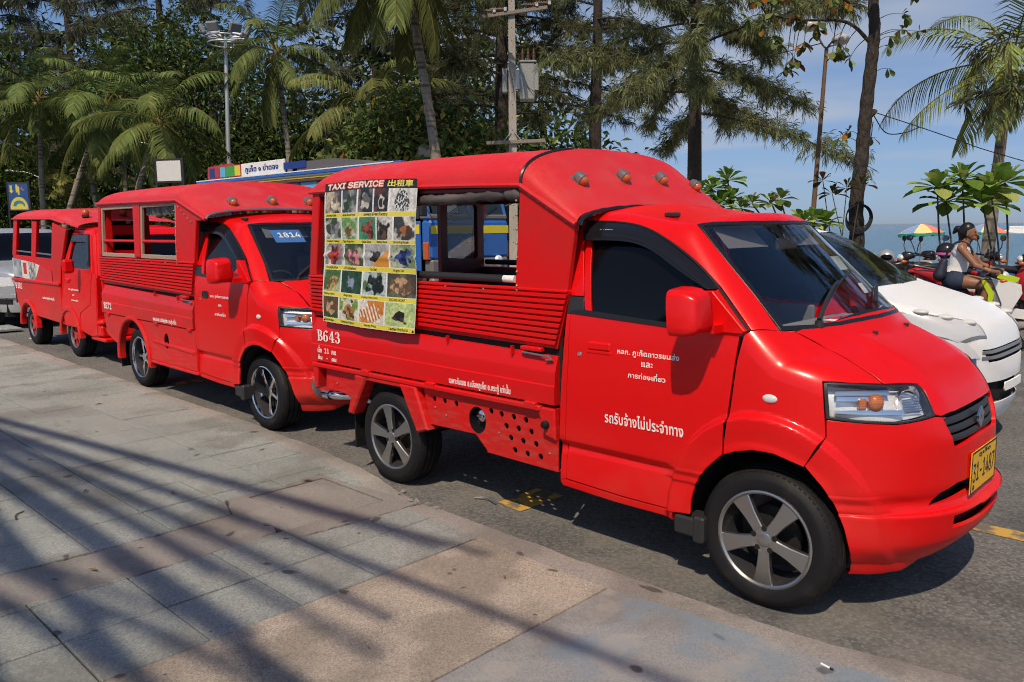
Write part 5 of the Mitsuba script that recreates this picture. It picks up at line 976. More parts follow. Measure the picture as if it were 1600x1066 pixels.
# pavement: a bed with the slabs lying on it
pv = thing('pavement', kind='structure')
xs = np.r_[np.linspace(-140, -14, 40), np.arange(-13.8, 4.0, .2), np.linspace(4.2, 60, 20)]
inner = lambda x: ky(x) - .15 + .02 * np.sin(x * 1.3)
V = np.array([[x, (float(ky(x)) - .12) if k else -60.0, PZ - .012] for x in xs for k in (0, 1)]); n = len(xs)
add('bedding', ply(tm(V, [q for i in range(n - 1) for q in ([2 * i, 2 * i + 2, 2 * i + 3], [2 * i, 2 * i + 3, 2 * i + 1])]), 'joint_dirt'), pv)
rg = np.random.default_rng(5)
def slab(poly, top, mt, name='slab', th=.03, b=.004, lab=None):
    for q in polys(poly):
        if q.area < .004: continue
        m = extr(q, top - th, top, 'xy', b); add(name, ply(m, mt, smooth=False), pv, lab)
keep = sg.Polygon([(x, float(ky(x)) - .155 - .025 * math.sin(x * 2.1) ** 2) for x in np.arange(-14, 4.01, .1)] + [(4, -20), (-14, -20)])
patch = sg.Polygon([(-2.98, -.30), (-2.62, -.29), (-2.30, -.235), (-2.05, -.245), (-2.06, -.62), (-2.10, -.99), (-2.42, -1.0), (-2.66, -1.08), (-2.95, -.98), (-2.93, -.6)])
strip = sg.Polygon([(-2.70, -1.05), (-2.26, -1.02), (-2.25, -1.4), (-2.28, -2.0), (-2.34, -2.6), (-2.78, -2.6), (-2.715, -2.0), (-2.69, -1.5)])
rows = [-.16, -.595, -1.005, -1.41, -1.82, -2.23, -2.64, -3.05, -3.46]
cols = [-1.40, -1.815, -2.245, -2.70, -3.11, -3.525, -3.945, -4.36, -4.775] + [-4.775 - .415 * k for k in range(1, 22)]
for i in range(len(cols) - 1):
    for j in range(len(rows) - 1):
        x1, x0 = cols[i] - .0035, cols[i + 1] + .0035; y1, y0 = rows[j] - .0035, rows[j + 1] + .0035
        if j == 0: y1 = .6
        gap = .006 if rg.random() < .7 else .012
        q = sg.box(x0, y0, x1 - (gap - .004), y1).intersection(keep).difference(patch.buffer(.006)).difference(strip.buffer(.006))
        if x0 < -9 and j > 5: continue
        slab(q, PZ + rg.normal(0, .0012), 'slab_stone')
# farther slabs in one mesh: past picking apart
far_ = []
for i in range(24):
    for j in range(7):
        x0 = -13.9 - .83 * (i + 1) + .006; y0 = rows[j + 1]
        far_.append(box(x0, x0 + .82, -.62 * (j + 1) + .9, -.62 * j + .9 - .008, PZ - .03, PZ + rg.normal(0, .001)))
add('far_slabs', ply(cat(far_), 'slab_stone'), pv, kind='stuff')
near_ = []
for i in range(14):
    for j in range(14):
        x0 = -7.6 + i * .83
        near_.append(box(x0 + .004, x0 + .826, -3.47 - .83 * (j + 1) + .004, -3.47 - .83 * j - .004, PZ - .03, PZ + rg.normal(0, .001)))
add('near_slabs', ply(cat(near_), 'slab_stone'), pv, kind='stuff')
def rough(poly, n=60, amp=.012, seed=1):
    r = np.random.default_rng(seed); L = poly.exterior.length; pts = []
    for k in range(n):
        p = poly.exterior.interpolate(L * k / n); pts.append((p.x + r.normal(0, amp), p.y + r.normal(0, amp)))
    return sg.Polygon(pts).buffer(0)
slab(rough(patch, 70, .006, 3).difference(sg.box(-2.9, -.86, -2.24, -.33)), PZ + .002, 'brown_concrete', 'repair')
slab(sg.box(-2.89, -.85, -2.25, -.34), PZ - .003, 'brown_concrete', 'cover_slab', b=.006)
slab(rough(strip, 80, .008, 4), PZ - .004, 'brown_concrete', 'repair', lab='brown crumbling concrete strip across the pavement')
peb = sg.Polygon([(-1.392, .6), (-.545, .6), (-.535, -4.0), (-1.41, -4.0)]).intersection(keep); slab(peb, PZ, 'pebble_stone', 'pebble_panel')
slab(sg.Polygon([(-.537, .6), (4, .6), (4, -5), (-.527, -5)]).intersection(keep), PZ + .001, 'blue_concrete', 'concrete_panel')
slab(sg.Polygon([(-1.41, -3.47), (-1.41, -4), (-.535, -4), (-.535, -6), (-2.6, -6), (-2.6, -3.47)]), PZ, 'pebble_stone', 'pebble_panel')
# kerb with a worn, broken edge
kx = np.r_[np.linspace(-40, -14, 60), np.arange(-13.8, 3.0, .035), np.linspace(3.1, 30, 40)]
r = meshkit.fbm(np.stack([kx * 2.2, kx * 0, kx * 0], -1), 4, 3) - .5; r2 = meshkit.fbm(np.stack([kx * 9, kx * 0 + 3, kx * 0], -1), 3, 8) - .5
brk = np.exp(-((kx + 2.25) / .32) ** 2)
edge = ky(kx) + .05 * r + .03 * r2 + brk * (.05 * r2 - .01)
prof = [(-.19, -.02), (-.165, .0), (-.09, .001), (-.02, -.004), (-.003, -.014), (.004, -.035), (.006, -.09)]
V = []
for i, x in enumerate(kx):
    h = .004 * (meshkit.fbm(np.array([[x * 5, 0, 0]]), 3, 2)[0] - .5)
    for j, (dy, dz) in enumerate(prof):
        w = min(1, (dy + .19) / .15); y = ky(x) - .0 + dy + (edge[i] - ky(x)) * w
        V.append([x, y, PZ + dz + h - .022 * brk[i] * w * (1 + r2[i] * 3) - (.012 if j >= 3 else 0) * max(0, r2[i]) * 2])
m_ = len(prof); f = []
for i in range(len(kx) - 1):
    for j in range(m_ - 1):
        a = i * m_ + j; f += [[a, a + m_, a + m_ + 1], [a, a + m_ + 1, a + 1]]
one('kerb', ply(tm(V, f), 'kerb_concrete', smooth=35), kind='structure')
# rubble in the broken kerb, a cigarette end, a twig
rub = []
for k in range(26):
    x = -2.25 + rg.normal(0, .22); y = float(ky(x)) - .02 + rg.normal(0, .05); s = rg.uniform(.006, .022)
    b = trimesh.creation.icosphere(subdivisions=1); b.vertices *= (rg.uniform(.6, 1.2, (len(b.vertices), 1))) * s * [1, 1, .6]; b.apply_translation([x, y, (PZ if y < ky(x) - .03 else .0) + s * .3 - (.012 if y < ky(x) - .03 else 0)]); rub.append(b)
one('rubble', ply(cat(rub), 'kerb_concrete'), 'grey crumbs of broken kerb beside the rear wheel of the front truck', 'rubble', kind='stuff')
ce = thing('cigarette_end', 'white cigarette end lying on the pavement at the lower right', 'cigarette end')
d_ = np.array([.05, -.012, 0]); o_ = np.array([.43, -.360, PZ + .005])
add('paper', ply(tube([o_, o_ + d_ * .75], .0042, 8), 'white_print', smooth=40), ce); add('burnt_tip', ply(tube([o_ + d_ * .75, o_ + d_], .0042, 8), 'black_plastic', smooth=40), ce)
one('twig', ply(tube(bez([(-3.62, -1.88, PZ + .006), (-3.58, -1.93, PZ + .008), (-3.50, -1.95, PZ + .006)], 5), .004, 5), 'joint_dirt'), 'small dark twig lying on the grey slabs at the left', 'twig')
litter = thing('wire_scrap', 'thin pale scrap of wire on the road beside the front truck', 'wire')
scene[litter] = ply(tube(bez([(-1.98, .16, .012), (-1.90, .19, .02), (-1.80, .17, .012)], 5), .005, 5), 'steel')

LW = ['on the near edge of the square cover slab', 'left of the brown cover slab', 'by the kerb beside the middle red truck', 'on the slabs left of the square cover', 'on the grey slabs beside the pink panel', 'on the brown crumbling strip', 'in the middle of the pink pebble panel', 'by the kerb behind the middle truck', 'on the slabs near the dark twig', 'on the bluish concrete near the cigarette end']
pbr('dry_leaf', (.20, .12, .05), .8)
for k, (x, y) in enumerate(((-2.9, -.45), (-3.3, -1.15), (-4.2, -.62), (-5.3, -.9), (-1.9, -1.3), (-2.45, -1.9), (-.95, -.62), (-6.4, -.5), (-3.75, -1.5), (.25, -.8))):
    r0 = np.random.default_rng(40 + k); a = r0.uniform(0, 6.28); L = r0.uniform(.02, .045); c, s = math.cos(a), math.sin(a)
    P = [[x + L * (u * c - v * s), y + L * (u * s + v * c), PZ + .004 + h * L] for u, v, h in ((-1, 0, .05), (0, .28, .35), (1, 0, .12), (0, -.28, .3))]
    one('fallen_leaf', ply(tm(P, [[0, 1, 2], [0, 2, 3]]), 'dry_leaf'), f'small curled dry leaf on the pavement, {LW[k]}', 'leaf', 'dry leaves on the pavement')
# ---------------------------------------------------------------- poster tied to the side of the front truck
PX = lambda u, v: ((-3.287 * (1 - v) - 3.192 * v) * (1 - u) + (-2.261 * (1 - v) - 2.224 * v) * u)
PZ_ = lambda u, v: ((1.039 * (1 - v) + 1.968 * v) * (1 - u) + (1.034 * (1 - v) + 1.963 * v) * u)
def sheet_at(uv, off=0.0):
    u, v = uv[:, 0], uv[:, 1]
    y = -.030 - .012 * np.sin(u * 3.1) * (1 - v) - .006 * np.sin(v * 9 + u * 2) - .004 * np.sin(u * 17 + v * 4) - .02 * (1 - v) * u ** 2 - .010 * np.exp(-((v - .49) / .012) ** 2)
    z = PZ_(u, v) + .008 * np.sin(u * 2.8 + .4) * (v > .9) + .01 * np.sin(u * math.pi) * (v - .5)
    return np.stack([PX(u, v), y - off, z], -1)
ROWS = [(.793, .940, [0, .21, .38, .56, .72, 1]), (.607, .760, [0, .20, .40, .60, .77, 1]), (.425, .578, [0, .23, .46, .74, 1]), (.230, .388, [0, .20, .45, .71, 1]), (.037, .193, [0, .19, .43, .70, 1])]
PAL = [((.05, .05, .05), (.45, .38, .28), (.62, .55, .42)), ((.30, .30, .30), (.05, .06, .06), (.10, .16, .08)), ((.02, .02, .02), (.16, .15, .14), (.45, .42, .38)), ((.02, .02, .02), (.10, .03, .03), (.5, .45, .38)), ((.45, .45, .44), (.60, .60, .58), (.04, .05, .05)),
       ((.03, .07, .03), (.55, .57, .50), (.20, .21, .23)), ((.12, .28, .08), (.48, .50, .44), (.50, .32, .14)), ((.05, .26, .13), (.06, .20, .12), (.28, .06, .04)), ((.50, .50, .48), (.05, .05, .05), (.10, .06, .04)), ((.60, .58, .52), (.04, .04, .04), (.34, .12, .04)),
       ((.48, .48, .46), (.20, .20, .20), (.38, .05, .04)), ((.05, .08, .03), (.30, .32, .24), (.55, .22, .24)), ((.33, .34, .35), (.40, .41, .42), (.04, .03, .03)), ((.16, .24, .10), (.36, .38, .30), (.03, .06, .25)),
       ((.05, .12, .03), (.36, .40, .22), (.45, .30, .10)), ((.012, .04, .02), (.02, .07, .03), (.22, .26, .38)), ((.42, .50, .52), (.08, .14, .04), (.02, .03, .03)), ((.06, .05, .04), (.10, .12, .06), (.45, .27, .16)),
       ((.04, .07, .02), (.14, .06, .03), (.46, .28, .17)), ((.60, .56, .48), (.14, .26, .03), (.38, .19, .07)), ((.60, .56, .50), (.50, .18, .03), (.45, .14, .03)), ((.42, .52, .22), (.34, .42, .18), (.05, .03, .025))]
def f_poster(p, n, uv):
    u, v = uv.x, uv.y
    wx = u + .02 * (noise(u * 22, v * 22) - .5); wy = v + .02 * (noise(u * 22, v * 22, 7) - .5)
    fine = fbm(u * 26, v * 26, 1, 4); det = noise(u * 75, v * 75, 5)
    col = mi.Color3f(.70, .70, .68); k = 0
    for z0, z1, cs in ROWS:
        for a, b in zip(cs[:-1], cs[1:]):
            a_, b_ = a + .012, b - .004
            ins = (u > a_) & (u < b_) & (v > z0) & (v < z1)
            c0, c1, c2 = PAL[k]; cx, cy = (a_ + b_) / 2, (z0 + z1) / 2 - .008
            rx, ry = (b_ - a_) * (.24 + .06 * ((k * 7) % 3)), (z1 - z0) * (.30 + .05 * ((k * 5) % 3))
            d = dr.sqrt(dr.square((wx - cx) / rx) + dr.square((wy - cy) / ry)) + 1.1 * (noise(u * 34 + k, v * 34) - .5)
            base = mix(c0, c1, smoothstep(.40, .62, fbm(u * 14 + k * 3.7, v * 14, k, 3)))
            fg = mix(c2, (c2[0] * .25, c2[1] * .25, c2[2] * .25), smoothstep(.45, .6, fine))
            if k == 20: fg = mix(c2, (.66, .60, .50), smoothstep(.4, .6, dr.sin((u + v * .5) * 190) * .5 + .5))
            if k == 3: fg = mix(c2, c0, smoothstep(.1, .3, dr.abs(d - .75)))
            if k == 4: fg = mix(c2, c1, smoothstep(.45, .55, voronoi(u * 60, v * 60)[0]))
            c = mix(fg, base, smoothstep(.85, 1.05, d)) * (.72 + .55 * det)
            if k == 12: c = mix(c, (.60, .26, .04), smoothstep(.0, .01, (u - cx) * .6 - (v - cy) - .02))
            col = dr.select(ins, c, col); k += 1
    yel = mi.Bool(False)
    for z0, z1 in ((.760, .793), (.578, .607), (.388, .425), (.193, .230), (.0, .037)): yel |= (v > z0 + .003) & (v < z1 - .003) & (u > .008)
    col = dr.select(yel, mi.Color3f(.66, .58, .06), col)
    col = dr.select(v > .940, mi.Color3f(.018, .016, .016), col)
    return col
pbr('poster_print', proc(f_poster), .30, 0, specular=.5)
po = thing('poster', 'advertising poster of small photographs headed TAXI SERVICE on the front truck', 'poster')
g = 60
uu, vv = np.meshgrid(np.linspace(0, 1, g), np.linspace(0, 1, g)); uv = np.stack([uu.ravel(), vv.ravel()], -1)
i, j = np.meshgrid(np.arange(g - 1), np.arange(g - 1), indexing='ij'); b = (i * g + j).ravel()
ff = np.vstack([np.stack([b, b + 1, b + g + 1], 1), np.stack([b, b + g + 1, b + g], 1)])
add('sheet', ply(tm(sheet_at(uv), ff), 'poster_print', smooth=True, uv=uv), po)
add('sheet_back', ply(tm(sheet_at(uv, -.0015), ff), 'paper_white', smooth=True), po)
def on_sheet(poly, mt, off=.001, name='print'):
    v, fc = ngrid(poly, .03); add(name, ply(tm(sheet_at(v, off), fc), mt, smooth=True), po)
pbr('poster_red', (.55, .12, .06), .4); pbr('poster_yellow', (.72, .62, .12), .4)
hd = latin('TAXI SERVICE', .03, .66, .952, .992, True, .22)
on_sheet(hd.buffer(.005), 'poster_red', .001, 'heading_outline'); on_sheet(hd, 'white_print', .002, 'heading')
on_sheet(write('taxi', .70, .96, .95, .995, .2), 'poster_yellow', .002, 'heading_chinese')
CAPS = [(.02, .14, .766, .786, 'Landing Gate'), (.23, .37, .766, .786, 'Aqua Show Pool'), (.46, .72, .763, .790, 'Jewelry & Pearl Factory'), (.03, .17, .583, .602, 'Elephant Trekking'), (.22, .36, .583, .602, 'Tiger Kingdom'), (.44, .54, .583, .602, 'Snake Show'), (.61, .72, .583, .602, 'Monkey Show'), (.78, .93, .583, .602, 'Shooting Range'),
        (.03, .16, .396, .416, 'Crocodile Show'), (.24, .38, .396, .416, 'ATV Adventure'), (.53, .60, .396, .416, 'Go-Kart'), (.78, .88, .396, .416, 'Buggy Car'), (.02, .14, .202, .221, 'Fishing Safari'), (.25, .35, .202, .221, 'Bungy Jump'), (.46, .62, .202, .221, 'Flying Hanuman'), (.75, .90, .202, .221, 'ESCAPE HUNT'), (.03, .14, .008, .028, 'Spa & Massage'), (.22, .38, .008, .028, 'Cashewnut Factory'), (.50, .62, .008, .028, 'Honey Shop'), (.76, .94, .008, .028, 'Leather Products')]
for a, b_, c_, d_, t in CAPS: on_sheet(latin(t, a, b_, c_, d_, True), 'black_trim', .001, 'caption')
for u, v in ((.02, .012), (.985, .012)): on_sheet(circ(u, v, .009), 'black_trim', .0015, 'eyelet')
dp = thing('papers', 'red and white papers and leaflets lying on the dashboard of the front truck', 'paper')
pbr('paper_red', (.45, .04, .05), .6); pbr('paper_pale', (.45, .52, .50), .6)
rp = np.random.default_rng(8)
for k in range(9):
    x, y = -.03 + rp.normal(0, .035), 1.02 + .045 * k + rp.normal(0, .02); a = rp.uniform(-.6, .6)
    m = box(-.07, .07, -.05, .05, 0, .004 + .01 * (k % 2)).apply_transform(trimesh.transformations.rotation_matrix(rp.uniform(-.35, .1), [0, 1, 0])).apply_transform(trimesh.transformations.rotation_matrix(a, [0, 0, 1])).apply_translation([x, min(y, 1.38), 1.178 + .006 * k * (k < 5)])
    add('leaflet', ply(m, ('paper_white', 'paper_red', 'paper_pale')[k % 3]), dp)
add('screen_sticker', ply(tm([[-.235, 1.16, 1.50], [-.235, 1.26, 1.50], [-.175, 1.26, 1.43], [-.175, 1.16, 1.43]], [[0, 1, 2], [0, 2, 3]]), 'paper_pale'), t1)
add('screen_sticker', ply(tm([[-.10, 1.20, 1.36], [-.10, 1.26, 1.36], [-.06, 1.26, 1.31], [-.06, 1.20, 1.31]], [[0, 1, 2], [0, 2, 3]]), 'paper_white'), t1)
# ---------------------------------------------------------------- second truck
CUR[0] = T().translate([-4.488, .126, 0]).rotate([0, 0, 1], -1.66).scale([1.070, 1.027, 1.027])
t2 = thing('songthaew_truck', 'red passenger pickup taxi numbered B272, the middle one of the three', 'truck', 'red taxi trucks parked along the kerb')
cab(t2); bed(t2, 2)
wheel(t2, -.075, .060, .312, 'dish', 'chrome', 'alloy_dark'); wheel(t2, -2.675, .060, .312, 'dish', 'chrome', 'alloy_dark', roll=20)
wheel(t2, -.075, 1.54, .312, 'dish', 'chrome', 'alloy_dark', 1); wheel(t2, -2.675, 1.54, .312, 'dish', 'chrome', 'alloy_dark', 1)
for k, (a, b, c_, d_) in dict(co1=(-.80, -.45, 1.050, 1.085), co2=(-.65, -.59, .985, 1.006), co3=(-.72, -.52, .905, .94)).items():
    add('lettering', S_(drape(write(k, a, b, c_, d_)), 'white_print'), t2)
add('lettering', flat_print(write('area', -2.06, -1.52, .745, .81), -.0182), t2)
add('fleet_number', flat_print(latin('B272', -3.40, -3.18, .79, .86, True), -.0185), t2)
pbr('sticker_blue', (.05, .16, .42), .4); pbr('sticker_yellow', (.7, .62, .12), .5)
def ws_card(name, y0, y1, t0, t1, mt, lab=None):
    P = []
    for y, t in ((y0, t0), (y1, t0), (y1, t1), (y0, t1)):
        z = 1.25 + .40 * t; x = .125 - .42 * (y - .8) ** 2 - (z - 1.215 - .06) / .92 - .03; P.append([x, y, z])
    return add(name, ply(tm(P, [[0, 1, 2], [0, 2, 3]]), mt), t2), np.array(P)
a, P = ws_card('permit_card', .34, .58, .68, .94, 'sticker_blue'); 
q = latin('1814', .18, .92, .35, .75, True); v, fc = ngrid(q, .2); W_ = P[0] + v[:, :1] * (P[1] - P[0]) + v[:, 1:] * (P[3] - P[0]) + [.004, 0, .004]
add('permit_number', ply(tm(W_, fc), 'white_print'), a)
ws_card('permit_card', .78, .98, .66, .90, 'sticker_blue'); ws_card('permit_card', 1.02, 1.18, .78, .90, 'sticker_yellow')
CUR[0] = None
# ---------------------------------------------------------------- third truck, an older boxy model
CUR[0] = T().translate([-10.20, .50, 0])
t3 = thing('old_taxi_truck', 'older red passenger pickup taxi numbered B 581, the farthest of the three', 'truck', 'red taxi trucks parked along the kerb')
W3 = 1.42
def m3(m): return tm(np.c_[m.vertices[:, 0], W3 - m.vertices[:, 1], m.vertices[:, 2]], m.faces[:, ::-1])
def both3(name, mesh, mt, sm=30, parent=None):
    k1 = add(name, ply(mesh, mt, smooth=sm), parent or t3); add(name, ply(m3(mesh), mt, smooth=sm), parent or t3); return k1
arcF = [(.33 * math.cos(a), .285 + .34 * math.sin(a)) for a in np.linspace(math.pi + .1, -.1, 18)]
arcR = [(-1.80 + .33 * math.cos(a), .285 + .34 * math.sin(a)) for a in np.linspace(math.pi + .1, -.1, 18)]
cabp = sg.Polygon([(-.27, .52)] + [(x, z) for x, z in arcF if z > .34 and x > -.25] + [(.78, .33), (.98, .36), (1.02, .70), (1.06, 1.12), (.88, 1.62), (.80, 1.70), (.14, 1.72), (-.20, 1.20), (-.29, .75)])
dwin = sg.Polygon([(.17, 1.62), (.72, 1.62), (.86, 1.20), (.03, 1.20)])
lean = lambda m: tm(np.c_[m.vertices[:, 0], m.vertices[:, 1] + .10 * np.clip((m.vertices[:, 2] - 1.1) / .6, 0, 1) ** 1.2 * (m.vertices[:, 1] < .5), m.vertices[:, 2]], m.faces)
both3('cab_side', lean(extr(cabp.difference(dwin), .04, -.01, 'xz', .02)), 'red_paint')
d3 = both3('door', lean(extr(sg.Polygon([(.12, 1.66), (.76, 1.66), (.93, 1.16), (.80, .75), (.42, .62), (.36, .42), (-.20, .42), (-.24, .75), (-.16, 1.2)]).difference(dwin), .0, -.016, 'xz', .006)), 'red_paint')
both3('window', lean(extr(dwin.buffer(.01), .012, .004, 'xz')), 'tint_glass', False)
both3('rain_visor', lean(extr(sg.Polygon([(.15, 1.64), (.74, 1.64), (.88, 1.24), (.84, 1.24), (.70, 1.54), (.13, 1.54)]), -.012, -.04, 'xz', .008)), 'black_gloss')
both3('mirror', box(.50, .58, -.22, -.08, 1.15, 1.33, .03), 'red_paint'); both3('handle', box(-.02, .12, -.03, 0, 1.02, 1.06, .008), 'red_paint')
add('nose', ply(hull([[x, y, z] for y in (.0, W3) for x, z in ((.95, .36), (1.03, .70), (1.06, 1.10), (.9, 1.10), (.8, .36))] + [[1.07, .5, 1.08], [1.07, .92, 1.08], [1.05, .5, .7], [1.05, .92, .7]]), 'red_paint', smooth=20), t3)
add('windscreen', ply(hull([[x, y, z] for (x, z, i_) in ((1.065, 1.13, .07), (.90, 1.62, .14), (1.05, 1.12, .07), (.88, 1.61, .14)) for y in (i_, W3 - i_)]), 'tint_glass'), t3)
both3('pillar', tube([(1.06, .05, 1.12), (.89, .13, 1.64)], .035, 8), 'red_paint', 40)
add('cab_roof', ply(hull([[x, y, z] for x, z, i_ in ((.90, 1.63, .12), (.82, 1.70, .12), (.10, 1.735, .12), (.10, 1.66, .09)) for y in (i_, W3 - i_)] + [[.75, .4, 1.74], [.75, 1.0, 1.74], [.1, .4, 1.78], [.1, 1.0, 1.78]]), 'red_paint', smooth=30), t3)
hl3 = both3('headlight', cat(box(1.02, 1.075, .06, .30, .66, .90, .01)), 'red_paint')
add('lens', ply(lathe([(.0001, .03), (.06, .026), (.085, .008), (.09, -.02)], 22, 'x').apply_translation([1.075, .18, .78]), 'lamp_bowl', smooth=40), hl3)
add('bumper', ply(cat(box(.74, 1.12, -.01, W3 + .01, .50, .58, .03), box(.76, 1.10, .0, W3, .36, .50, .02), box(.72, 1.20, .0, W3, .30, .345, .012)), 'red_paint'), t3)
both3('side_lamp', box(1.08, 1.115, .06, .30, .42, .49, .008), 'amber_dull')
bedp = sg.Polygon([(-2.42, .98), (-.31, .95), (-.27, .42), (-1.46, .46)] + [(x, z) for x, z in arcR[::-1] if z > .49 and x < -1.48] + [(-2.14, .50), (-2.30, .60)]).buffer(0)
both3('bed_side', extr(bedp, .04, -.01, 'xz', .012), 'red_panel')
both3('bed_rail', box(-2.43, -.30, -.03, .03, .945, .99, .01), 'red_panel')
for cx in (0, -1.80):
    o = [(cx + r * math.cos(a), .285 + r * math.sin(a)) for r, aa in ((.40, np.linspace(0, math.pi, 24)), (.335, np.linspace(math.pi, 0, 24))) for a in aa]
    both3('wheel_flare', extr(sg.Polygon(o), .04, -.035, 'xz', .014), 'red_panel')
both3('upper_side', extr(sg.Polygon([(-2.40, 1.34), (-.40, 1.30), (-.32, .98), (-2.42, 1.0)]), .035, .005, 'xz', .004), 'red_panel')
for q in ([(-2.20, 1.86), (-2.02, 1.86), (-2.24, 1.33), (-2.42, 1.33)], [(-1.32, 1.84), (-1.10, 1.83), (-1.30, 1.31), (-1.50, 1.31)]): both3('post', extr(sg.Polygon(q), .04, .002, 'xz', .006), 'red_panel')
both3('front_panel', extr(sg.Polygon([(-.43, 1.80), (.10, 1.70), (-.22, 1.22), (-.30, .96), (-.60, .97), (-.60, 1.30)]), .03, -.002, 'xz', .006), 'red_panel')
both3('window_bar', tube([(-2.24, .02, 1.40), (-.55, .02, 1.36)], .012, 6), 'steel', 40)
xs3 = np.r_[np.linspace(-2.22, -2.05, 8), np.linspace(-1.9, -.45, 8), np.linspace(-.40, .55, 8)]
g3 = lambda x: 1.875 - .025 * (x + 2.2) / 1.8 if x < -.42 else 1.850 - .13 * (x + .42) / .97
h3 = lambda x: (.15 * (.3 + .7 * math.sqrt(max(0, 1 - (1 - min(1, (x + 2.22) / .17)) ** 2)))) if x < -.42 else .15 - .06 * (x + .42) / .97
cg3, V3 = canopy_grid(xs3, g3, h3); cg3.vertices[:, 1] = (cg3.vertices[:, 1] - .8) * (W3 / 1.6) + W3 / 2
add('canopy', ply(cg3, 'red_canopy', smooth=35), t3)
both3('gutter', tube([[x, -.01, g3(x)] for x in (-2.22, -1.3, -.42, .1)], .014, 6), 'red_canopy', 40)
for y in (.22, .46, .70, .95, 1.19):
    L = add('roof_lamp', ply(lathe([(.0001, 0), (.045, .005), (.045, .03), (.02, .04)], 16, 'z').apply_translation([.20, y, 1.86]), 'black_plastic', smooth=35), t3)
    add('lens', ply(trimesh.creation.icosphere(subdivisions=2).apply_scale(.048).apply_translation([.21, y, 1.92]), 'amber_dull', smooth=True), L)
add('tail', ply(cat(box(-2.43, -2.40, .0, W3, .60, 1.0), box(-2.36, -.3, .05, W3 - .05, .55, .66), box(-2.36, -.4, .06, .30, .98, 1.05), box(-2.36, -.4, W3 - .3, W3 - .06, .98, 1.05)), 'dark_red'), t3)
add('chassis', ply(cat(box(-2.3, .95, .35, 1.07, .30, .50), box(-.3, .9, .05, 1.37, .5, .9)), 'void'), t3)
add('bulkhead', ply(box(-.36, -.30, .03, W3 - .03, .9, 1.70), 'dark_red'), t3)
add('exhaust', ply(tube(bez([(-2.0, .22, .36), (-2.3, .12, .40), (-2.46, .08, .41)], 5), .03, 10), 'chrome', smooth=40), t3)
for x, y, sd in ((0, .035, -1), (-1.80, .035, -1), (0, W3 - .035, 1), (-1.80, W3 - .035, 1)): wheel(t3, x, y, .285, 'star', 'alloy_red', 'alloy_dark', sd, R=.285, lipm='steel')

add('lettering', ply(extr(write('co1', .06, .46, .90, .94), -.0185, -.0195, 'xz'), 'white_print'), t3)
add('lettering', ply(extr(write('co2', .20, .27, .84, .86), -.0185, -.0195, 'xz'), 'white_print'), t3)
add('lettering', ply(extr(write('co3', .14, .40, .77, .80), -.0185, -.0195, 'xz'), 'white_print'), t3)
add('lettering', ply(extr(write('area', -1.08, -.58, .72, .78), -.0115, -.0125, 'xz'), 'white_print'), t3)
add('fleet_number', ply(extr(latin('B 581', -2.33, -2.02, .83, .92, True), -.0115, -.0125, 'xz'), 'white_print'), t3)
def f_banner(p, n, uv):
    u, v = (p.x + 12.60) / 1.79, (p.z - .98) / .3
    c = mi.Color3f(.62, .61, .58)
    d = noise(u * 14, v * 4); c = dr.select(dr.abs(u - .13) < .10 + .03 * d, mix((.10, .16, .22), (.45, .5, .5), d), c)
    c = dr.select((dr.abs(u - .33) < .045) & (dr.abs(v - .55) < .28), mi.Color3f(.5, .03, .03), c)
    c = dr.select((dr.abs(u - .52) < .09), mix((.05, .05, .06), (.6, .6, .58), noise(u * 40, v * 9)), c)
    return dr.select(u - v * .18 > .58, mi.Color3f(.55, .02, .025), c)
pbr('banner_print', proc(f_banner), .4)
bn = one('side_banner', ply(extr(sg.Polygon([(-2.40, 1.29), (-1.4, 1.235), (-.62, 1.14), (-.62, .975), (-1.4, .985), (-2.40, 1.01)]), .0, -.006, 'xz'), 'banner_print'), 'white and red printed banner fixed to the side of the farthest red truck', 'banner')
CUR[0] = None
# ---------------------------------------------------------------- general car bodies
def car_surface(top, half, zs, nose, tail, plan=3.0, k=.07, inset=None, cy=0.0):
    """top: (x, z) of the centre line; half width; inset(z) of the sides; nose and tail x"""
    tx, tz = zip(*top); ti = PchipInterpolator(tx, tz); cx, L = (nose + tail) / 2, (nose - tail) / 2
    iz, iv = zip(*inset); ii = PchipInterpolator(iz, iv)
    def f(P):
        x, y, z = P[..., 0], P[..., 1] - cy, P[..., 2]
        hw = half - ii(np.clip(z, iz[0], iz[-1]))
        ln = L - .05 * np.maximum(0, (.45 - z) / .2) ** 2 - .35 * np.maximum(0, z - zs)
        ff = ((np.abs(x - cx) / ln) ** (plan * 2.2) + (np.abs(y) / hw) ** plan) ** (1 / plan) - 1
        t = ti(np.clip(x, tx[0], tx[-1])) - .05 * (y / half) ** 2
        r = ff * half
        return smax(r, (z - t) * .75, k)
    return f
def car(key, f, zs, z0, nose, tail, half, cy, paint, cuts=(), axles=(), step=.035):
    """lower ring below zs and the top above it, cut apart along the same line"""
    ax, ay = (nose + tail) / 2, cy
    def cyl(poly, stp, off=0.0, thick=.01, a_x=None):
        v2, fc = ngrid(poly, stp); a = np.radians(v2[:, 0]); out = np.stack([np.sin(a), -np.cos(a), a * 0], -1)
        O = np.stack([ax + 0 * a, ay + 0 * a, v2[:, 1]], -1) + out * 3.2
        P, ok = shoot(O, -out, .1, 3.15, 120, lambda Q: f(Q) - off); return finish(P, ok, fc, out, lambda Q: f(Q) - off, thick)
    return cyl
def ang(ax, ay, x, y): return math.degrees(math.atan2(x - ax, ay - y))
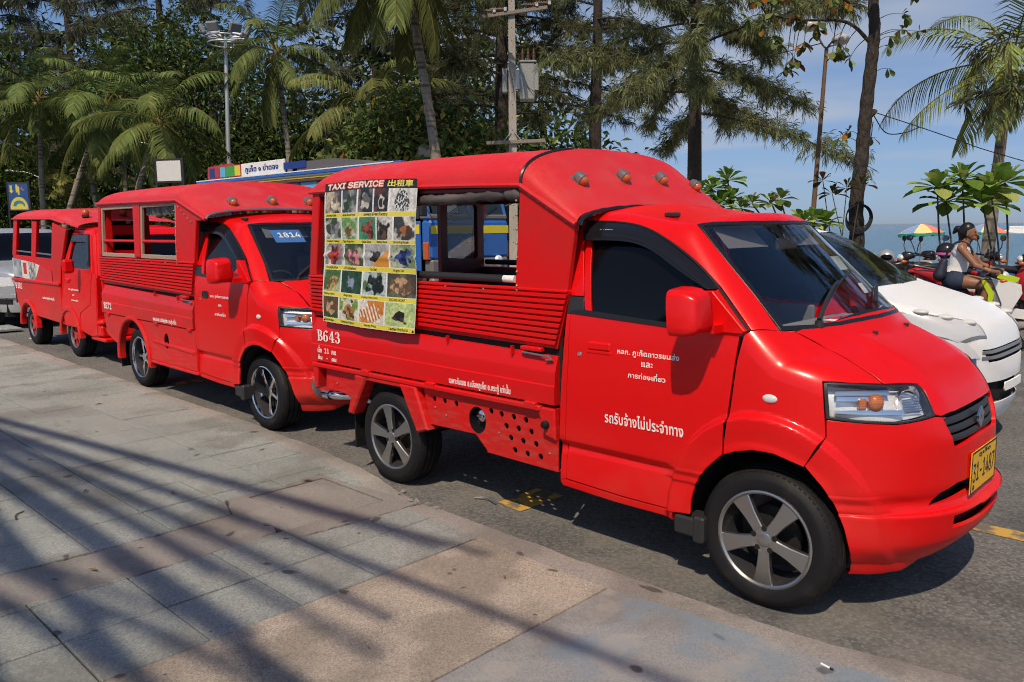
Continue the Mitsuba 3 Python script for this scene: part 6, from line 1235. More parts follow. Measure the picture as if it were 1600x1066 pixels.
# ---------------------------------------------------------------- passing car, parked pickup
pbr('white_car_paint', (.74, .75, .75), .22, 0, specular=.5, clearcoat=.6, clearcoat_gloss=.95)
pbr('silver_paint', (.52, .54, .56), .24, .55, clearcoat=.5, clearcoat_gloss=.95)
def build_car(t, paint, top, half, inset, zs, z0, nose, tail, cy, axles, wr, wins, ws, face, plan=3.0, arch=.36):
    f = car_surface(top, half, zs, nose, tail, plan, .06, inset, cy)
    ax, ay = (nose + tail) / 2, cy
    cyl = car(None, f, zs, z0, nose, tail, half, cy, paint)
    cut = []
    for wx in axles:
        for s in (-1, 1):
            pts = [(wx + arch * math.cos(a), wr + arch * math.sin(a)) for a in np.linspace(0, 2 * math.pi, 36)]
            th = [(ang(ax, ay, x, cy + s * half) % 360, z) for x, z in pts]
            if max(q[0] for q in th) - min(q[0] for q in th) > 180: th = [((a + 180) % 360 - 180, z) for a, z in th]
            for sh in (-360, 0, 360): cut.append(sg.Polygon([(a + sh, z) for a, z in th]))
    base = sg.box(-90, z0, 270, zs).difference(shapely.union_all(cut))
    front = sg.box(90 - 55, z0, 90 + 55, .60); fr2 = face.get('openings', [])
    body = base
    for o in fr2: body = body.difference(sg.Polygon(o))
    add('body', plyn(*cyl(body, (1.2, .03)), paint), t)
    a = np.radians(np.linspace(-90, 270, 260, endpoint=False)); out = np.stack([np.sin(a), -np.cos(a), a * 0], -1)
    P, ok = shoot(np.stack([ax + 0 * a, ay + 0 * a, 0 * a + zs], -1) + out * 3.2, -out, .1, 3.15, 120, f)
    pg = sg.Polygon([tuple(q) for q in flat(P[ok], (0, 0, -1))]).buffer(0)
    add('upper_body', plyn(*ortho(pg, .035, (0, 0, -1), (.2, 2.2), f=f, L=2.6, thick=0), paint), t)
    fo = lambda o: (lambda Q: f(Q) - o)
    for s in (1, -1):
        for i, q in enumerate(wins):
            m = ortho(sg.Polygon(q), .05, (0, 1, 0), (.2, 1.5), f=fo(.004), thick=.004, org=(0, cy - half, 0), L=.6)
            add('side_window', plyn(*(m if s == 1 else flipy(m, cy)), 'tint_glass'), t)
    dw = (-.5, 0, -.86)
    lo_, hi_ = np.array(ws[:3]), np.array(ws[3:]); mm = lambda a: np.c_[a[:, 0], 2 * cy - a[:, 1], a[:, 2]]; ring = np.vstack([lo_, mm(lo_)[:-1][::-1], mm(hi_)[::-1], hi_[1:]])
    add('windscreen', plyn(*ortho(sg.Polygon(flat(ring, dw)).buffer(0), .05, dw, (.2, 3.2), f=fo(.004), L=3.2, thick=.004), 'tint_glass'), t)
    for name, poly, mt, off in face['panels']:
        add(name, plyn(*cyl(sg.Polygon(poly), (1.0, .02), off, .012 if off > 0 else 0), mt), t)
    for wx in axles:
        for s in (-1, 1): wheel(t, wx, cy + s * (half - .015), wr, 'dish', 'alloy', 'alloy_dark', s, R=wr)
    add('underbody', ply(box(tail + .25, nose - .25, cy - half + .16, cy + half - .16, .22, .62), 'void'), t)
    return f, cyl
CUR[0] = T().translate([-.09, .02, 0]).scale([1, 1, 1.03])
wc = thing('white_car', 'white hatchback driving past on the far side of the front truck', 'car')
hlp = lambda s: [(q if s > 0 else (180 - q[0], q[1])) for q in [(60, .865), (66, .855), (73, .80), (75.5, .70), (70, .665), (63, .70), (56, .80)]]
grp = lambda: [(76, .755), (104, .755), (102, .66), (78, .66)]
fpan = []
for s in (1, -1):
    fpan += [('headlight', hlp(s), 'lamp_bowl', .006), ('fog_lamp', [(68 if s > 0 else 112, .36), (73 if s > 0 else 107, .36), (73 if s > 0 else 107, .42), (68 if s > 0 else 112, .42)], 'lamp_white', .004)]
fpan += [('grille', grp(), 'void', -.03), ('air_intake', [(75, .52), (105, .52), (104, .36), (76, .36)], 'void', -.03)]
fpan += [('grille_bar', [(76, z - .01), (104, z - .01), (104, z + .01), (76, z + .01)], 'scooter_grey', .006) for z in (.735, .695)]
fpan += [('number_plate', [(84, .44), (96, .44), (96, .50), (84, .50)], 'paper_white', .012)]
wcf, _ = build_car(wc, 'white_car_paint', [(-4.1, .85), (-3.95, 1.15), (-3.5, 1.52), (-2.7, 1.63), (-1.95, 1.645), (-1.5, 1.585), (-.72, 1.19), (-.48, 1.12), (-.10, 1.0), (.08, .90), (.20, .62)], .85,
          [(.2, .08), (.3, .05), (.5, .01), (.75, .0), (.9, .015), (1.15, .05), (1.35, .14), (1.65, .30)], .84, .22, .20, -4.1, 3.75, (-.62, -3.2), .30,
          [[(-1.28, 1.20), (-1.75, 1.50), (-2.45, 1.52), (-2.45, 1.14)], [(-2.53, 1.14), (-2.53, 1.52), (-3.2, 1.46), (-3.45, 1.16)]],
          [(-.72, 3.06, 1.20), (-.64, 3.30, 1.20), (-.60, 3.75, 1.20), (-1.38, 3.75, 1.55), (-1.42, 3.40, 1.55), (-1.48, 3.22, 1.54)], dict(openings=[grp(), [(75, .52), (105, .52), (104, .36), (76, .36)]], panels=fpan), plan=2.8, arch=.35)
_hl = [(-.42, 2.98, .98), (-.20, 2.95, .91), (.02, 3.05, .85), (.10, 3.30, .83), (.03, 3.33, .89), (-.18, 3.08, .96)]
for s in (1, -1):
    for nm, sh_, o_, mt in (('headlight_rim', .012, .005, 'scooter_grey'), ('headlight_lens', -.006, .009, 'lamp_grey')):
        m_ = ortho(sg.Polygon(flat(_hl, (-.5, .5, -.7))).buffer(sh_), .03, (-.5, .5, -.7), (.2, 3.6), f=lambda Q, o_=o_: wcf(Q) - o_, L=1.2, thick=.006); add(nm, plyn(*(m_ if s == 1 else flipy(m_, 3.75)), mt), wc)
for s in (1, -1):
    for x_, y_ in ((-.26, 3.04), (-.12, 3.12), (.0, 3.24)):
        z_ = max(z for z in np.linspace(.6, 1.3, 351) if wcf(np.array([[x_, y_, z]]))[0] < 0); add('headlight_reflector', ply(trimesh.creation.icosphere(subdivisions=2).apply_scale([.055, .05, .022]).apply_translation([x_, y_ if s == 1 else 7.5 - y_, z_ + .004]), 'lamp_white', smooth=True), wc)
for s in (-1, 1): add('mirror', ply(box(-1.32, -1.16, 3.75 + s * .98 - .1, 3.75 + s * .98 + .1, 1.10, 1.24, .04), 'white_car_paint'), wc)
CUR[0] = T().translate([-14.15, 0, 0])
sp_ = thing('silver_pickup', 'silver double cab pickup parked behind the farthest red truck', 'car')
fpan = []
for s in (1, -1):
    m_ = (lambda L: L) if s > 0 else (lambda L: [(180 - a, b) for a, b in L])
    fpan += [('headlight', m_([(62, .93), (74, .90), (75, .76), (66, .74), (58, .84)]), 'lamp_bowl', .006), ('fog_lamp', m_([(68, .44), (74, .44), (74, .53), (68, .53)]), 'void', .004)]
gq = [(76, .92), (104, .92), (103, .72), (77, .72)]
fpan += [('grille', gq, 'void', -.03)] + [('grille_bar', [(76, z - .012), (104, z - .012), (104, z + .012), (76, z + .012)], 'chrome', .008) for z in (.89, .82, .75)] + [('bumper_step', [(55, .62), (125, .62), (125, .56), (55, .56)], 'silver_paint', .03)]
build_car(sp_, 'silver_paint', [(-5.0, .9), (-4.9, 1.08), (-3.6, 1.10), (-3.45, 1.45), (-3.3, 1.66), (-2.6, 1.76), (-2.1, 1.75), (-1.85, 1.68), (-1.1, 1.18), (-.5, 1.10), (-.12, .99), (0, .70)], .90,
          [(.2, .05), (.4, .01), (.7, .0), (1.0, .01), (1.15, .04), (1.8, .26)], .95, .30, .0, -5.0, 1.55, (-.85, -3.9), .36,
          [[(-1.55, 1.22), (-2.0, 1.62), (-2.5, 1.66), (-2.5, 1.18)], [(-2.58, 1.18), (-2.58, 1.66), (-3.2, 1.60), (-3.3, 1.2)]],
          [(-1.12, .80, 1.24), (-1.08, 1.1, 1.24), (-1.07, 1.55, 1.24), (-1.80, 1.55, 1.66), (-1.82, 1.2, 1.66), (-1.86, 1.0, 1.65)], dict(openings=[gq], panels=fpan), plan=3.2, arch=.42)
for s in (-1, 1):
    add('mirror', ply(box(-1.50, -1.36, 1.55 + s * 1.03 - .1, 1.55 + s * 1.03 + .1, 1.16, 1.34, .03), 'silver_paint'), sp_)
    add('roof_rail', ply(tube(bez([(-3.2, 1.55 + s * .58, 1.70), (-3.1, 1.55 + s * .58, 1.78), (-2.1, 1.55 + s * .56, 1.80), (-1.9, 1.55 + s * .56, 1.72)], 5), .016, 8), 'black_plastic', smooth=40), sp_)
CUR[0] = None
# ---------------------------------------------------------------- blue wooden bus across the road
pbr('bus_blue', (.025, .12, .42), .28, 0, specular=.5, clearcoat=.5, clearcoat_gloss=.9); pbr('bus_yellow', (.72, .58, .03), .35); pbr('bus_dark_blue', (.015, .035, .22), .35)
pbr('bus_brown', (.13, .055, .035), .5); pbr('bus_light_blue', (.12, .40, .62), .4); pbr('bus_roof', (.125, .115, .115), .5); pbr('bus_grey', (.16, .15, .145), .45); pbr('bus_red', (.42, .04, .04), .4); pbr('bus_green', (.05, .32, .05), .4)
pbr('bus_glass', (.02, .03, .035), .06, 0, specular=.5)
CUR[0] = T().translate([-9.86, 6.5, 0]).scale([1, 1, 1.08])
bs = thing('blue_bus', 'blue and yellow wooden bus with a route sign on its roof, across the road', 'bus')
BW, BL = 2.1, 9.0
for s in (0, 1):
    Yb = lambda y: y if s == 0 else BW - y
    def bx(n, x0, x1, y0, y1, z0, z1, m, b=.01): return add(n, ply(box(x0, x1, min(Yb(y0), Yb(y1)), max(Yb(y0), Yb(y1)), z0, z1, b), m), bs)
    bx('side_panel', -BL, -1.35, .0, .05, .65, 1.52, 'bus_blue'); bx('side_stripe', -BL, -1.35, -.006, .0, 1.36, 1.50, 'bus_yellow', 0); bx('side_sill', -BL, -1.35, -.02, .07, 1.52, 1.60, 'bus_brown')
    bx('skirt', -BL, -2.2, .03, .08, .45, .65, 'bus_dark_blue')
    for k in range(11):
        x = -BL + .05 + k * .76; bx('post', x, x + .09, .01, .08, 1.60, 2.52, 'bus_brown')
    for k in range(10):
        x = -BL + .14 + k * .76; bx('blind', x + .01, x + .66, .03, .05, 2.16, 2.50, 'bus_light_blue' if k % 3 == 0 else 'bus_blue', .004)
    bx('roof_beam', -BL - .05, -.55, -.03, .10, 2.50, 2.60, 'bus_brown'); bx('yellow_trim', -BL - .05, -.6, -.04, -.03, 2.565, 2.60, 'bus_yellow', 0)
    bx('blue_trim', -BL - .08, -.7, -.06, .05, 2.63, 2.72, 'bus_blue', .015); bx('white_trim', -BL - .08, -.9, -.065, -.06, 2.70, 2.72, 'white_print', 0)
    d_ = bx('cab_door', -1.30, -.25, -.005, .05, .75, 1.68, 'bus_blue', .02); bx('door_stripe', -1.30, -.25, -.012, -.005, 1.46, 1.62, 'bus_yellow', 0)
    bx('cab_post', -1.36, -1.26, .0, .08, 1.60, 2.55, 'bus_blue'); add('door_pane', ply(box(-1.25, -.30, min(Yb(.03), Yb(.036)), max(Yb(.03), Yb(.036)), 1.72, 2.42), 'bus_glass'), d_)
    bx('indicator', -.16, -.02, -.02, .08, 1.02, 1.32, 'amber_dull', .015)
    add('windscreen_post', ply(tube([(-.06, Yb(.06), 1.72), (-.30, Yb(.08), 2.50)], .05, 8), 'bus_blue', smooth=40), bs)
    add('bus_mirror', ply(cat(tube(bez([(-.1, Yb(.0), 1.95), (.15, Yb(-.18), 2.05), (.2, Yb(-.25), 2.0)], 5), .014, 6), box(.17, .23, min(Yb(-.36), Yb(-.2)), max(Yb(-.36), Yb(-.2)), 1.75, 2.05, .02)), 'black_plastic'), bs)
    add('headlight', ply(lathe([(.0001, .05), (.07, .045), (.10, .02), (.11, -.02)], 20, 'x').apply_translation([.03, Yb(.32), .95]), 'lamp_bowl', smooth=40), bs)
for x0, x1, z, n in ((-BL - .1, -.5, 2.60, 'roof'),):
    V = []; na = 17
    for x in np.r_[np.linspace(x0, x1 - .6, 20), np.linspace(x1 - .4, x1, 6)]:
        q = 1 if x < x1 - .6 else math.sqrt(max(.02, 1 - ((x - x1 + .6) / .62) ** 2))
        for a in np.linspace(0, math.pi, na): V.append([x, BW / 2 - (BW / 2 + .06) * np.sign(math.cos(a)) * abs(math.cos(a)) ** .75, z + .13 * q * math.sin(a) ** .8])
    nr = len(V) // na; F_ = [t_ for i in range(nr - 1) for j in range(na - 1) for t_ in ([i * na + j, i * na + na + j, i * na + na + j + 1], [i * na + j, i * na + na + j + 1, i * na + j + 1])]
    add(n, ply(tm(V, F_), 'bus_roof', smooth=40), bs)
add('front_canopy', ply(hull([[x, y, z] for x, z in ((-1.4, 2.56), (-.28, 2.50), (-.25, 2.56), (-1.4, 2.76)) for y in (.0, BW)] + [[-.35, .3, 2.66], [-.35, 1.8, 2.66]]), 'bus_blue', smooth=30), bs)
add('front_face', ply(cat(box(-.25, .02, .02, BW - .02, 1.02, 1.70, .05)), 'bus_blue'), bs)
add('front_stripe', ply(box(.02, .026, .04, BW - .04, 1.46, 1.60), 'bus_yellow'), bs)
add('scuttle', ply(box(-.30, .0, .03, BW - .03, 1.70, 1.80, .03), 'bus_grey'), bs)
add('lower_face', ply(cat(box(-.2, .03, .05, BW - .05, .70, 1.02, .03)), 'bus_grey'), bs)
add('front_bumper', ply(box(.0, .16, -.05, BW + .05, .52, .72, .04), 'bus_grey'), bs)
add('lower_glass', ply(hull([[x, y, z] for x, z in ((-.02, 1.80), (-.25, 2.46), (-.04, 1.80), (-.27, 2.46)) for y in (.14, BW - .14)]), 'bus_glass'), bs)
add('centre_post', ply(tube([(-.0, BW / 2, 1.78), (-.24, BW / 2, 2.5)], .03, 6), 'bus_blue', smooth=40), bs)
for y in (.45, 1.35): add('wiper', ply(tube([(.03, y, 1.80), (-.04, y + .45, 1.98)], .012, 5), 'black_plastic'), bs)
wg = sg.Polygon([(0, .02), (.34, .11), (.26, .05), (.28, .03), (.18, .0), (.19, -.02), (.06, -.05)]); wg = wg.union(sa.scale(wg, -1, 1, origin=(0, 0)))
add('winged_emblem', ply(extr(sa.translate(wg, BW / 2, 1.30), .03, .045, 'yz'), 'brass'), bs)
add('route_card', ply(box(-.03, -.01, .35, .75, 1.82, 2.06).apply_transform(trimesh.transformations.rotation_matrix(-.33, [0, 1, 0], [-.03, 0, 1.82])), 'paper_white'), bs)
sgn = add('route_sign', ply(box(-6.85, -4.90, .02, .06, 2.72, 3.00, .006), 'paper_white'), bs)
add('route_name', ply(extr(write('bus', -6.65, -5.15, 2.77, 2.95), .018, .010, 'xz'), 'bus_dark_blue'), sgn)
cb = add('colour_board', ply(extr(sg.Polygon([(-8.6, 2.70), (-6.86, 2.72), (-6.86, 3.0), (-7.2, 3.0), (-7.35, 3.05), (-8.55, 3.02)]), .06, .02, 'xz'), 'bus_red'), bs)
for k, (x, m_) in enumerate(((-8.46, 'bus_dark_blue'), (-8.18, 'bus_red'), (-7.9, 'bus_light_blue'), (-7.62, 'bus_green'), (-7.4, 'bus_green'), (-7.16, 'bus_yellow'))): add('colour_panel', ply(box(x, x + .26, .010, .02, 2.76, 2.98), m_), cb)
add('roof_rack', ply(hull([[x, y, z] for x, z in ((-4.4, 2.72), (-1.6, 2.70), (-2.0, 2.80), (-3.0, 2.90), (-4.3, 2.90)) for y in (.02, .5)]), 'bus_roof'), bs)
add('rack_trim', ply(box(-4.9, -4.0, .0, .02, 2.78, 2.92), 'bus_dark_blue'), bs)
add('floor', ply(cat(box(-BL, -.2, .08, BW - .08, .60, .72), box(-BL + .1, -1.4, .1, .5, 1.05, 1.15), box(-BL + .1, -1.4, BW - .5, BW - .1, 1.05, 1.15), box(-1.45, -1.38, .08, BW - .08, .7, 2.5)), 'bus_brown'), bs)
for wx in (-1.1, -6.7):
    for y, sd in ((.06, -1), (BW - .06, 1)): wheel(bs, wx, y, .42, 'dish', 'bus_red', 'void', sd, R=.42)
CUR[0] = None
# ---------------------------------------------------------------- scooters
pbr('scooter_red', (.45, .02, .03), .2, 0, clearcoat=.6, clearcoat_gloss=.95); pbr('scooter_white', (.70, .70, .70), .25, 0, clearcoat=.5, clearcoat_gloss=.95); pbr('scooter_grey', (.22, .22, .225), .3, .3); pbr('scooter_black', (.015, .015, .017), .2, 0, clearcoat=.5, clearcoat_gloss=.95)
pbr('lime', (.45, .60, .02), .3); pbr('scooter_blue', (.04, .10, .30), .25); pbr('seat_black', (.02, .02, .021), .5); pbr('helmet_pink', (.55, .12, .30), .3)
def loftx(sec, n=20, e=2.6):
    """sections (x, z_centre, half_width, half_height) joined into a smooth body"""
    V = []; a = np.arange(n) * 2 * math.pi / n; c, s = np.cos(a), np.sin(a); c = np.sign(c) * np.abs(c) ** (2 / e); s = np.sign(s) * np.abs(s) ** (2 / e)
    S = bez(sec, 5)
    for x, z, w, h in S: V.append(np.stack([np.full(n, x), c * w, z + s * h], -1))
    V = np.vstack(V); F_ = [q for i in range(len(S) - 1) for k in range(n) for q in ([i * n + k, i * n + (k + 1) % n, i * n + n + (k + 1) % n], [i * n + k, i * n + n + (k + 1) % n, i * n + n + k])]
    V = np.vstack([V, [[S[0][0], 0, S[0][1]], [S[-1][0], 0, S[-1][1]]]]); q0, q1, e_ = len(V) - 2, len(V) - 1, (len(S) - 1) * n
    F_ += [[q0, (k + 1) % n, k] for k in range(n)] + [[q1, e_ + k, e_ + (k + 1) % n] for k in range(n)]
    return tm(V, F_)
def scooter(t, main, second, sport=False, steer=0, mirrors=True):
    K = lambda k, fn, mt, sm=35: cached(('sc', k, sport, mt), lambda: ply(fn(), mt, smooth=sm))
    wr = .26 if sport else .28
    def wh(x, nm):
        w = add(nm, K('tyre', lambda: lathe([(wr - .06, -.035), (wr - .025, -.045), (wr - .005, -.028), (wr, 0), (wr - .005, .028), (wr - .025, .045), (wr - .06, .035)], 36), 'rubber'), t); scene[w] = {**scene[w], 'to_world': (CUR[0] or T()) @ T().translate([x, 0, wr])}
        h = add('rim', K('rim', lambda: cat(lathe([(wr - .055, -.035), (wr - .075, -.03), (wr - .075, .03), (wr - .055, .035)], 32, closed=True), lathe([(.0001, -.05), (.04, -.05), (.045, .05), (.0001, .05)], 14), *[box(-.014, .014, -.012, .012, .03, wr - .06).apply_transform(trimesh.transformations.rotation_matrix(k * 2 * math.pi / 5, [0, 1, 0])) for k in range(5)]), 'scooter_black'), w)
        scene[h] = {**scene[h], 'to_world': (CUR[0] or T()) @ T().translate([x, 0, wr])}
    wh(.72, 'wheel'); wh(-.53, 'wheel')
    add('rear_body', K('rb', lambda: loftx([(-.90, .78, .03, .02), (-.78, .76, .09, .07), (-.50, .70, .13, .12), (-.2, .60, .14, .15), (.02, .48, .12, .12), (.12, .40, .09, .06)]), main), t)
    add('seat', K('seat', lambda: loftx([(-.80, .84, .06, .02), (-.65, .85, .13, .05), (-.35, .82, .15, .055), (-.1, .77, .15, .05), (.10, .75, .10, .05), (.16, .72, .05, .03)]), 'seat_black'), t)
    add('floorboard', K('fl', lambda: loftx([(.0, .34, .12, .07), (.2, .31, .15, .05), (.42, .34, .13, .07), (.5, .42, .10, .06)]), 'scooter_black'), t)
    add('leg_shield', K('ls', lambda: hull([[.40, y, .32] for y in (-.12, .12)] + [[.50, y, .55] for y in (-.20, .20)] + [[.42, y, .82] for y in (-.17, .17)] + [[.36, y, .92] for y in (-.10, .10)] + [[.52, y, .36] for y in (-.08, .08)] + [[.62, 0, .60], [.50, 0, .90], [.60, .06, .74], [.60, -.06, .74]]), main), t)
    if sport:
        for s in (-1, 1):
            g_ = extr(sg.Polygon([(.30, .96), (.36, .95), (.47, .78), (.46, .70), (.40, .50), (.36, .42), (.40, .66), (.40, .76)]), 0, .02, 'xz', .004); g_.apply_translation([.0, .19 if s > 0 else -.21, -.02]); add('accent', ply(g_, 'lime'), t)
            b_ = extr(sg.Polygon([(.50, 1.0), (.72, .93), (.70, .88), (.48, .94)]), 0, .02, 'xz', .004); b_.apply_translation([0, .13 if s > 0 else -.15, .02]); add('accent', ply(b_, 'lime'), t)
            w_ = extr(sg.Polygon([(.42, .96), (.74, .86), (.76, .74), (.60, .40), (.50, .36), (.56, .62)]), 0, .03, 'xz', .008); w_.apply_translation([0, .14 if s > 0 else -.17, 0]); add('side_fairing', ply(w_, second), t)
    add('front_fender', K('ff', lambda: hull([[.72 + (wr + .03) * math.cos(a), y, wr + (wr + .03) * math.sin(a)] for a in np.linspace(.5, 2.4, 8) for y in (-.05, .05)]), second), t)
    add('fork', K('fk', lambda: cat(tube([(.72, -.075, wr), (.56, -.075, .66)], .022, 8), tube([(.72, .075, wr), (.56, .075, .66)], .022, 8), tube([(.58, 0, .6), (.44, 0, .95)], .03, 8)), 'steel'), t)
    hb = add('handlebar', K('hb', lambda: cat(loftx([(.34, 1.0, .05, .03), (.40, 1.02, .12, .06), (.50, 1.0, .10, .08), (.56, .96, .06, .05)]), tube(bez([(.30, -.36, 1.02), (.36, -.24, 1.03), (.42, 0, 1.0), (.36, .24, 1.03), (.30, .36, 1.02)], 5), .014, 8)), 'scooter_black'), t)
    for s in (-1, 1):
        add('grip', K(('gr', s), lambda: tube([(.29, s * .37, 1.02), (.345, s * .25, 1.03)], .019, 8), 'rubber'), hb)
        add('lever', K(('lv', s), lambda: tube([(.40, s * .22, 1.03), (.38, s * .36, 1.02)], .007, 5), 'steel'), hb)
        if mirrors:
            m_ = add('mirror', K(('mr', s), lambda: cat(tube(bez([(.38, s * .22, 1.04), (.40, s * .30, 1.16), (.38, s * .34, 1.26)], 5), .008, 6), lathe([(.0001, .012), (.05, .010), (.058, .0), (.056, -.012)], 18, 'x').apply_scale([1, 1.25, .85]).apply_translation([.385, s * .36, 1.30])), 'scooter_black'), t)
            add('mirror_glass', K(('mg', s), lambda: lathe([(.0001, -.013), (.052, -.013), (.0521, -.006)], 18, 'x').apply_scale([1, 1.25, .85]).apply_translation([.385, s * .36, 1.30]), 'chrome'), m_)
        add('indicator', K(('in', s), lambda: trimesh.creation.icosphere(subdivisions=2).apply_scale([.05, .03, .03]).apply_translation([.55, s * .15, .92]), 'amber_dull'), t)
    add('headlight', K('hl', lambda: trimesh.creation.icosphere(subdivisions=2).apply_scale([.05, .085, .06]).apply_translation([.555, 0, .98]), 'lamp_bowl'), t)
    add('tail_light', K('tl', lambda: box(-.93, -.86, -.06, .06, .74, .80, .02), 'red_lens'), t)
    add('exhaust', K('ex', lambda: cat(tube([(-.1, -.12, .24), (-.35, -.16, .27)], .02, 8), tube([(-.35, -.17, .28), (-.85, -.18, .40)], .048, 12)), 'scooter_grey'), t)
    add('engine', K('en', lambda: cat(box(-.60, -.05, -.08, .10, .20, .40, .04), tube([(-.70, .10, .72), (-.56, .11, .32)], .03, 8)), 'scooter_grey'), t)
    add('grab_rail', K('gb', lambda: tube(bez([(-.55, -.15, .80), (-.86, -.12, .86), (-.92, 0, .88), (-.86, .12, .86), (-.55, .15, .80)], 5), .012, 6), 'steel'), t)
    add('stand', K('st', lambda: tube([(-.1, .10, .25), (-.2, .30, .02)], .012, 6), 'steel'), t)
    add('number_plate', K('np', lambda: box(-.95, -.94, -.10, .10, .48, .62), 'paper_white'), t)
CUR[0] = T().translate([-1.74, 9.02, 0]).rotate([0, 0, 1], 8)
rs = thing('scooter', 'grey and white scooter with lime green trim, ridden by the woman', 'motorbike')
scooter(rs, 'scooter_grey', 'scooter_white', True)
# the rider
import manifold3d as m3d
def bones(L, edge=.016, it=12, sph=20):
    parts = []
    for (p, r, q, s) in L:
        A = m3d.Manifold.sphere(r, sph).translate(list(map(float, p))); B = m3d.Manifold.sphere(s, sph).translate(list(map(float, q)))
        parts.append(m3d.Manifold.batch_hull([A, B]))
    u = m3d.Manifold.batch_boolean(parts, m3d.OpType.Add).refine_to_length(edge); me = u.to_mesh()
    m = trimesh.Trimesh(me.vert_properties[:, :3], me.tri_verts); m.merge_vertices(); trimesh.smoothing.filter_taubin(m, .5, .53, it); return m
def f_skin(p, n, uv): return mix((.235, .105, .058), (.30, .145, .085), fbm(p.x * 9, p.y * 9, p.z * 9, 3))
pbr('skin', proc(f_skin), .42, 0, specular=.4)
pbr('hair', (.010, .009, .008), .38); pbr('cotton_white', (.72, .72, .72), .85); pbr('navy_cloth', (.018, .028, .06), .8); pbr('bag_cloth', (.012, .016, .035), .6); pbr('eye_white', (.6, .58, .55), .3); pbr('lips', (.25, .08, .07), .45)
B, hipz = [], .90
for s in (-1, 1):
    hip, knee, ank = (-.02, s * .085, .90), (.40, s * .14, .86), (.27, s * .14, .43); toe = (.43, s * .15, .37)
    B += [(hip, .098, (.16, s * .11, .89), .088), ((.16, s * .11, .89), .088, knee, .060), (knee, .060, (.35, s * .14, .68), .056), ((.35, s * .14, .68), .056, ank, .036), (ank, .036, (.24, s * .14, .385), .034), ((.25, s * .14, .385), .032, (.37, s * .15, .37), .030), ((.37, s * .15, .37), .030, toe, .020)]
    sh, el, wr_ = (.05, s * .175, 1.345), (.24, s * .225, 1.12), (.415, s * .27, 1.055)
    B += [((.05, s * .10, 1.37), .060, sh, .055), (sh, .055, el, .040), (el, .040, (.32, s * .25, 1.09), .036), ((.32, s * .25, 1.09), .036, wr_, .025)]
    # hand closed round the grip: palm, four fingers, thumb
    hd_ = np.array((.455, s * .285, 1.045)); B += [(wr_, .025, hd_, .030), (hd_, .030, hd_ + [.03, s * .02, -.002], .024)]
    for k in range(4):
        o = hd_ + np.array([.015 + .002 * k, s * (-.03 + .02 * k), .012]); a_ = o + [.045 - .004 * k, 0, -.004]; b_ = a_ + [.010, 0, -.030]; c_ = b_ + [-.030, 0, -.012]
        B += [(o, .0105, a_, .0098), (a_, .0098, b_, .009), (b_, .009, c_, .008)]
    th_ = hd_ + np.array([.0, -s * .028, -.006]); B += [(th_, .012, th_ + [.035, -s * .008, -.022], .010), (th_ + [.035, -s * .008, -.022], .010, th_ + [.05, s * .004, -.034], .0085)]
B += [((-.03, 0, .92), .12, (.0, 0, 1.08), .105), ((.0, 0, 1.08), .105, (.03, 0, 1.25), .118), ((.03, -.05, 1.30), .10, (.03, .05, 1.30), .10), ((.05, 0, 1.36), .062, (.085, 0, 1.47), .05)]
B += [((.10, 0, 1.575), .088, (.115, 0, 1.535), .076), ((.13, 0, 1.50), .052, (.165, 0, 1.485), .032), ((.15, 0, 1.55), .055, (.172, 0, 1.53), .03)]
B += [((.192, 0, 1.545), .010, (.208, 0, 1.520), .013), ((.19, 0, 1.482), .014, (.193, 0, 1.466), .014), ((.105, .088, 1.54), .012, (.098, .092, 1.515), .010), ((.105, -.088, 1.54), .012, (.098, -.092, 1.515), .010)]
pe = thing('person', 'woman with black hair in a white top and navy shorts riding the scooter', 'person')
add('body', ply(bones(B, .013, 8), 'skin', smooth=True), pe)
add('top', ply(bones([((-.03, 0, .98), .135, (.0, 0, 1.08), .120), ((.0, 0, 1.08), .120, (.03, 0, 1.25), .131), ((.03, -.055, 1.29), .108, (.03, .055, 1.29), .108), ((.02, -.11, 1.33), .062, (.045, -.12, 1.37), .052), ((.02, .11, 1.33), .062, (.045, .12, 1.37), .052), ((.06, -.05, 1.22), .085, (.06, .05, 1.22), .085)], .015, 6), 'cotton_white', smooth=True), pe)
add('shorts', ply(bones([((-.05, 0, .91), .145, (-.02, 0, .99), .137), ((-.02, -.085, .90), .120, (.03, -.10, .90), .114), ((-.02, .085, .90), .120, (.03, .10, .90), .114)], .016, 6), 'navy_cloth', smooth=True), pe)
add('hair', ply(bones([((.085, 0, 1.60), .092, (.06, 0, 1.56), .090), ((.105, 0, 1.608), .066, (.07, 0, 1.59), .08), ((.05, 0, 1.53), .075, (.035, 0, 1.49), .05), ((.0, 0, 1.595), .050, (-.03, 0, 1.60), .046), ((-.04, 0, 1.60), .040, (-.075, 0, 1.55), .018), ((.02, 0, 1.47), .035, (.0, 0, 1.42), .014)], .014, 6), 'hair', smooth=True), pe)
for s in (-1, 1):
    add('eye', ply(trimesh.creation.icosphere(subdivisions=2).apply_scale([.008, .011, .007]).apply_translation([.187, s * .034, 1.552]), 'hair', smooth=True), pe)
    add('eyebrow', ply(tube([(.190, s * .018, 1.568), (.182, s * .05, 1.566)], .005, 5), 'hair'), pe)
    add('sandal', ply(hull(np.vstack([box(.22, .46, s * .15 - .04, s * .15 + .04, .335, .352, .01).vertices])), 'scooter_black'), pe)
add('mouth', ply(trimesh.creation.icosphere(subdivisions=2).apply_scale([.012, .022, .008]).apply_translation([.194, 0, 1.494]), 'lips', smooth=True), pe)
bg = thing('shoulder_bag', 'dark navy shoulder bag hanging at the back of the woman on the scooter', 'bag')
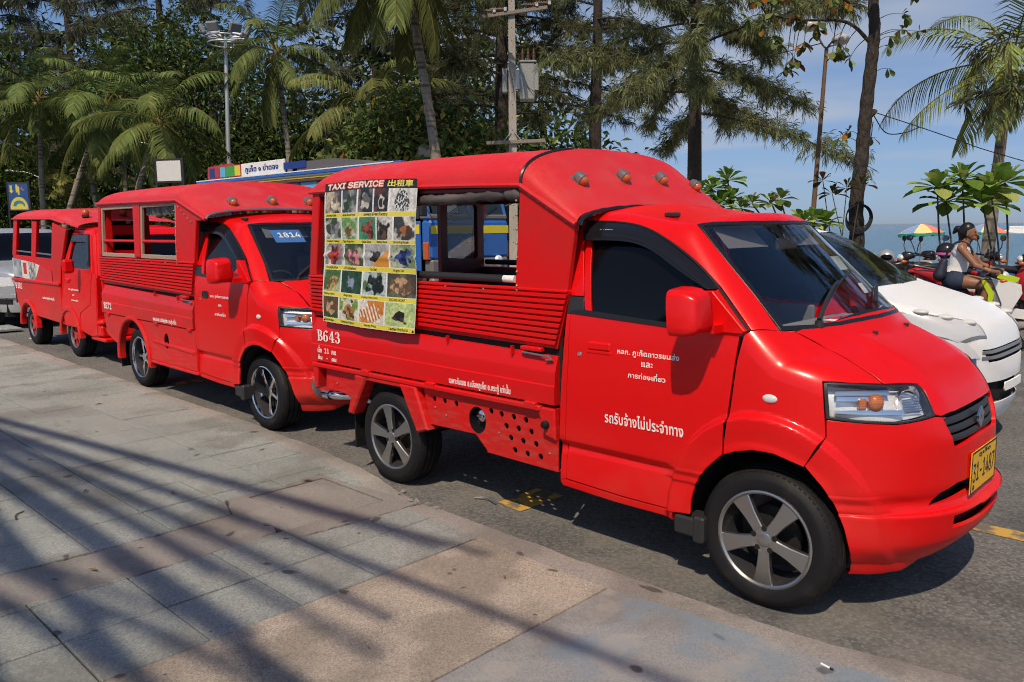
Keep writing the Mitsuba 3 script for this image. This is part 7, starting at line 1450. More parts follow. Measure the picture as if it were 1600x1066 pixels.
add('pouch', ply(bones([((-.16, -.10, 1.16), .05, (-.20, -.11, .98), .085), ((-.20, -.11, .98), .085, (-.20, .03, .96), .08)], .02, 8), 'bag_cloth', smooth=True), bg)
add('strap', ply(tube(bez([(-.17, -.10, 1.16), (-.08, -.14, 1.36), (.03, -.13, 1.435), (.14, -.06, 1.36), (.165, .0, 1.22), (.10, .12, 1.10)], 6), .014, 6), 'bag_cloth', smooth=40), bg)
CUR[0] = None
rgs = np.random.default_rng(11)
COLS = [('scooter_red', 'scooter_black', 'red and black scooter'), ('scooter_white', 'scooter_red', 'white and red scooter'), ('scooter_black', 'scooter_grey', 'black scooter'), ('scooter_red', 'scooter_white', 'red scooter with a white fender'), ('scooter_black', 'scooter_red', 'black scooter with a red fender'), ('scooter_blue', 'scooter_black', 'dark blue scooter'), ('scooter_red', 'scooter_red', 'all red scooter'), ('scooter_black', 'scooter_black', 'all black scooter'), ('scooter_grey', 'scooter_black', 'grey scooter')]
for k, (x, y, rot) in enumerate(((-3.62, 11.50, 205), (-3.20, 11.62, 60), (-2.78, 11.55, 212), (-2.36, 11.7, 48), (-1.92, 11.55, 205), (-1.45, 11.75, 50), (-1.0, 11.62, 200), (-4.25, 11.70, 215), (-.45, 11.7, 60))):
    CUR[0] = T().translate([x, y, .135]).rotate([0, 0, 1], rot + rgs.normal(0, 5))
    m_, s_2, lb = COLS[k]; q = thing('parked_scooter', f'{lb} parked on the far pavement by the beach', 'motorbike', 'scooters parked along the beach pavement')
    scooter(q, m_, s_2)
CUR[0] = None
hm = thing('helmet', 'black helmet with pink markings hanging on a parked scooter', 'helmet')
add('helmet_shell', ply(trimesh.creation.icosphere(subdivisions=3).apply_scale([.145, .13, .135]).apply_translation([-2.55, 11.30, 1.24]), 'scooter_black', smooth=True), hm)
add('band', ply(lathe([(.148, -.03), (.151, -.02), (.151, .0), (.148, .01)], 30, 'z').apply_scale([1, .93, 1]).apply_translation([-2.55, 11.30, 1.20]), 'helmet_pink', smooth=40), hm)
hm2 = thing('helmet', 'silver helmet resting on a scooter seat behind the white car', 'helmet')
add('helmet_shell', ply(trimesh.creation.icosphere(subdivisions=3).apply_scale([.14, .125, .13]).apply_translation([-3.45, 11.2, 1.12]), 'silver_paint', smooth=True), hm2); add('visor', ply(trimesh.creation.icosphere(subdivisions=3).apply_scale([.10, .10, .06]).apply_translation([-3.42, 11.14, 1.12]), 'tint_glass', smooth=True), hm2)
# ---------------------------------------------------------------- beach umbrellas
UC = [(.74, .55, .20), (.70, .26, .16), (.76, .64, .34), (.72, .42, .16), (.70, .22, .14), (.20, .32, .52), (.76, .60, .25), (.68, .20, .14)]
for k, c in enumerate(UC): pbr(f'umbrella_cloth_{k}', c, .8)
pbr('umbrella_teal', (.02, .25, .20), .8)
def umbrella(x, y, zt, r, tilt, lab):
    t = thing('beach_umbrella', lab, 'umbrella')
    add('pole', ply(tube([(x, y, -.75), (x, y, zt + .03)], .022, 8), 'steel', smooth=40), t)
    n = 8
    for k in range(n):
        V = []; rr = 7
        for j in range(rr):
            q = j / (rr - 1)
            for i in range(5):
                a = (k + i / 4) * 2 * math.pi / n; sag = 1 - .05 * math.sin(math.pi * i / 4) * q
                V.append([x + r * q * sag * math.cos(a), y + r * q * sag * math.sin(a), zt - .42 * q ** 1.5 - .03 * math.sin(math.pi * i / 4) * q + tilt * r * q * math.cos(a)])
        F_ = [u for j in range(rr - 1) for i in range(4) for u in ([j * 5 + i, j * 5 + i + 1, j * 5 + 6 + i], [j * 5 + i, j * 5 + 6 + i, j * 5 + 5 + i])]
        add('cloth_panel', ply(tm(V, F_), f'umbrella_cloth_{k}', smooth=True), t)
        E_ = np.array(V[-5:]); W_ = []
        for i, u in enumerate(np.linspace(0, 1, 9)):
            p_ = np.array([np.interp(u, np.linspace(0, 1, 5), E_[:, d]) for d in range(3)]); W_ += [p_, p_ - [0, 0, .10 + .07 * abs(math.sin(u * math.pi * 2))]]
        add('valance', ply(tm(W_, [u for i in range(8) for u in ([2 * i, 2 * i + 1, 2 * i + 3], [2 * i, 2 * i + 3, 2 * i + 2])]), 'umbrella_teal', smooth=True), t)
        a = k * 2 * math.pi / n; add('rib', ply(tube([(x, y, zt - .01), (x + r * .98 * math.cos(a), y + r * .98 * math.sin(a), zt - .44 + tilt * r * math.cos(a))], .006, 4), 'steel'), t)
umbrella(-11.10, 37.5, 1.70, 1.02, .04, 'striped beach umbrella with a teal fringe to the left of the palm tree')
umbrella(-10.0, 44.0, 1.68, 1.0, -.04, 'beach umbrella half hidden behind the head of the woman on the scooter')
one('flag', ply(cat(tube([(-3.1, 15.3, -.4), (-3.1, 15.3, 1.45)], .012, 6)), 'steel'), 'thin pole with a small red and yellow flag behind the woman', 'flag')
bo = thing('boat', 'small white boat far out on the sea at the right', 'boat')
add('hull', ply(hull([[x, y, z] for x, z, w in ((-52, -1.1, .8), (-44, -1.1, .8), (-53, .1, 1.2), (-42.5, .3, .5)) for y in (226 - w, 226 + w)]), 'white_print'), bo); add('cabin', ply(box(-49.5, -46.5, 225.3, 226.7, .1, 1.1, .1), 'white_print'), bo)
# ---------------------------------------------------------------- vegetation
def thin(name, rough=.42, tr=.7):
    scene[name] = {'type': 'principledthin', 'base_color': {'type': 'mesh_attribute', 'name': 'vertex_color'}, 'roughness': rough, 'diff_trans': tr, 'spec_trans': 0.0, 'eta': 1.4}
thin('leaf'); thin('needle', .6, .5); thin('palm_leaf', .33, .38); thin('glossy_leaf', .28, .6)
def f_bark(p, n, uv): return mix((.055, .042, .032), (.14, .115, .09), fbm(p.x * 9, p.y * 9, p.z * 3, 4))
pbr('bark', proc(f_bark), .9)
def f_dark_bark(p, n, uv): return mix((.016, .013, .011), (.055, .043, .034), fbm(p.x * 12, p.y * 12, p.z * 5, 4))
scene['dark_bark'] = {'type': 'twosided', 'bsdf': {'type': 'bumpmap', 'arbitrary': proc(lambda p, n, uv: fbm(p.x * 26, p.y * 26, p.z * 9, 4), 4e-3), 'scale': .05, 'bsdf': {'type': 'principled', 'base_color': proc(f_dark_bark), 'roughness': .85}}}
def f_palm_bark(p, n, uv):
    ring = smoothstep(.2, .5, noise(p.x * 2, p.y * 2, p.z * 13)); return mix((.09, .078, .062), (.28, .25, .205), ring * (.5 + .5 * fbm(p.x * 14, p.y * 14, p.z * 14, 3)))
pbr('palm_bark', proc(f_palm_bark), .9)
def unit(v): return v / np.maximum(np.linalg.norm(v, axis=-1, keepdims=True), 1e-9)
def leaves(C, D, N, L, Wd, col, fold=.25, droop=.0):
    """diamond leaves: base C, direction D, normal N"""
    D = unit(D); S = unit(np.cross(D, N)); N = np.cross(S, D); L = np.broadcast_to(L, len(C))[:, None]; Wd = np.broadcast_to(Wd, len(C))[:, None]
    m = C + D * L * .5; V = np.stack([C, m + S * Wd * .5 + N * Wd * fold * .5, C + D * L - N * L * droop, m - S * Wd * .5 + N * Wd * fold * .5], 1).reshape(-1, 3)
    k = np.arange(len(C))[:, None] * 4; F_ = np.vstack([k + [0, 1, 2], k + [0, 2, 3]])
    return V, F_, np.repeat(col, 4, 0)
def merge(parts):
    V, F_, C, o = [], [], [], 0
    for v, f, c in parts: V.append(v); F_.append(f + o); C.append(c); o += len(v)
    return np.vstack(V), np.vstack(F_), np.vstack(C)
def foliage(V, F_, C, m): return ply(tm(V, F_), m, smooth=False, color=np.clip(C, .001, .95))
def rand_dir(r, n): return unit(r.normal(0, 1, (n, 3)))
def vary(r, base, n, amp=.3, hue=.18):
    b = np.asarray(base)[None] * np.exp(r.normal(0, amp, (n, 1))); return b * (1 + r.normal(0, hue, (n, 3)) * [1, .35, .7])
# --- palms
def frond(r, o, az, e0, L, droop, age, green, dens=40, wid=.030, lf=.26, dr_=None):
    droop = droop if dr_ is None else dr_
    n = 16; s = np.linspace(0, 1, n); el = e0 - droop * s ** 1.3; h = np.array([math.cos(az), math.sin(az), 0]); up = np.array([0, 0, 1.0])
    d = np.cos(el)[:, None] * h + np.sin(el)[:, None] * up; P = o + np.cumsum(d, 0) * (L / n); P = np.vstack([o, P[:-1]])
    ra = tube(P, np.linspace(.028, .006, n) * (L / 3.2), 5); side = np.cross(h, up)
    m = int(dens * L / 3.0); q = np.linspace(.16, .995, m); parts = []
    rc = np.tile(np.array([[.20, .19, .05]]) * (1 if age < .6 else .8), (len(ra.vertices), 1)); parts.append((np.array(ra.vertices), np.array(ra.faces), rc))
    tw = r.normal(0, .25)
    for sg_ in (-1, 1):
        b = np.stack([np.interp(q, s, P[:, k]) for k in range(3)], -1); t = np.stack([np.interp(q, s, d[:, k]) for k in range(3)], -1)
        ll = L * lf * np.sin(np.pi * np.clip(.10 + .86 * q, 0, 1)) ** .6 * (1 + r.normal(0, .07, m)) + (.06 if lf > .01 else .03)
        hang = (.75 if lf > .2 else .3) + .6 * age + r.normal(0, .12, m); nrm = np.cross(np.broadcast_to(side, t.shape), t); nrm = unit(nrm)
        sd = sg_ * np.broadcast_to(side, t.shape) + nrm * (.28 - .5 * age + tw * sg_)
        d1 = unit(sd * 1.0 + t * (.55 + .35 * q[:, None]) + r.normal(0, .05, (m, 3)) - up * (hang * .5)[:, None]); d2 = unit(d1 - up * (hang * 1.0)[:, None])
        w = wid * (L / 3.0) * (1 + .2 * r.normal(0, 1, m))[:, None] * 1.15; wv = unit(np.cross(d1, nrm)) * w; wv2 = unit(np.cross(d2, nrm)) * w
        a = b + d1 * (ll * .5)[:, None]; e = a + d2 * (ll * .5)[:, None]
        V = np.stack([b - wv * .5, b + wv * .5, a - wv2 * .55, a + wv2 * .55, e], 1).reshape(-1, 3); k = np.arange(m)[:, None] * 5
        F_ = np.vstack([k + [0, 1, 3], k + [0, 3, 2], k + [2, 3, 4]])
        c = vary(r, green, m, .25, .08); c = c * (1 - .25 * age) + np.array([.16, .12, .035]) * (.25 * age + .12 * (q[:, None] > .9)); parts.append((V, F_, np.repeat(c, 5, 0)))
    return merge(parts)
def palm(key, label, base, crown, L, n, seed, r0=.15, green=(.075, .115, .022), group='coconut palms in the park', elev=(-1.0, 1.42), nuts=True, az0=None, dens=40, wid=.030, azs=None, lf=.26, dr_=None):
    r = np.random.default_rng(seed); t = thing(key, label, 'palm tree', group); b, c = np.array(base, float), np.array(crown, float)
    u = np.linspace(0, 1, 26); mid = (b + c) / 2 + np.array([(b - c)[0] * .18, (b - c)[1] * .18, -.05]); P = (1 - u)[:, None] ** 2 * b + 2 * (u * (1 - u))[:, None] * mid + (u ** 2)[:, None] * c
    rr = r0 * (1 - .38 * u) * (1 + .5 * np.exp(-u * 16)) * (1 + .045 * np.sin(np.arange(26) * 2.6))
    add('trunk', ply(tube(P, rr, 12), 'palm_bark', smooth=50), t)
    add('crown_shaft', ply(tube([c - [0, 0, .25], c + [0, 0, .05], c + [0, 0, .35]], [r0 * .75, r0 * 1.0, r0 * .4], 10), 'palm_sheath', smooth=50), t)
    for k in range(n):
        q = k / (n - 1); az = azs[k] if azs else k * 2.39996 + r.normal(0, .18) + (az0 or 0); e0 = elev[1] + (elev[0] - elev[1]) * q ** .85 + r.normal(0, .1)
        age = min(1, max(0, q * 1.05 + r.normal(0, .08))); V = frond(r, c + [.08 * math.cos(az), .08 * math.sin(az), .18 - .25 * q], az, e0, L * (1 + r.normal(0, .07)) * (.75 + .35 * math.sin(math.pi * (.25 + .6 * q))), 1.0 + .75 * (1 - q) + r.normal(0, .12) if e0 > 0 else .75, age, np.array(green) * (1 + .5 * r.random() - .1), dens, wid, lf, dr_)
        add('frond', foliage(*V, 'palm_leaf'), t)
    if nuts:
        for k in range(6):
            a = r.uniform(0, 6.28); add('coconut', ply(trimesh.creation.icosphere(subdivisions=2).apply_scale([.10, .10, .13]).apply_translation(c + [.22 * math.cos(a), .22 * math.sin(a), -.22 - .1 * r.random()]), 'coconut_husk', smooth=True), t)
    return t
pbr('palm_sheath', (.22, .17, .06), .8); pbr('coconut_husk', (.30, .26, .07), .5)
palm('coconut_palm', 'coconut palm leaning at the right edge in front of the sea', (-3.40, 17.1, -.4), (-3.20, 17.3, 5.05), 2.75, 17, 3, .15, (.18, .235, .075), None, elev=(-.62, 1.42), az0=.4, dens=44, wid=.026)
palm('coconut_palm', 'front coconut palm of the left group, with wide yellowish drooping fronds', (-33.8, 9.9, .08), (-32.37, 11.35, 6.1), 3.3, 20, 5, .15, (.125, .172, .058), dens=36)
palm('coconut_palm', 'tall coconut palm with an upright crown behind the front palm of the left group', (-40.2, 9.4, .08), (-38.1, 11.36, 7.3), 3.7, 20, 6, .15, (.092, .135, .045), dens=36)
palm('coconut_palm', 'coconut palm at the left edge above the silver pickup', (-42.8, 9.7, .08), (-42.4, 9.9, 8.0), 3.5, 18, 7, .15, (.095, .138, .048), dens=36)
palm('coconut_palm', 'coconut palm deeper in the left group, its crown between its neighbours', (-44.9, 13.2, .08), (-45.3, 12.7, 6.9), 3.3, 18, 8, .15, (.082, .122, .04), dens=36)
palm('coconut_palm', 'coconut palm with a bright crown top right of the tall white lamp post', (-30.2, 16.2, .08), (-30.63, 15.8, 9.2), 3.2, 20, 9, .15, (.098, .135, .048), dens=36)
palm('coconut_palm', 'coconut palm with a curved grey trunk left of the concrete utility pole', (-17.9, 14.2, .08), (-18.9, 13.3, 10.1), 3.9, 24, 10, .19, (.09, .128, .045), dens=36)
palm('coconut_palm', 'low coconut palm with arching fronds behind the yellowing broadleaf tree', (-25.3, 17.2, .08), (-25.5, 16.9, 6.2), 4.0, 20, 12, .16, (.14, .165, .062), elev=(-.5, 1.1))
palm('coconut_palm', 'small young coconut palm low between the trunks of the left group', (-48.0, 12.8, .08), (-47.8, 13.0, 4.3), 2.6, 18, 13, .12, (.19, .20, .07))
# --- casuarinas
def casuarina(label, base, h, R, seed, zlow, nb, per, col, lean=(0, 0), tr=.25, group=None, nl=.34, nw=.011, key='casuarina_tree', dense=1.0, cut=None, ztop=None):
    r = np.random.default_rng(seed); t = thing(key, label, 'tree', group); b = np.array(base, float); top = b + [lean[0], lean[1], h]
    u = np.linspace(0, 1, 16)[:, None]; P = b * (1 - u) + top * u + np.c_[np.sin(u * 5 + seed) * .12, np.cos(u * 4 + seed) * .12, 0 * u] * u
    add('trunk', ply(tube(P, tr * (1 - .85 * u[:, 0]) + .02, 12), 'dark_bark', smooth=50), t); br, parts = [], []
    for k in range(nb):
        q = (k + r.random()) / nb; z = zlow + (h * .97 - zlow) * q; a = k * 2.399 + r.normal(0, .3); w = (z) / h; o = b + (top - b) * w
        Lb = R * (1 - .70 * q ** 1.4) * r.uniform(.65, 1.12); hd = np.array([math.cos(a), math.sin(a), 0]); n = 9; s = np.linspace(0, 1, n)
        rise = r.uniform(.05, .55) - .25 * (1 - q); Q = o + hd * (s * Lb)[:, None] + np.array([0, 0, 1]) * (rise * s * Lb - .22 * Lb * s ** 2)[:, None] + r.normal(0, .04, (n, 3)) * s[:, None]
        if ztop is not None and z > ztop: continue
        br.append(tube(Q, np.linspace(.045, .008, n) * (tr / .25), 5))
        m = int(per * dense * (.5 + .7 * Lb / R)); sa_ = r.uniform(.18, 1.0, m) ** .8; c = np.stack([np.interp(sa_, s, Q[:, j]) for j in range(3)], -1)
        tl = r.uniform(.25, .95, m) * (.3 + .28 * R / 4); tdir = unit(hd * .5 + r.normal(0, .75, (m, 3)) + [0, 0, -.10]); e = c + tdir * tl[:, None]
        for i in range(m): 
            if i % 3 == 0: br.append(tube([c[i], (c[i] + e[i]) / 2 + [0, 0, .04], e[i]], [.008, .006, .004], 3))
        nn = 15; w_ = r.uniform(.1, 1.0, (m, nn, 1)); cc = (c[:, None] * (1 - w_) + e[:, None] * w_).reshape(-1, 3)
        dd = unit((tdir[:, None] * .7 + r.normal(0, .42, (m, nn, 3)) + np.array([0, 0, -.75])).reshape(-1, 3)); N_ = rand_dir(r, len(cc)); S_d = unit(np.cross(dd, N_)) * (nw * r.uniform(.7, 1.3, (len(cc), 1))); ln = nl * r.uniform(.5, 1.25, (len(cc), 1))
        mid = cc + dd * ln * .5 + [0, 0, -.0]; tip = cc + dd * ln + np.array([0, 0, -.14]) * ln
        V = np.stack([cc, mid + S_d, tip, mid - S_d], 1).reshape(-1, 3); kk = np.arange(len(cc))[:, None] * 4
        tone = np.repeat(np.exp(r.normal(0, .28, (m, 1))), nn, 0); parts.append((V, np.vstack([kk + [0, 1, 2], kk + [0, 2, 3]]), np.repeat(vary(r, col, len(cc), .15, .10) * tone, 4, 0)))
    add('branches', ply(cat(br), 'dark_bark', smooth=50), t, kind='stuff'); V = merge(parts); add('needles', foliage(*V, 'needle'), t, kind='stuff'); return t
OLV = (.075, .088, .030)
casuarina('feathery casuarina tree with a thick dark trunk right behind the front truck', (-11.25, 17.85, -.1), 15, 4.6, 21, 4.9, 64, 150, (.18, .205, .10), tr=.23, nl=.26, nw=.0095)
casuarina('dark casuarina tree behind the concrete utility pole', (-21.6, 20.4, .08), 18, 5.4, 22, 5.8, 56, 52, (.085, .095, .05), tr=.36, nl=.34, nw=.012)
casuarina('casuarina tree just right of the concrete utility pole, its foliage reaching into the sky', (-18.2, 22.0, .0), 17, 4.4, 23, 8.2, 34, 50, (.10, .11, .055), tr=.3, nl=.32, nw=.011)
ORD = ['leftmost', 'second from the left', 'third from the left', 'fourth from the left', 'fifth from the left', 'sixth from the left', 'seventh from the left', 'eighth from the left', 'ninth from the left', 'rightmost', 'eleventh']
def order(L):
    a = [math.atan2(q[0] - _eye[0], q[1] - _eye[1]) for q in L]; return [sorted(a).index(v) for v in a]
for k, (x, y, h, s) in enumerate(CB_ := ((-62, 18, 24, 31), (-56, 22, 27, 32), (-39, 32, 26, 33), (-70, 14, 25, 35), (-44, 31, 27, 36))):
    casuarina(f'tall grey green casuarina at the back, {ORD[order(CB_)[k]]} of its row', (x, y, .08), h, 8.0, s, 6, 44, 40, (.13, .135, .095), tr=.4, group='tall casuarinas at the back of the park', nl=.75, nw=.024)
# --- broadleaf trees
def broadleaf(key, label, base, blobs, nclu, per, ls, cols, seed, tr=.25, group=None, mt='leaf', catg='tree', trunk=True, surf_=.55, lw=.45, limbs=True):
    r = np.random.default_rng(seed); t = thing(key, label, catg, group); b = np.array(base, float); C, parts, br = [], [], []
    vol = np.array([q[3] * q[4] * q[5] for q in blobs]) ** .67; pr = vol / vol.sum()
    for i in r.choice(len(blobs), nclu, p=pr):
        q = blobs[i]; d = rand_dir(r, 1)[0]; C.append(np.array(q[:3]) + d * np.array(q[3:]) * (surf_ + (1 - surf_) * r.random()) ** .6 * r.uniform(.75, 1.06))
    C = np.array(C); n = len(C)
    if trunk:
        c0 = np.array(blobs[0][:3]); u = np.linspace(0, 1, 12)[:, None]; P = b * (1 - u) + c0 * u + np.c_[np.sin(u * 4 + seed), np.cos(u * 3 + seed), 0 * u] * .12 * u
        add('trunk', ply(tube(P, tr * (1 - .6 * u[:, 0]), 10), 'bark', smooth=50), t)
    if limbs:
        st = np.array(blobs[0][:3]) - [0, 0, blobs[0][5] * .7] if trunk else b
        for i in r.choice(n, min(n, 60), replace=False):
            m_ = (st + C[i]) / 2 + [0, 0, .25]; br.append(tube(bez([st, m_, C[i]], 4), np.linspace(tr * .28, .012, 9), 5))
        add('limbs', ply(cat(br), 'bark', smooth=50), t, kind='stuff')
    size = np.mean([min(q[3:]) for q in blobs]) * .22; cc = np.repeat(C, per, 0) + r.normal(0, size, (n * per, 3)); ctr = np.repeat(C, per, 0)
    D = unit(unit(cc - ctr) * .8 + r.normal(0, .55, cc.shape) + [0, 0, -.25]); N_ = unit(r.normal(0, .6, cc.shape) + [0, 0, 1.0])
    ci = r.choice(len(cols), len(cc), p=np.array([c[3] for c in cols]) / sum(c[3] for c in cols)); base_c = np.array([c[:3] for c in cols])[ci]; tone = np.repeat(np.exp(r.normal(0, .22, (n, 1))), per, 0)
    L = ls * r.uniform(.65, 1.3, len(cc)); V = leaves(cc, D, N_, L, L * lw, base_c * tone * np.exp(r.normal(0, .2, (len(cc), 1))), .3, .15)
    add('crown', foliage(*V, mt), t, kind='stuff'); return t
GRN = [(.06, .095, .028, 5), (.10, .15, .042, 3), (.17, .21, .07, 1)]
broadleaf('broadleaf_tree', 'dense dark green broadleaf tree behind the tall white lamp post', (-50.5, 22.5, .08), [(-50.5, 22.5, 9.5, 4.5, 5.0, 5.5), (-48.5, 25, 6.0, 4.5, 4.5, 4.5), (-52, 20, 12, 3.5, 3.5, 3.5), (-49, 22, 3.5, 4, 4, 3)], 620, 30, .34, GRN, 41, .45)
broadleaf('broadleaf_tree', 'broadleaf tree with large yellowing leaves above the blue bus', (-22.0, 15.9, .08), [(-22.0, 15.8, 4.9, 2.2, 2.3, 1.5), (-20.7, 16.8, 4.2, 1.8, 1.8, 1.5), (-22.9, 15.0, 3.9, 1.8, 1.8, 1.5), (-19.6, 17.6, 3.8, 1.5, 1.5, 1.4)], 330, 17, .30, [(.10, .15, .045, 6), (.17, .22, .08, 3), (.38, .29, .06, .5), (.30, .14, .04, .3)], 42, .18, mt='glossy_leaf', lw=.52)
for k, (x, y, zc, rx, rz, s) in enumerate(BB_ := ((-66, 6, 7, 7, 6.5, 51), (-64, 13, 8, 7, 8, 52), (-60, 20, 8, 6.5, 8, 53), (-56, 27, 8, 6.5, 8, 54), (-46, 31, 8, 6.5, 8, 55), (-37, 34, 8, 6.5, 7.5, 56), (-70, -1, 6, 6, 6, 58))):
    broadleaf('broadleaf_tree', f'dark broadleaf tree in the dense back row of the park, {ORD[order(BB_)[k]]}', (x, y, .08), [(x, y, zc, rx, rx, rz), (x + 2, y + 2, zc * .55, rx * .9, rx * .9, rz * .6), (x - 2, y - 2, zc * .5, rx * .8, rx * .8, rz * .55)], 330, 24, .62, [(.06, .09, .03, 5), (.10, .14, .045, 3), (.16, .20, .075, 1)], s, .4, 'dark trees at the back of the park', limbs=False)
for k, (x, y, z, rx, rz, s) in enumerate(SB_ := ((-47.5, 6.3, 2.2, 2.2, 2.2, 61), (-49, 9.0, 3.0, 2.4, 3.0, 62), (-46.5, 11.8, 1.6, 2.0, 1.6, 63), (-43.5, 15.0, 1.6, 2.2, 1.7, 64), (-39.5, 17.5, 1.6, 2.4, 1.8, 65), (-35.0, 19.5, 1.8, 2.6, 2.0, 66), (-29.5, 21.5, 2.0, 2.4, 2.1, 67), (-26.0, 22.5, 1.6, 2.2, 1.8, 68), (-23.4, 17.9, 1.8, 1.8, 1.7, 69), (-51.5, 5.0, 3.4, 2.2, 3.2, 70))):
    broadleaf('shrub', f'dark green shrub under the park trees, {ORD[order(SB_)[k]]} in the picture', (x, y, .08), [(x, y, z, rx, rx, rz)], 120, 26, .30, [(.06, .095, .024, 4), (.10, .15, .035, 3), (.16, .20, .06, 1)], s, .08, 'shrubs under the park trees', catg='shrub', trunk=False, limbs=False)
# --- sea almond at the right with its dark trunk
r_ = np.random.default_rng(77)
sa_t = thing('almond_tree', 'sea almond tree with a crooked dark trunk and reddening leaves at the upper right', 'tree')
TP = bez([(-4.09, 11.56, .1), (-4.09, 11.56, 1.36), (-4.12, 11.53, 2.03), (-4.08, 11.57, 2.87), (-4.06, 11.59, 3.57), (-4.02, 11.63, 4.42), (-4.0, 11.65, 5.01), (-4.03, 11.62, 5.6), (-3.95, 11.7, 7.2), (-4.1, 11.6, 8.4)], 8)
add('trunk', ply(tube(TP, np.interp(np.linspace(0, 1, len(TP)), [0, .08, .5, 1], [.17, .130, .108, .07]) * (1 + .06 * np.sin(np.arange(len(TP)) * 1.7)), 14), 'dark_bark', smooth=50), sa_t)
def spray(base, pts, nleaf, ls, cols, seed, parts, br, rad=.012):
    """a bare twig ending in a whorl of big leaves"""
    r = np.random.default_rng(seed); P = bez([base] + list(pts), 5); br.append(tube(P, np.linspace(rad * 1.6, rad * .5, len(P)), 5)); e = P[-1]; ax = unit(P[-1] - P[-3])
    a = np.arange(nleaf) * 2.4 + r.normal(0, .3, nleaf); f0 = unit(np.cross(ax, [.3, .2, 1.0])); f1 = np.cross(ax, f0)
    D = unit(np.cos(a)[:, None] * f0 + np.sin(a)[:, None] * f1 + ax * r.uniform(-.1, .8, (nleaf, 1)) + [0, 0, -.35]); N_ = unit(np.cross(np.cross(D, [0, 0, 1.0]), D) + r.normal(0, .3, D.shape)); L = ls * r.uniform(.7, 1.25, nleaf)
    c = np.array([q[:3] for q in cols])[r.choice(len(cols), nleaf, p=np.array([q[3] for q in cols]) / sum(q[3] for q in cols))] * np.exp(r.normal(0, .2, (nleaf, 1)))
    o = e - ax * r.uniform(0, .12, (nleaf, 1)); parts.append(rleaf(o, D, N_, L, L * .52, c))
def rleaf(C, D, N, L, Wd, col):
    """obovate leaves of eight faces, a little folded and curved"""
    D = unit(D); S = unit(np.cross(D, N)); N = np.cross(S, D); L = L[:, None]; Wd = Wd[:, None]; V = []
    for q, w, dn in ((0, .04, 0), (.35, .52, .01), (.70, 1.0, .06), (.90, .72, .13), (1.0, .05, .18)):
        m = C + D * L * q - np.array([0, 0, 1.0]) * L * dn
        for s, ff in ((-1, 1), (0, 0), (1, 1)): V.append(m + S * Wd * .5 * w * s + N * Wd * .16 * w * ff)
    V = np.stack(V, 1).reshape(-1, 3); k = np.arange(len(C))[:, None] * 15; F_ = np.vstack([k + t for i in range(4) for j in range(2) for t in ([i * 3 + j, i * 3 + j + 1, i * 3 + j + 4], [i * 3 + j, i * 3 + j + 4, i * 3 + j + 3])])
    return V, F_, np.repeat(col, 15, 0)
ALM = [(.11, .15, .05, 5), (.16, .21, .065, 3), (.24, .09, .022, 1.6), (.30, .17, .04, 1), (.14, .045, .022, .8)]
parts, br = [], []
rgt = np.array([.719, .695, 0]); 
MB_ = bez([(-4.02, 11.63, 4.75), (-4.35, 11.3, 5.12), (-4.9, 10.76, 5.16), (-5.35, 10.35, 5.25)], 8); br.append(tube(MB_, np.linspace(.035, .012, len(MB_)), 6))
br.append(tube(bez([(-4.0, 11.65, 3.55), (-3.97, 11.69, 3.62), (-3.93, 11.72, 3.60)], 4), .05, 8))
CL = [(-5.27, 10.42, 5.34), (-5.01, 10.68, 5.18), (-5.4, 10.3, 5.03), (-5.19, 10.5, 4.75), (-4.87, 10.81, 4.7), (-5.01, 10.67, 4.41), (-4.51, 11.16, 4.53), (-4.31, 11.35, 4.48), (-4.7, 11.0, 4.95), (-4.55, 11.1, 5.35), (-5.1, 10.6, 5.6), (-4.4, 11.3, 5.7), (-5.5, 10.2, 5.5)]
for k, e in enumerate(CL * 2):
    e = np.array(e) + (r_.normal(0, .14, 3) if k >= len(CL) else 0); b0 = MB_[int(np.argmin(np.linalg.norm(MB_ - e - [0, 0, .12], axis=1)))]; spray(b0, [(b0 + e) / 2 + [0, 0, .05], e], int(r_.integers(5, 9)), .20, ALM, 100 + k, parts, br, .007)
for k, (e, nl_) in enumerate((((-3.62, 12.01, 5.24), 6), ((-3.61, 12.02, 4.98), 6), ((-3.73, 11.91, 4.88), 5), ((-3.43, 12.2, 4.96), 3), ((-3.8, 11.84, 4.72), 4), ((-3.76, 11.88, 4.34), 2), ((-4.29, 11.37, 3.29), 5), ((-4.39, 11.28, 3.18), 4), ((-3.9, 11.75, 3.18), 2), ((-3.5, 12.1, 5.6), 8))):
    e = np.array(e); b0 = TP[int(np.argmin(abs(TP[:, 2] - e[2] + .12)))]; spray(b0, [(b0 + e) / 2 + [0, 0, .06], e], nl_, .17, ALM, 300 + k, parts, br, .005)
for k in range(70):
    a, z = r_.uniform(0, 6.28), r_.uniform(7.0, 9.4); b0 = TP[-6]; e = np.array([-4.0, 11.6, z]) + np.array([math.cos(a), math.sin(a), 0]) * r_.uniform(.5, 4.6); spray(b0, [(b0 + e) / 2 + [0, 0, .3], e], 12, .2, ALM, 500 + k, parts, br)
add('twigs', ply(cat(br), 'dark_bark', smooth=50), sa_t, kind='stuff'); add('leaves', foliage(*merge(parts), 'glossy_leaf'), sa_t, kind='stuff')
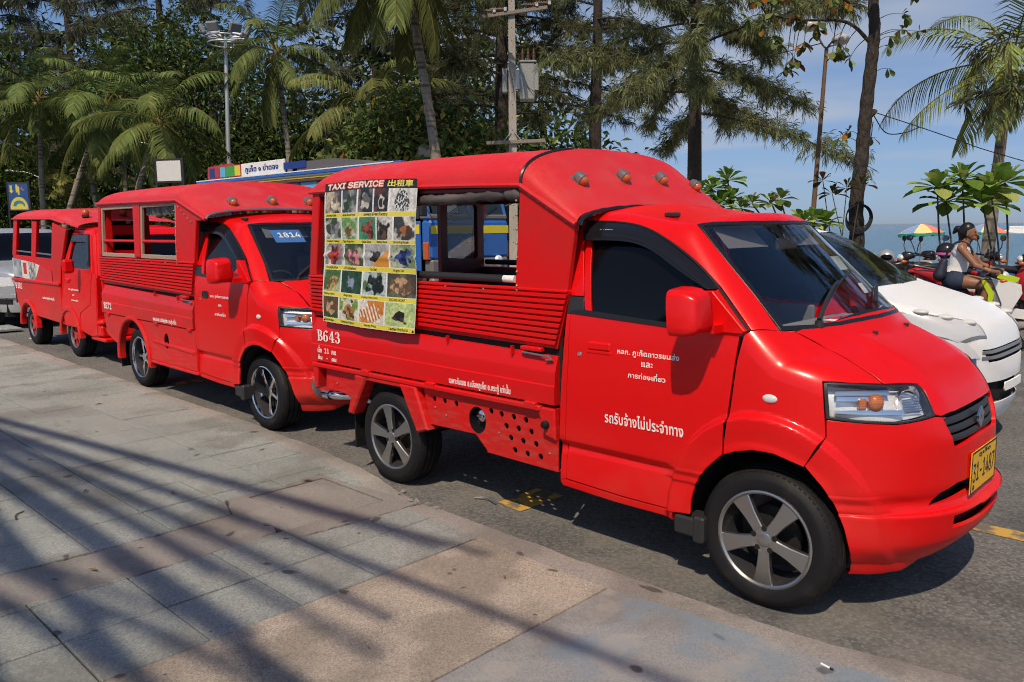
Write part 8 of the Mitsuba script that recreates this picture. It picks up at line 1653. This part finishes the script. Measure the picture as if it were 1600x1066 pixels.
# --- broad leaved young plants beside the beach
def rosette_plant(label, base, heads, ls, seed, nl=16, cols=((.16, .27, .05, 4), (.24, .37, .08, 3), (.42, .48, .14, 1)), stem=.022, key='leafy_plant'):
    r = np.random.default_rng(seed); t = thing(key, label, 'plant'); b = np.array(base, float); st = []
    for h in heads:
        h = np.array(h, float); m = (b + h) / 2 + [r.normal(0, .05), r.normal(0, .05), 0]; P = bez([b, m, h], 6); st.append(tube(P, np.linspace(stem, stem * .6, len(P)), 6))
        n = nl; a = np.arange(n) * 2.4 + r.normal(0, .2, n); q = np.linspace(0, 1, n)[:, None]; D = unit(np.stack([np.cos(a), np.sin(a), 0 * a], -1) * (.35 + .75 * q) + [0, 0, 1.0] * (1.15 - 1.45 * q)); N_ = unit(np.cross(np.cross(D, [0, 0, 1.0]), D) + r.normal(0, .12, D.shape)); L = ls * r.uniform(.8, 1.2, n) * (.75 + .35 * q[:, 0])
        c = np.array([x[:3] for x in cols])[r.choice(len(cols), n, p=np.array([x[3] for x in cols]) / sum(x[3] for x in cols))] * np.exp(r.normal(0, .15, (n, 1)))
        v, f, cc = rleaf(h + D * .02, D, N_, L, L * .50, c)
        for i in range(n): add('leaf', foliage(v[i * 15:i * 15 + 15], f[(f // 15 == i).all(1)] - i * 15, cc[i * 15:i * 15 + 15], 'glossy_leaf'), t)
    add('stem', ply(cat(st), 'bark', smooth=50), t)
rosette_plant('leafy plant with upright glossy leaves just right of the canopy of the front truck', (-6.2, 11.2, .13), [(-6.25, 10.25, 2.35), (-6.12, 10.35, 2.05), (-6.34, 10.12, 1.95), (-6.05, 10.45, 2.5), (-6.20, 10.3, 1.75), (-6.0, 10.5, 2.15), (-6.4, 10.05, 2.25)], .36, 81, 18)
rosette_plant('low leafy spray above the windscreen of the front truck', (-4.6, 11.2, .13), [(-4.72, 8.86, 2.02), (-4.50, 9.08, 2.02), (-4.40, 9.18, 2.08), (-4.85, 8.74, 1.95)], .25, 82, 12, ((.15, .22, .05, 3), (.22, .29, .08, 2), (.30, .20, .08, .5)))
rosette_plant('squat leafy plant behind the roof of the white car', (-4.4, 11.3, .13), [(-4.44, 10.53, 1.74), (-4.30, 10.68, 1.70), (-4.58, 10.40, 1.70)], .36, 83, 16)
rosette_plant('young tree with two rosettes of big glossy leaves left of the woman on the scooter', (-2.6, 12.2, .13), [(-2.92, 11.9, 2.28), (-2.62, 12.2, 2.42), (-2.80, 12.0, 2.05)], .44, 84, 20)
rosette_plant('young tree with big bright leaves directly behind the head of the woman on the scooter', (-2.0, 12.6, .13), [(-2.22, 12.35, 2.22), (-2.05, 12.5, 2.35), (-2.30, 12.25, 2.0)], .46, 85, 20)
rosette_plant('slender sapling with drooping brownish leaves beside the dark trunk of the sea almond', (-4.1, 11.3, .13), [(-4.05, 10.9, 2.30), (-4.35, 10.62, 2.42), (-3.86, 11.05, 2.35), (-4.22, 10.72, 2.2)], .22, 86, 10, ((.05, .07, .025, 3), (.10, .09, .04, 1), (.16, .09, .05, 1)), .012)
# --- trees behind and beside the camera: they shade the pavement and stand in the windscreen's reflection
FAN = [.02, -.02, .05, -.055, .08, -.085, -.115, .11, -.145, -.175, -.205, .14, -.235, -.04, .005, -.10, -.265, .095, -.30, -.34, .065, -.13, -.16, .035]
palm('feather_palm', 'palm with very long feathery fronds behind the photographer, outside the picture', (-7.8, -7.2, .06), (-7.3, -6.7, 6.6), 9.2, 24, 91, .17, (.10, .13, .03), None, elev=(.03, .07), dens=60, wid=.0125, azs=FAN, nuts=False, lf=.004, dr_=.10)
palm('feather_palm', 'second palm with very long feathery fronds behind the photographer, outside the picture', (-6.2, -8.6, .06), (-5.7, -8.1, 6.6), 8.4, 24, 92, .17, (.10, .13, .03), None, elev=(.03, .07), dens=60, wid=.0125, azs=[a * .9 + .05 for a in FAN], nuts=False, lf=.004, dr_=.10)
palm('coconut_palm', 'coconut palm half hidden at the far left edge', (-46.5, 8.1, .08), (-46.8, 7.8, 6.4), 3.2, 18, 14, .14, (.11, .17, .05), dens=36)
palm('coconut_palm', 'tall coconut palm at the back of the left group, against the grey casuarinas', (-47.5, 15.5, .08), (-47.3, 15.6, 9.0), 3.3, 18, 15, .15, (.10, .16, .05), dens=36)
casuarina('casuarina tree by the beach outside the picture on the right', (1.6, 14.5, .0), 13, 4.6, 93, 2.6, 44, 46, (.10, .11, .055), tr=.28, nl=.34, nw=.014)
# ---------------------------------------------------------------- posts, signs, wires
pbr('galvanised', (.50, .52, .53), .45, .55); pbr('pole_concrete', proc(lambda p, n, uv: mix((.26, .25, .225), (.40, .38, .35), fbm(p.x * 7, p.y * 7, p.z * 2, 4))), .85); pbr('transformer_grey', (.26, .28, .28), .55); pbr('porcelain', (.14, .08, .06), .25); pbr('timber_grey', (.22, .20, .175), .85); pbr('wire_black', (.02, .02, .02), .6); pbr('rust', (.16, .10, .06), .8, .2); pbr('lamp_globe', (.45, .43, .40), .3)
lp = thing('lamp_post', 'tall white lamp post with a ring of floodlights at its top', 'lamp post')
c = np.array([-37.9, 17.1, 0]); add('pole', ply(tube([c, c + [0, 0, 6], c + [.15, .1, 11.2]], [.14, .11, .085], 12), 'galvanised', smooth=50), lp)
for z, r in ((10.9, .85), (11.2, .95)): add('ring', ply(trimesh.creation.torus(r, .045, 28, 8).apply_translation(c + [.15, .1, z]), 'galvanised', smooth=50), lp)
for k in range(6):
    a = k * math.pi / 3; add('strut', ply(tube([c + [.15, .1, 11.1], c + [.15 + .95 * math.cos(a), .1 + .95 * math.sin(a), 11.2]], .03, 6), 'galvanised'), lp)
    h = add('floodlight', ply(box(-.30, .30, -.10, .10, -.20, .24, .04).apply_transform(trimesh.transformations.rotation_matrix(.5, [1, 0, 0])).apply_transform(trimesh.transformations.rotation_matrix(a + math.pi / 2, [0, 0, 1])).apply_translation(c + [.15 + 1.05 * math.cos(a), .1 + 1.05 * math.sin(a), 11.5]), 'grey_trim'), lp)
    add('pane', ply(box(-.24, .24, .101, .106, -.15, .18).apply_transform(trimesh.transformations.rotation_matrix(.5, [1, 0, 0])).apply_transform(trimesh.transformations.rotation_matrix(a + math.pi / 2, [0, 0, 1])).apply_translation(c + [.15 + 1.05 * math.cos(a), .1 + 1.05 * math.sin(a), 11.5]), 'lamp_bowl'), h)
up = thing('utility_pole', 'square concrete utility pole with two crossarms and a grey transformer', 'utility pole')
ph = math.atan2(.695, .719); R_ = trimesh.transformations.rotation_matrix(ph, [0, 0, 1])
O = np.array([-17.15, 16.33, 0.0])
def ub(n, x0, x1, y0, y1, z0, z1, m, b=.01, par=None): return add(n, ply(box(x0, x1, y0, y1, z0, z1, b).apply_transform(R_).apply_translation(O), m), par or up)
pm = hull([[s * w, t * w, z] for z, w in ((0, .15), (10.4, .095)) for s in (-1, 1) for t in (-1, 1)]); add('shaft', ply(pm.apply_transform(R_).apply_translation(O), 'pole_concrete'), up)
for k in range(22): ub('step_hole', -.012, .012, -.152 + .0045 * k * .5, -.10, 1.2 + .4 * k, 1.225 + .4 * k, 'void', 0)
def arm(z, x0, x1, tilt, y): 
    m = box(x0, x1, y - .05, y + .05, -.055, .055, .008).apply_transform(trimesh.transformations.rotation_matrix(tilt, [0, 1, 0])).apply_transform(R_).apply_translation(O + [0, 0, z]); return add('crossarm', ply(m, 'timber_grey'), up)
arm(8.45, -1.0, 1.15, -.13, -.16); arm(4.44, -.85, 1.05, -.03, -.18)
for s in (-1, 1): add('brace', ply(tube([O + (R_[:3, :3] @ [s * .05, -.16, 4.75]), O + (R_[:3, :3] @ [s * .30, -.2, 4.46])], .015, 5), 'galvanised'), up)
for x in (-.80, -.45, .55, .95):
    p0 = O + R_[:3, :3] @ [x, -.2, 8.5 - x * -.13]; add('insulator', ply(cat(*[lathe([(.0001, -.02), (.06, -.012), (.06, .012), (.0001, .02)], 14, 'x').apply_translation([q, 0, 0]) for q in np.linspace(-.16, .16, 7)], tube([(-.24, 0, 0), (.24, 0, 0)], .03, 8)).apply_transform(R_).apply_translation(p0 + [0, 0, .10]), 'porcelain', smooth=35), up)
    add('insulator_cap', ply(box(.20, .30, -.05, .05, -.06, .06, .01).apply_transform(R_).apply_translation(p0 + [0, 0, .10]), 'galvanised'), up)
tf = ub('transformer', .24, .72, -.30, .22, 5.75, 6.9, 'transformer_grey', .03)
for k in range(7): ub('fin', .70, .84, -.28 + .075 * k, -.255 + .075 * k, 6.05, 6.85, 'transformer_grey', 0, tf)
ub('lid', .20, .78, -.34, .26, 6.9, 6.96, 'transformer_grey', .015, tf); ub('switch_box', -.32, -.16, -.16, .12, 6.0, 6.75, 'transformer_grey', .02)
for x in (.34, .52, .70): add('bushing', ply(lathe([(.0001, .42), (.02, .42), (.03, .3), (.055, .28), (.03, .2), (.055, .18), (.03, .1), (.055, .08), (.06, 0)], 12, 'z').apply_translation([x, 0, 6.96]).apply_transform(R_).apply_translation(O), 'porcelain', smooth=35), tf)
ub('hanger', .10, .26, -.12, .04, 6.1, 6.7, 'galvanised')
sl = thing('street_lamp', 'slender rusty lamp pole with two globes left of the sea almond', 'street lamp')
q0 = np.array([-5.36, 12.42, .13]); q1 = np.array([-5.22, 12.56, 5.0]); add('pole', ply(tube([q0, (q0 + q1) / 2, q1], [.055, .045, .035], 10), 'rust', smooth=50), sl)
for dx, z in ((-.33, 5.42), (.26, 5.16)):
    e = q1 + rgt * dx + [0, 0, z - q1[2]]; a_ = add('lamp_arm', ply(tube(bez([q1, q1 + rgt * dx * .3 + [0, 0, .1], e + [0, 0, .12]], 5), .018, 6), 'rust', smooth=50), sl)
    add('globe', ply(cat(trimesh.creation.icosphere(subdivisions=3).apply_scale([.16, .16, .11]).apply_translation(e)), 'lamp_globe', smooth=True), a_)
def sign(key, label, at_, w, h, z, mt, yaw, cat_='sign'):
    t = thing(key, label, cat_); M = trimesh.transformations.rotation_matrix(yaw, [0, 0, 1])
    add('frame', ply(box(-w / 2 - .08, w / 2 + .08, -.04, .06, z - h / 2 - .08, z + h / 2 + .08, .01).apply_transform(M).apply_translation(at_), 'black_plastic'), t)
    add('panel', ply(box(-w / 2, w / 2, -.05, -.041, z - h / 2, z + h / 2).apply_transform(M).apply_translation(at_), mt), t)
    for s in (-1, 1): add('leg', ply(tube([(s * (w / 2 + .06), .0, 0), (s * (w / 2 + .06), .0, z + h / 2 + .1)], .05, 8).apply_transform(M).apply_translation(at_), 'black_plastic', smooth=50), t)
    return t, M
pbr('sign_blue', (.02, .08, .26), .4); pbr('sign_yellow', (.62, .52, .10), .4); pbr('sign_teal', (.03, .22, .26), .4); pbr('blank_board', (.60, .60, .58), .5)
yaw = math.atan2(.695, .719) - .25
t, M = sign('park_sign', 'blue and yellow pictogram sign under the trees at the far left', (-43.4, 8.95, 0), .86, 1.24, 3.42, 'sign_blue', yaw + .4)
def dec(poly, mt, off): add('pictogram', ply(extr(poly, -.052, -.054 - off, 'xz').apply_transform(M).apply_translation((-43.4, 8.95, 0)), mt), t)
half = sa.scale(circ(0, 2.86, .40, 12), 1, 1.35).intersection(sg.box(-.43, 2.80, .43, 3.6)); dec(half, 'sign_yellow', 0)
wv = sa.scale(circ(0, 3.0, .26, 10), 1.0, .9).difference(sa.translate(sa.scale(circ(0, 3.0, .18, 10), 1, .9), .04, -.08)).intersection(sg.box(-.4, 2.95, .4, 3.4)); dec(wv, 'sign_teal', .002)
ar = sg.Polygon([(-.33, 4.0), (-.10, 4.0), (-.10, 3.62), (-.0, 3.62), (.0, 3.92), (-.05, 4.0)]).union(sg.Polygon([(-.40, 3.70), (-.20, 3.70), (-.30, 3.56)])).union(sg.box(-.36, 3.68, -.26, 3.95)).union(sg.box(-.02, 3.5, .06, 3.9)); dec(ar, 'sign_yellow', 0)
dec(circ(.22, 3.80, .09, 6).difference(circ(.26, 3.83, .07, 6)), 'poster_red', 0)
sign('notice_board', 'blank white notice board in a black frame above the middle red truck', (-28.2, 9.8, 0), 1.0, .72, 3.85, 'blank_board', yaw)
fl = thing('floodlight', 'small grey floodlight on a green post beside the curved palm trunk', 'floodlight')
add('post', ply(tube([(-19.96, 15.0, 0), (-19.96, 15.0, 3.95)], .05, 8), 'sign_teal', smooth=50), fl); add('head', ply(box(-.24, .24, -.12, .12, -.16, .20, .04).apply_transform(trimesh.transformations.rotation_matrix(.6, [1, 0, 0])).apply_transform(R_).apply_translation([-19.96, 15.0, 4.25]), 'transformer_grey'), fl)
for k, (x, y, h) in enumerate(((-44.6, 16.2, 6.3), (-47.2, 11.0, 4.6))):
    pl_ = thing('park_lamp', ('thin park lamp post with a curved arm behind the left palms', 'short park lamp post above the blue and yellow sign')[k], 'street lamp')
    add('post', ply(tube([(x, y, 0), (x, y, h)], .05, 8), 'galvanised', smooth=50), pl_); add('arm', ply(tube(bez([(x, y, h), (x - .4, y - .4, h + .25), (x - 1.0, y - 1.0, h + .35)], 5), .035, 6), 'galvanised', smooth=50), pl_); add('head', ply(box(x - 1.35, x - .95, y - 1.25, y - .95, h + .28, h + .42, .05), 'lamp_globe'), pl_)
def wire(lab, pts, r=.012, n=14): return one('cable', ply(tube(bez(pts, n), r, 5), 'wire_black'), lab, 'cable')
wire('black cable running down across the sky from the sea almond to the right edge', [(-3.97, 11.69, 3.62), (-3.54, 12.79, 3.41), (-3.0, 13.31, 3.16), (-2.15, 14.13, 2.79), (2.5, 18.6, 1.0)], .009)
wire('loop of black cable hanging from the trunk of the sea almond', [(-3.97, 11.69, 3.58), (-3.95, 12.3, 3.31), (-3.74, 12.59, 3.31), (-3.54, 12.79, 3.41)], .010)
wire('thin wire sagging through the casuarina foliage', [(-17.2, 16.4, 6.5), (-14.5, 16.6, 5.1), (-11.0, 16.2, 5.6), (-5.3, 12.5, 5.1)], .010)
wire('cable from the utility pole across the upper left', [(-17.9, 15.6, 8.5), (-24, 14.5, 9.9), (-40, 10, 12.6)], .012)
wire('black cable hanging down along the dark trunk of the sea almond', [(-3.92, 11.58, 3.44), (-3.96, 11.55, 3.01), (-4.12, 11.39, 2.52), (-4.17, 11.35, 1.91)], .009)
co = thing('cable_coil', 'coil of black cable tied round the trunk of the sea almond', 'cable')
for k in range(6): add('turn', ply(trimesh.creation.torus(.205 + .010 * k, .008, 40, 6).apply_transform(trimesh.transformations.rotation_matrix(math.pi / 2 + .06 * (k - 3), [1, 0, 0])).apply_transform(trimesh.transformations.rotation_matrix(ph + .03 * k, [0, 0, 1])).apply_translation([-4.04 + .008 * k, 11.43 - .01 * k, 1.82 - .01 * k]), 'wire_black', smooth=50), co)
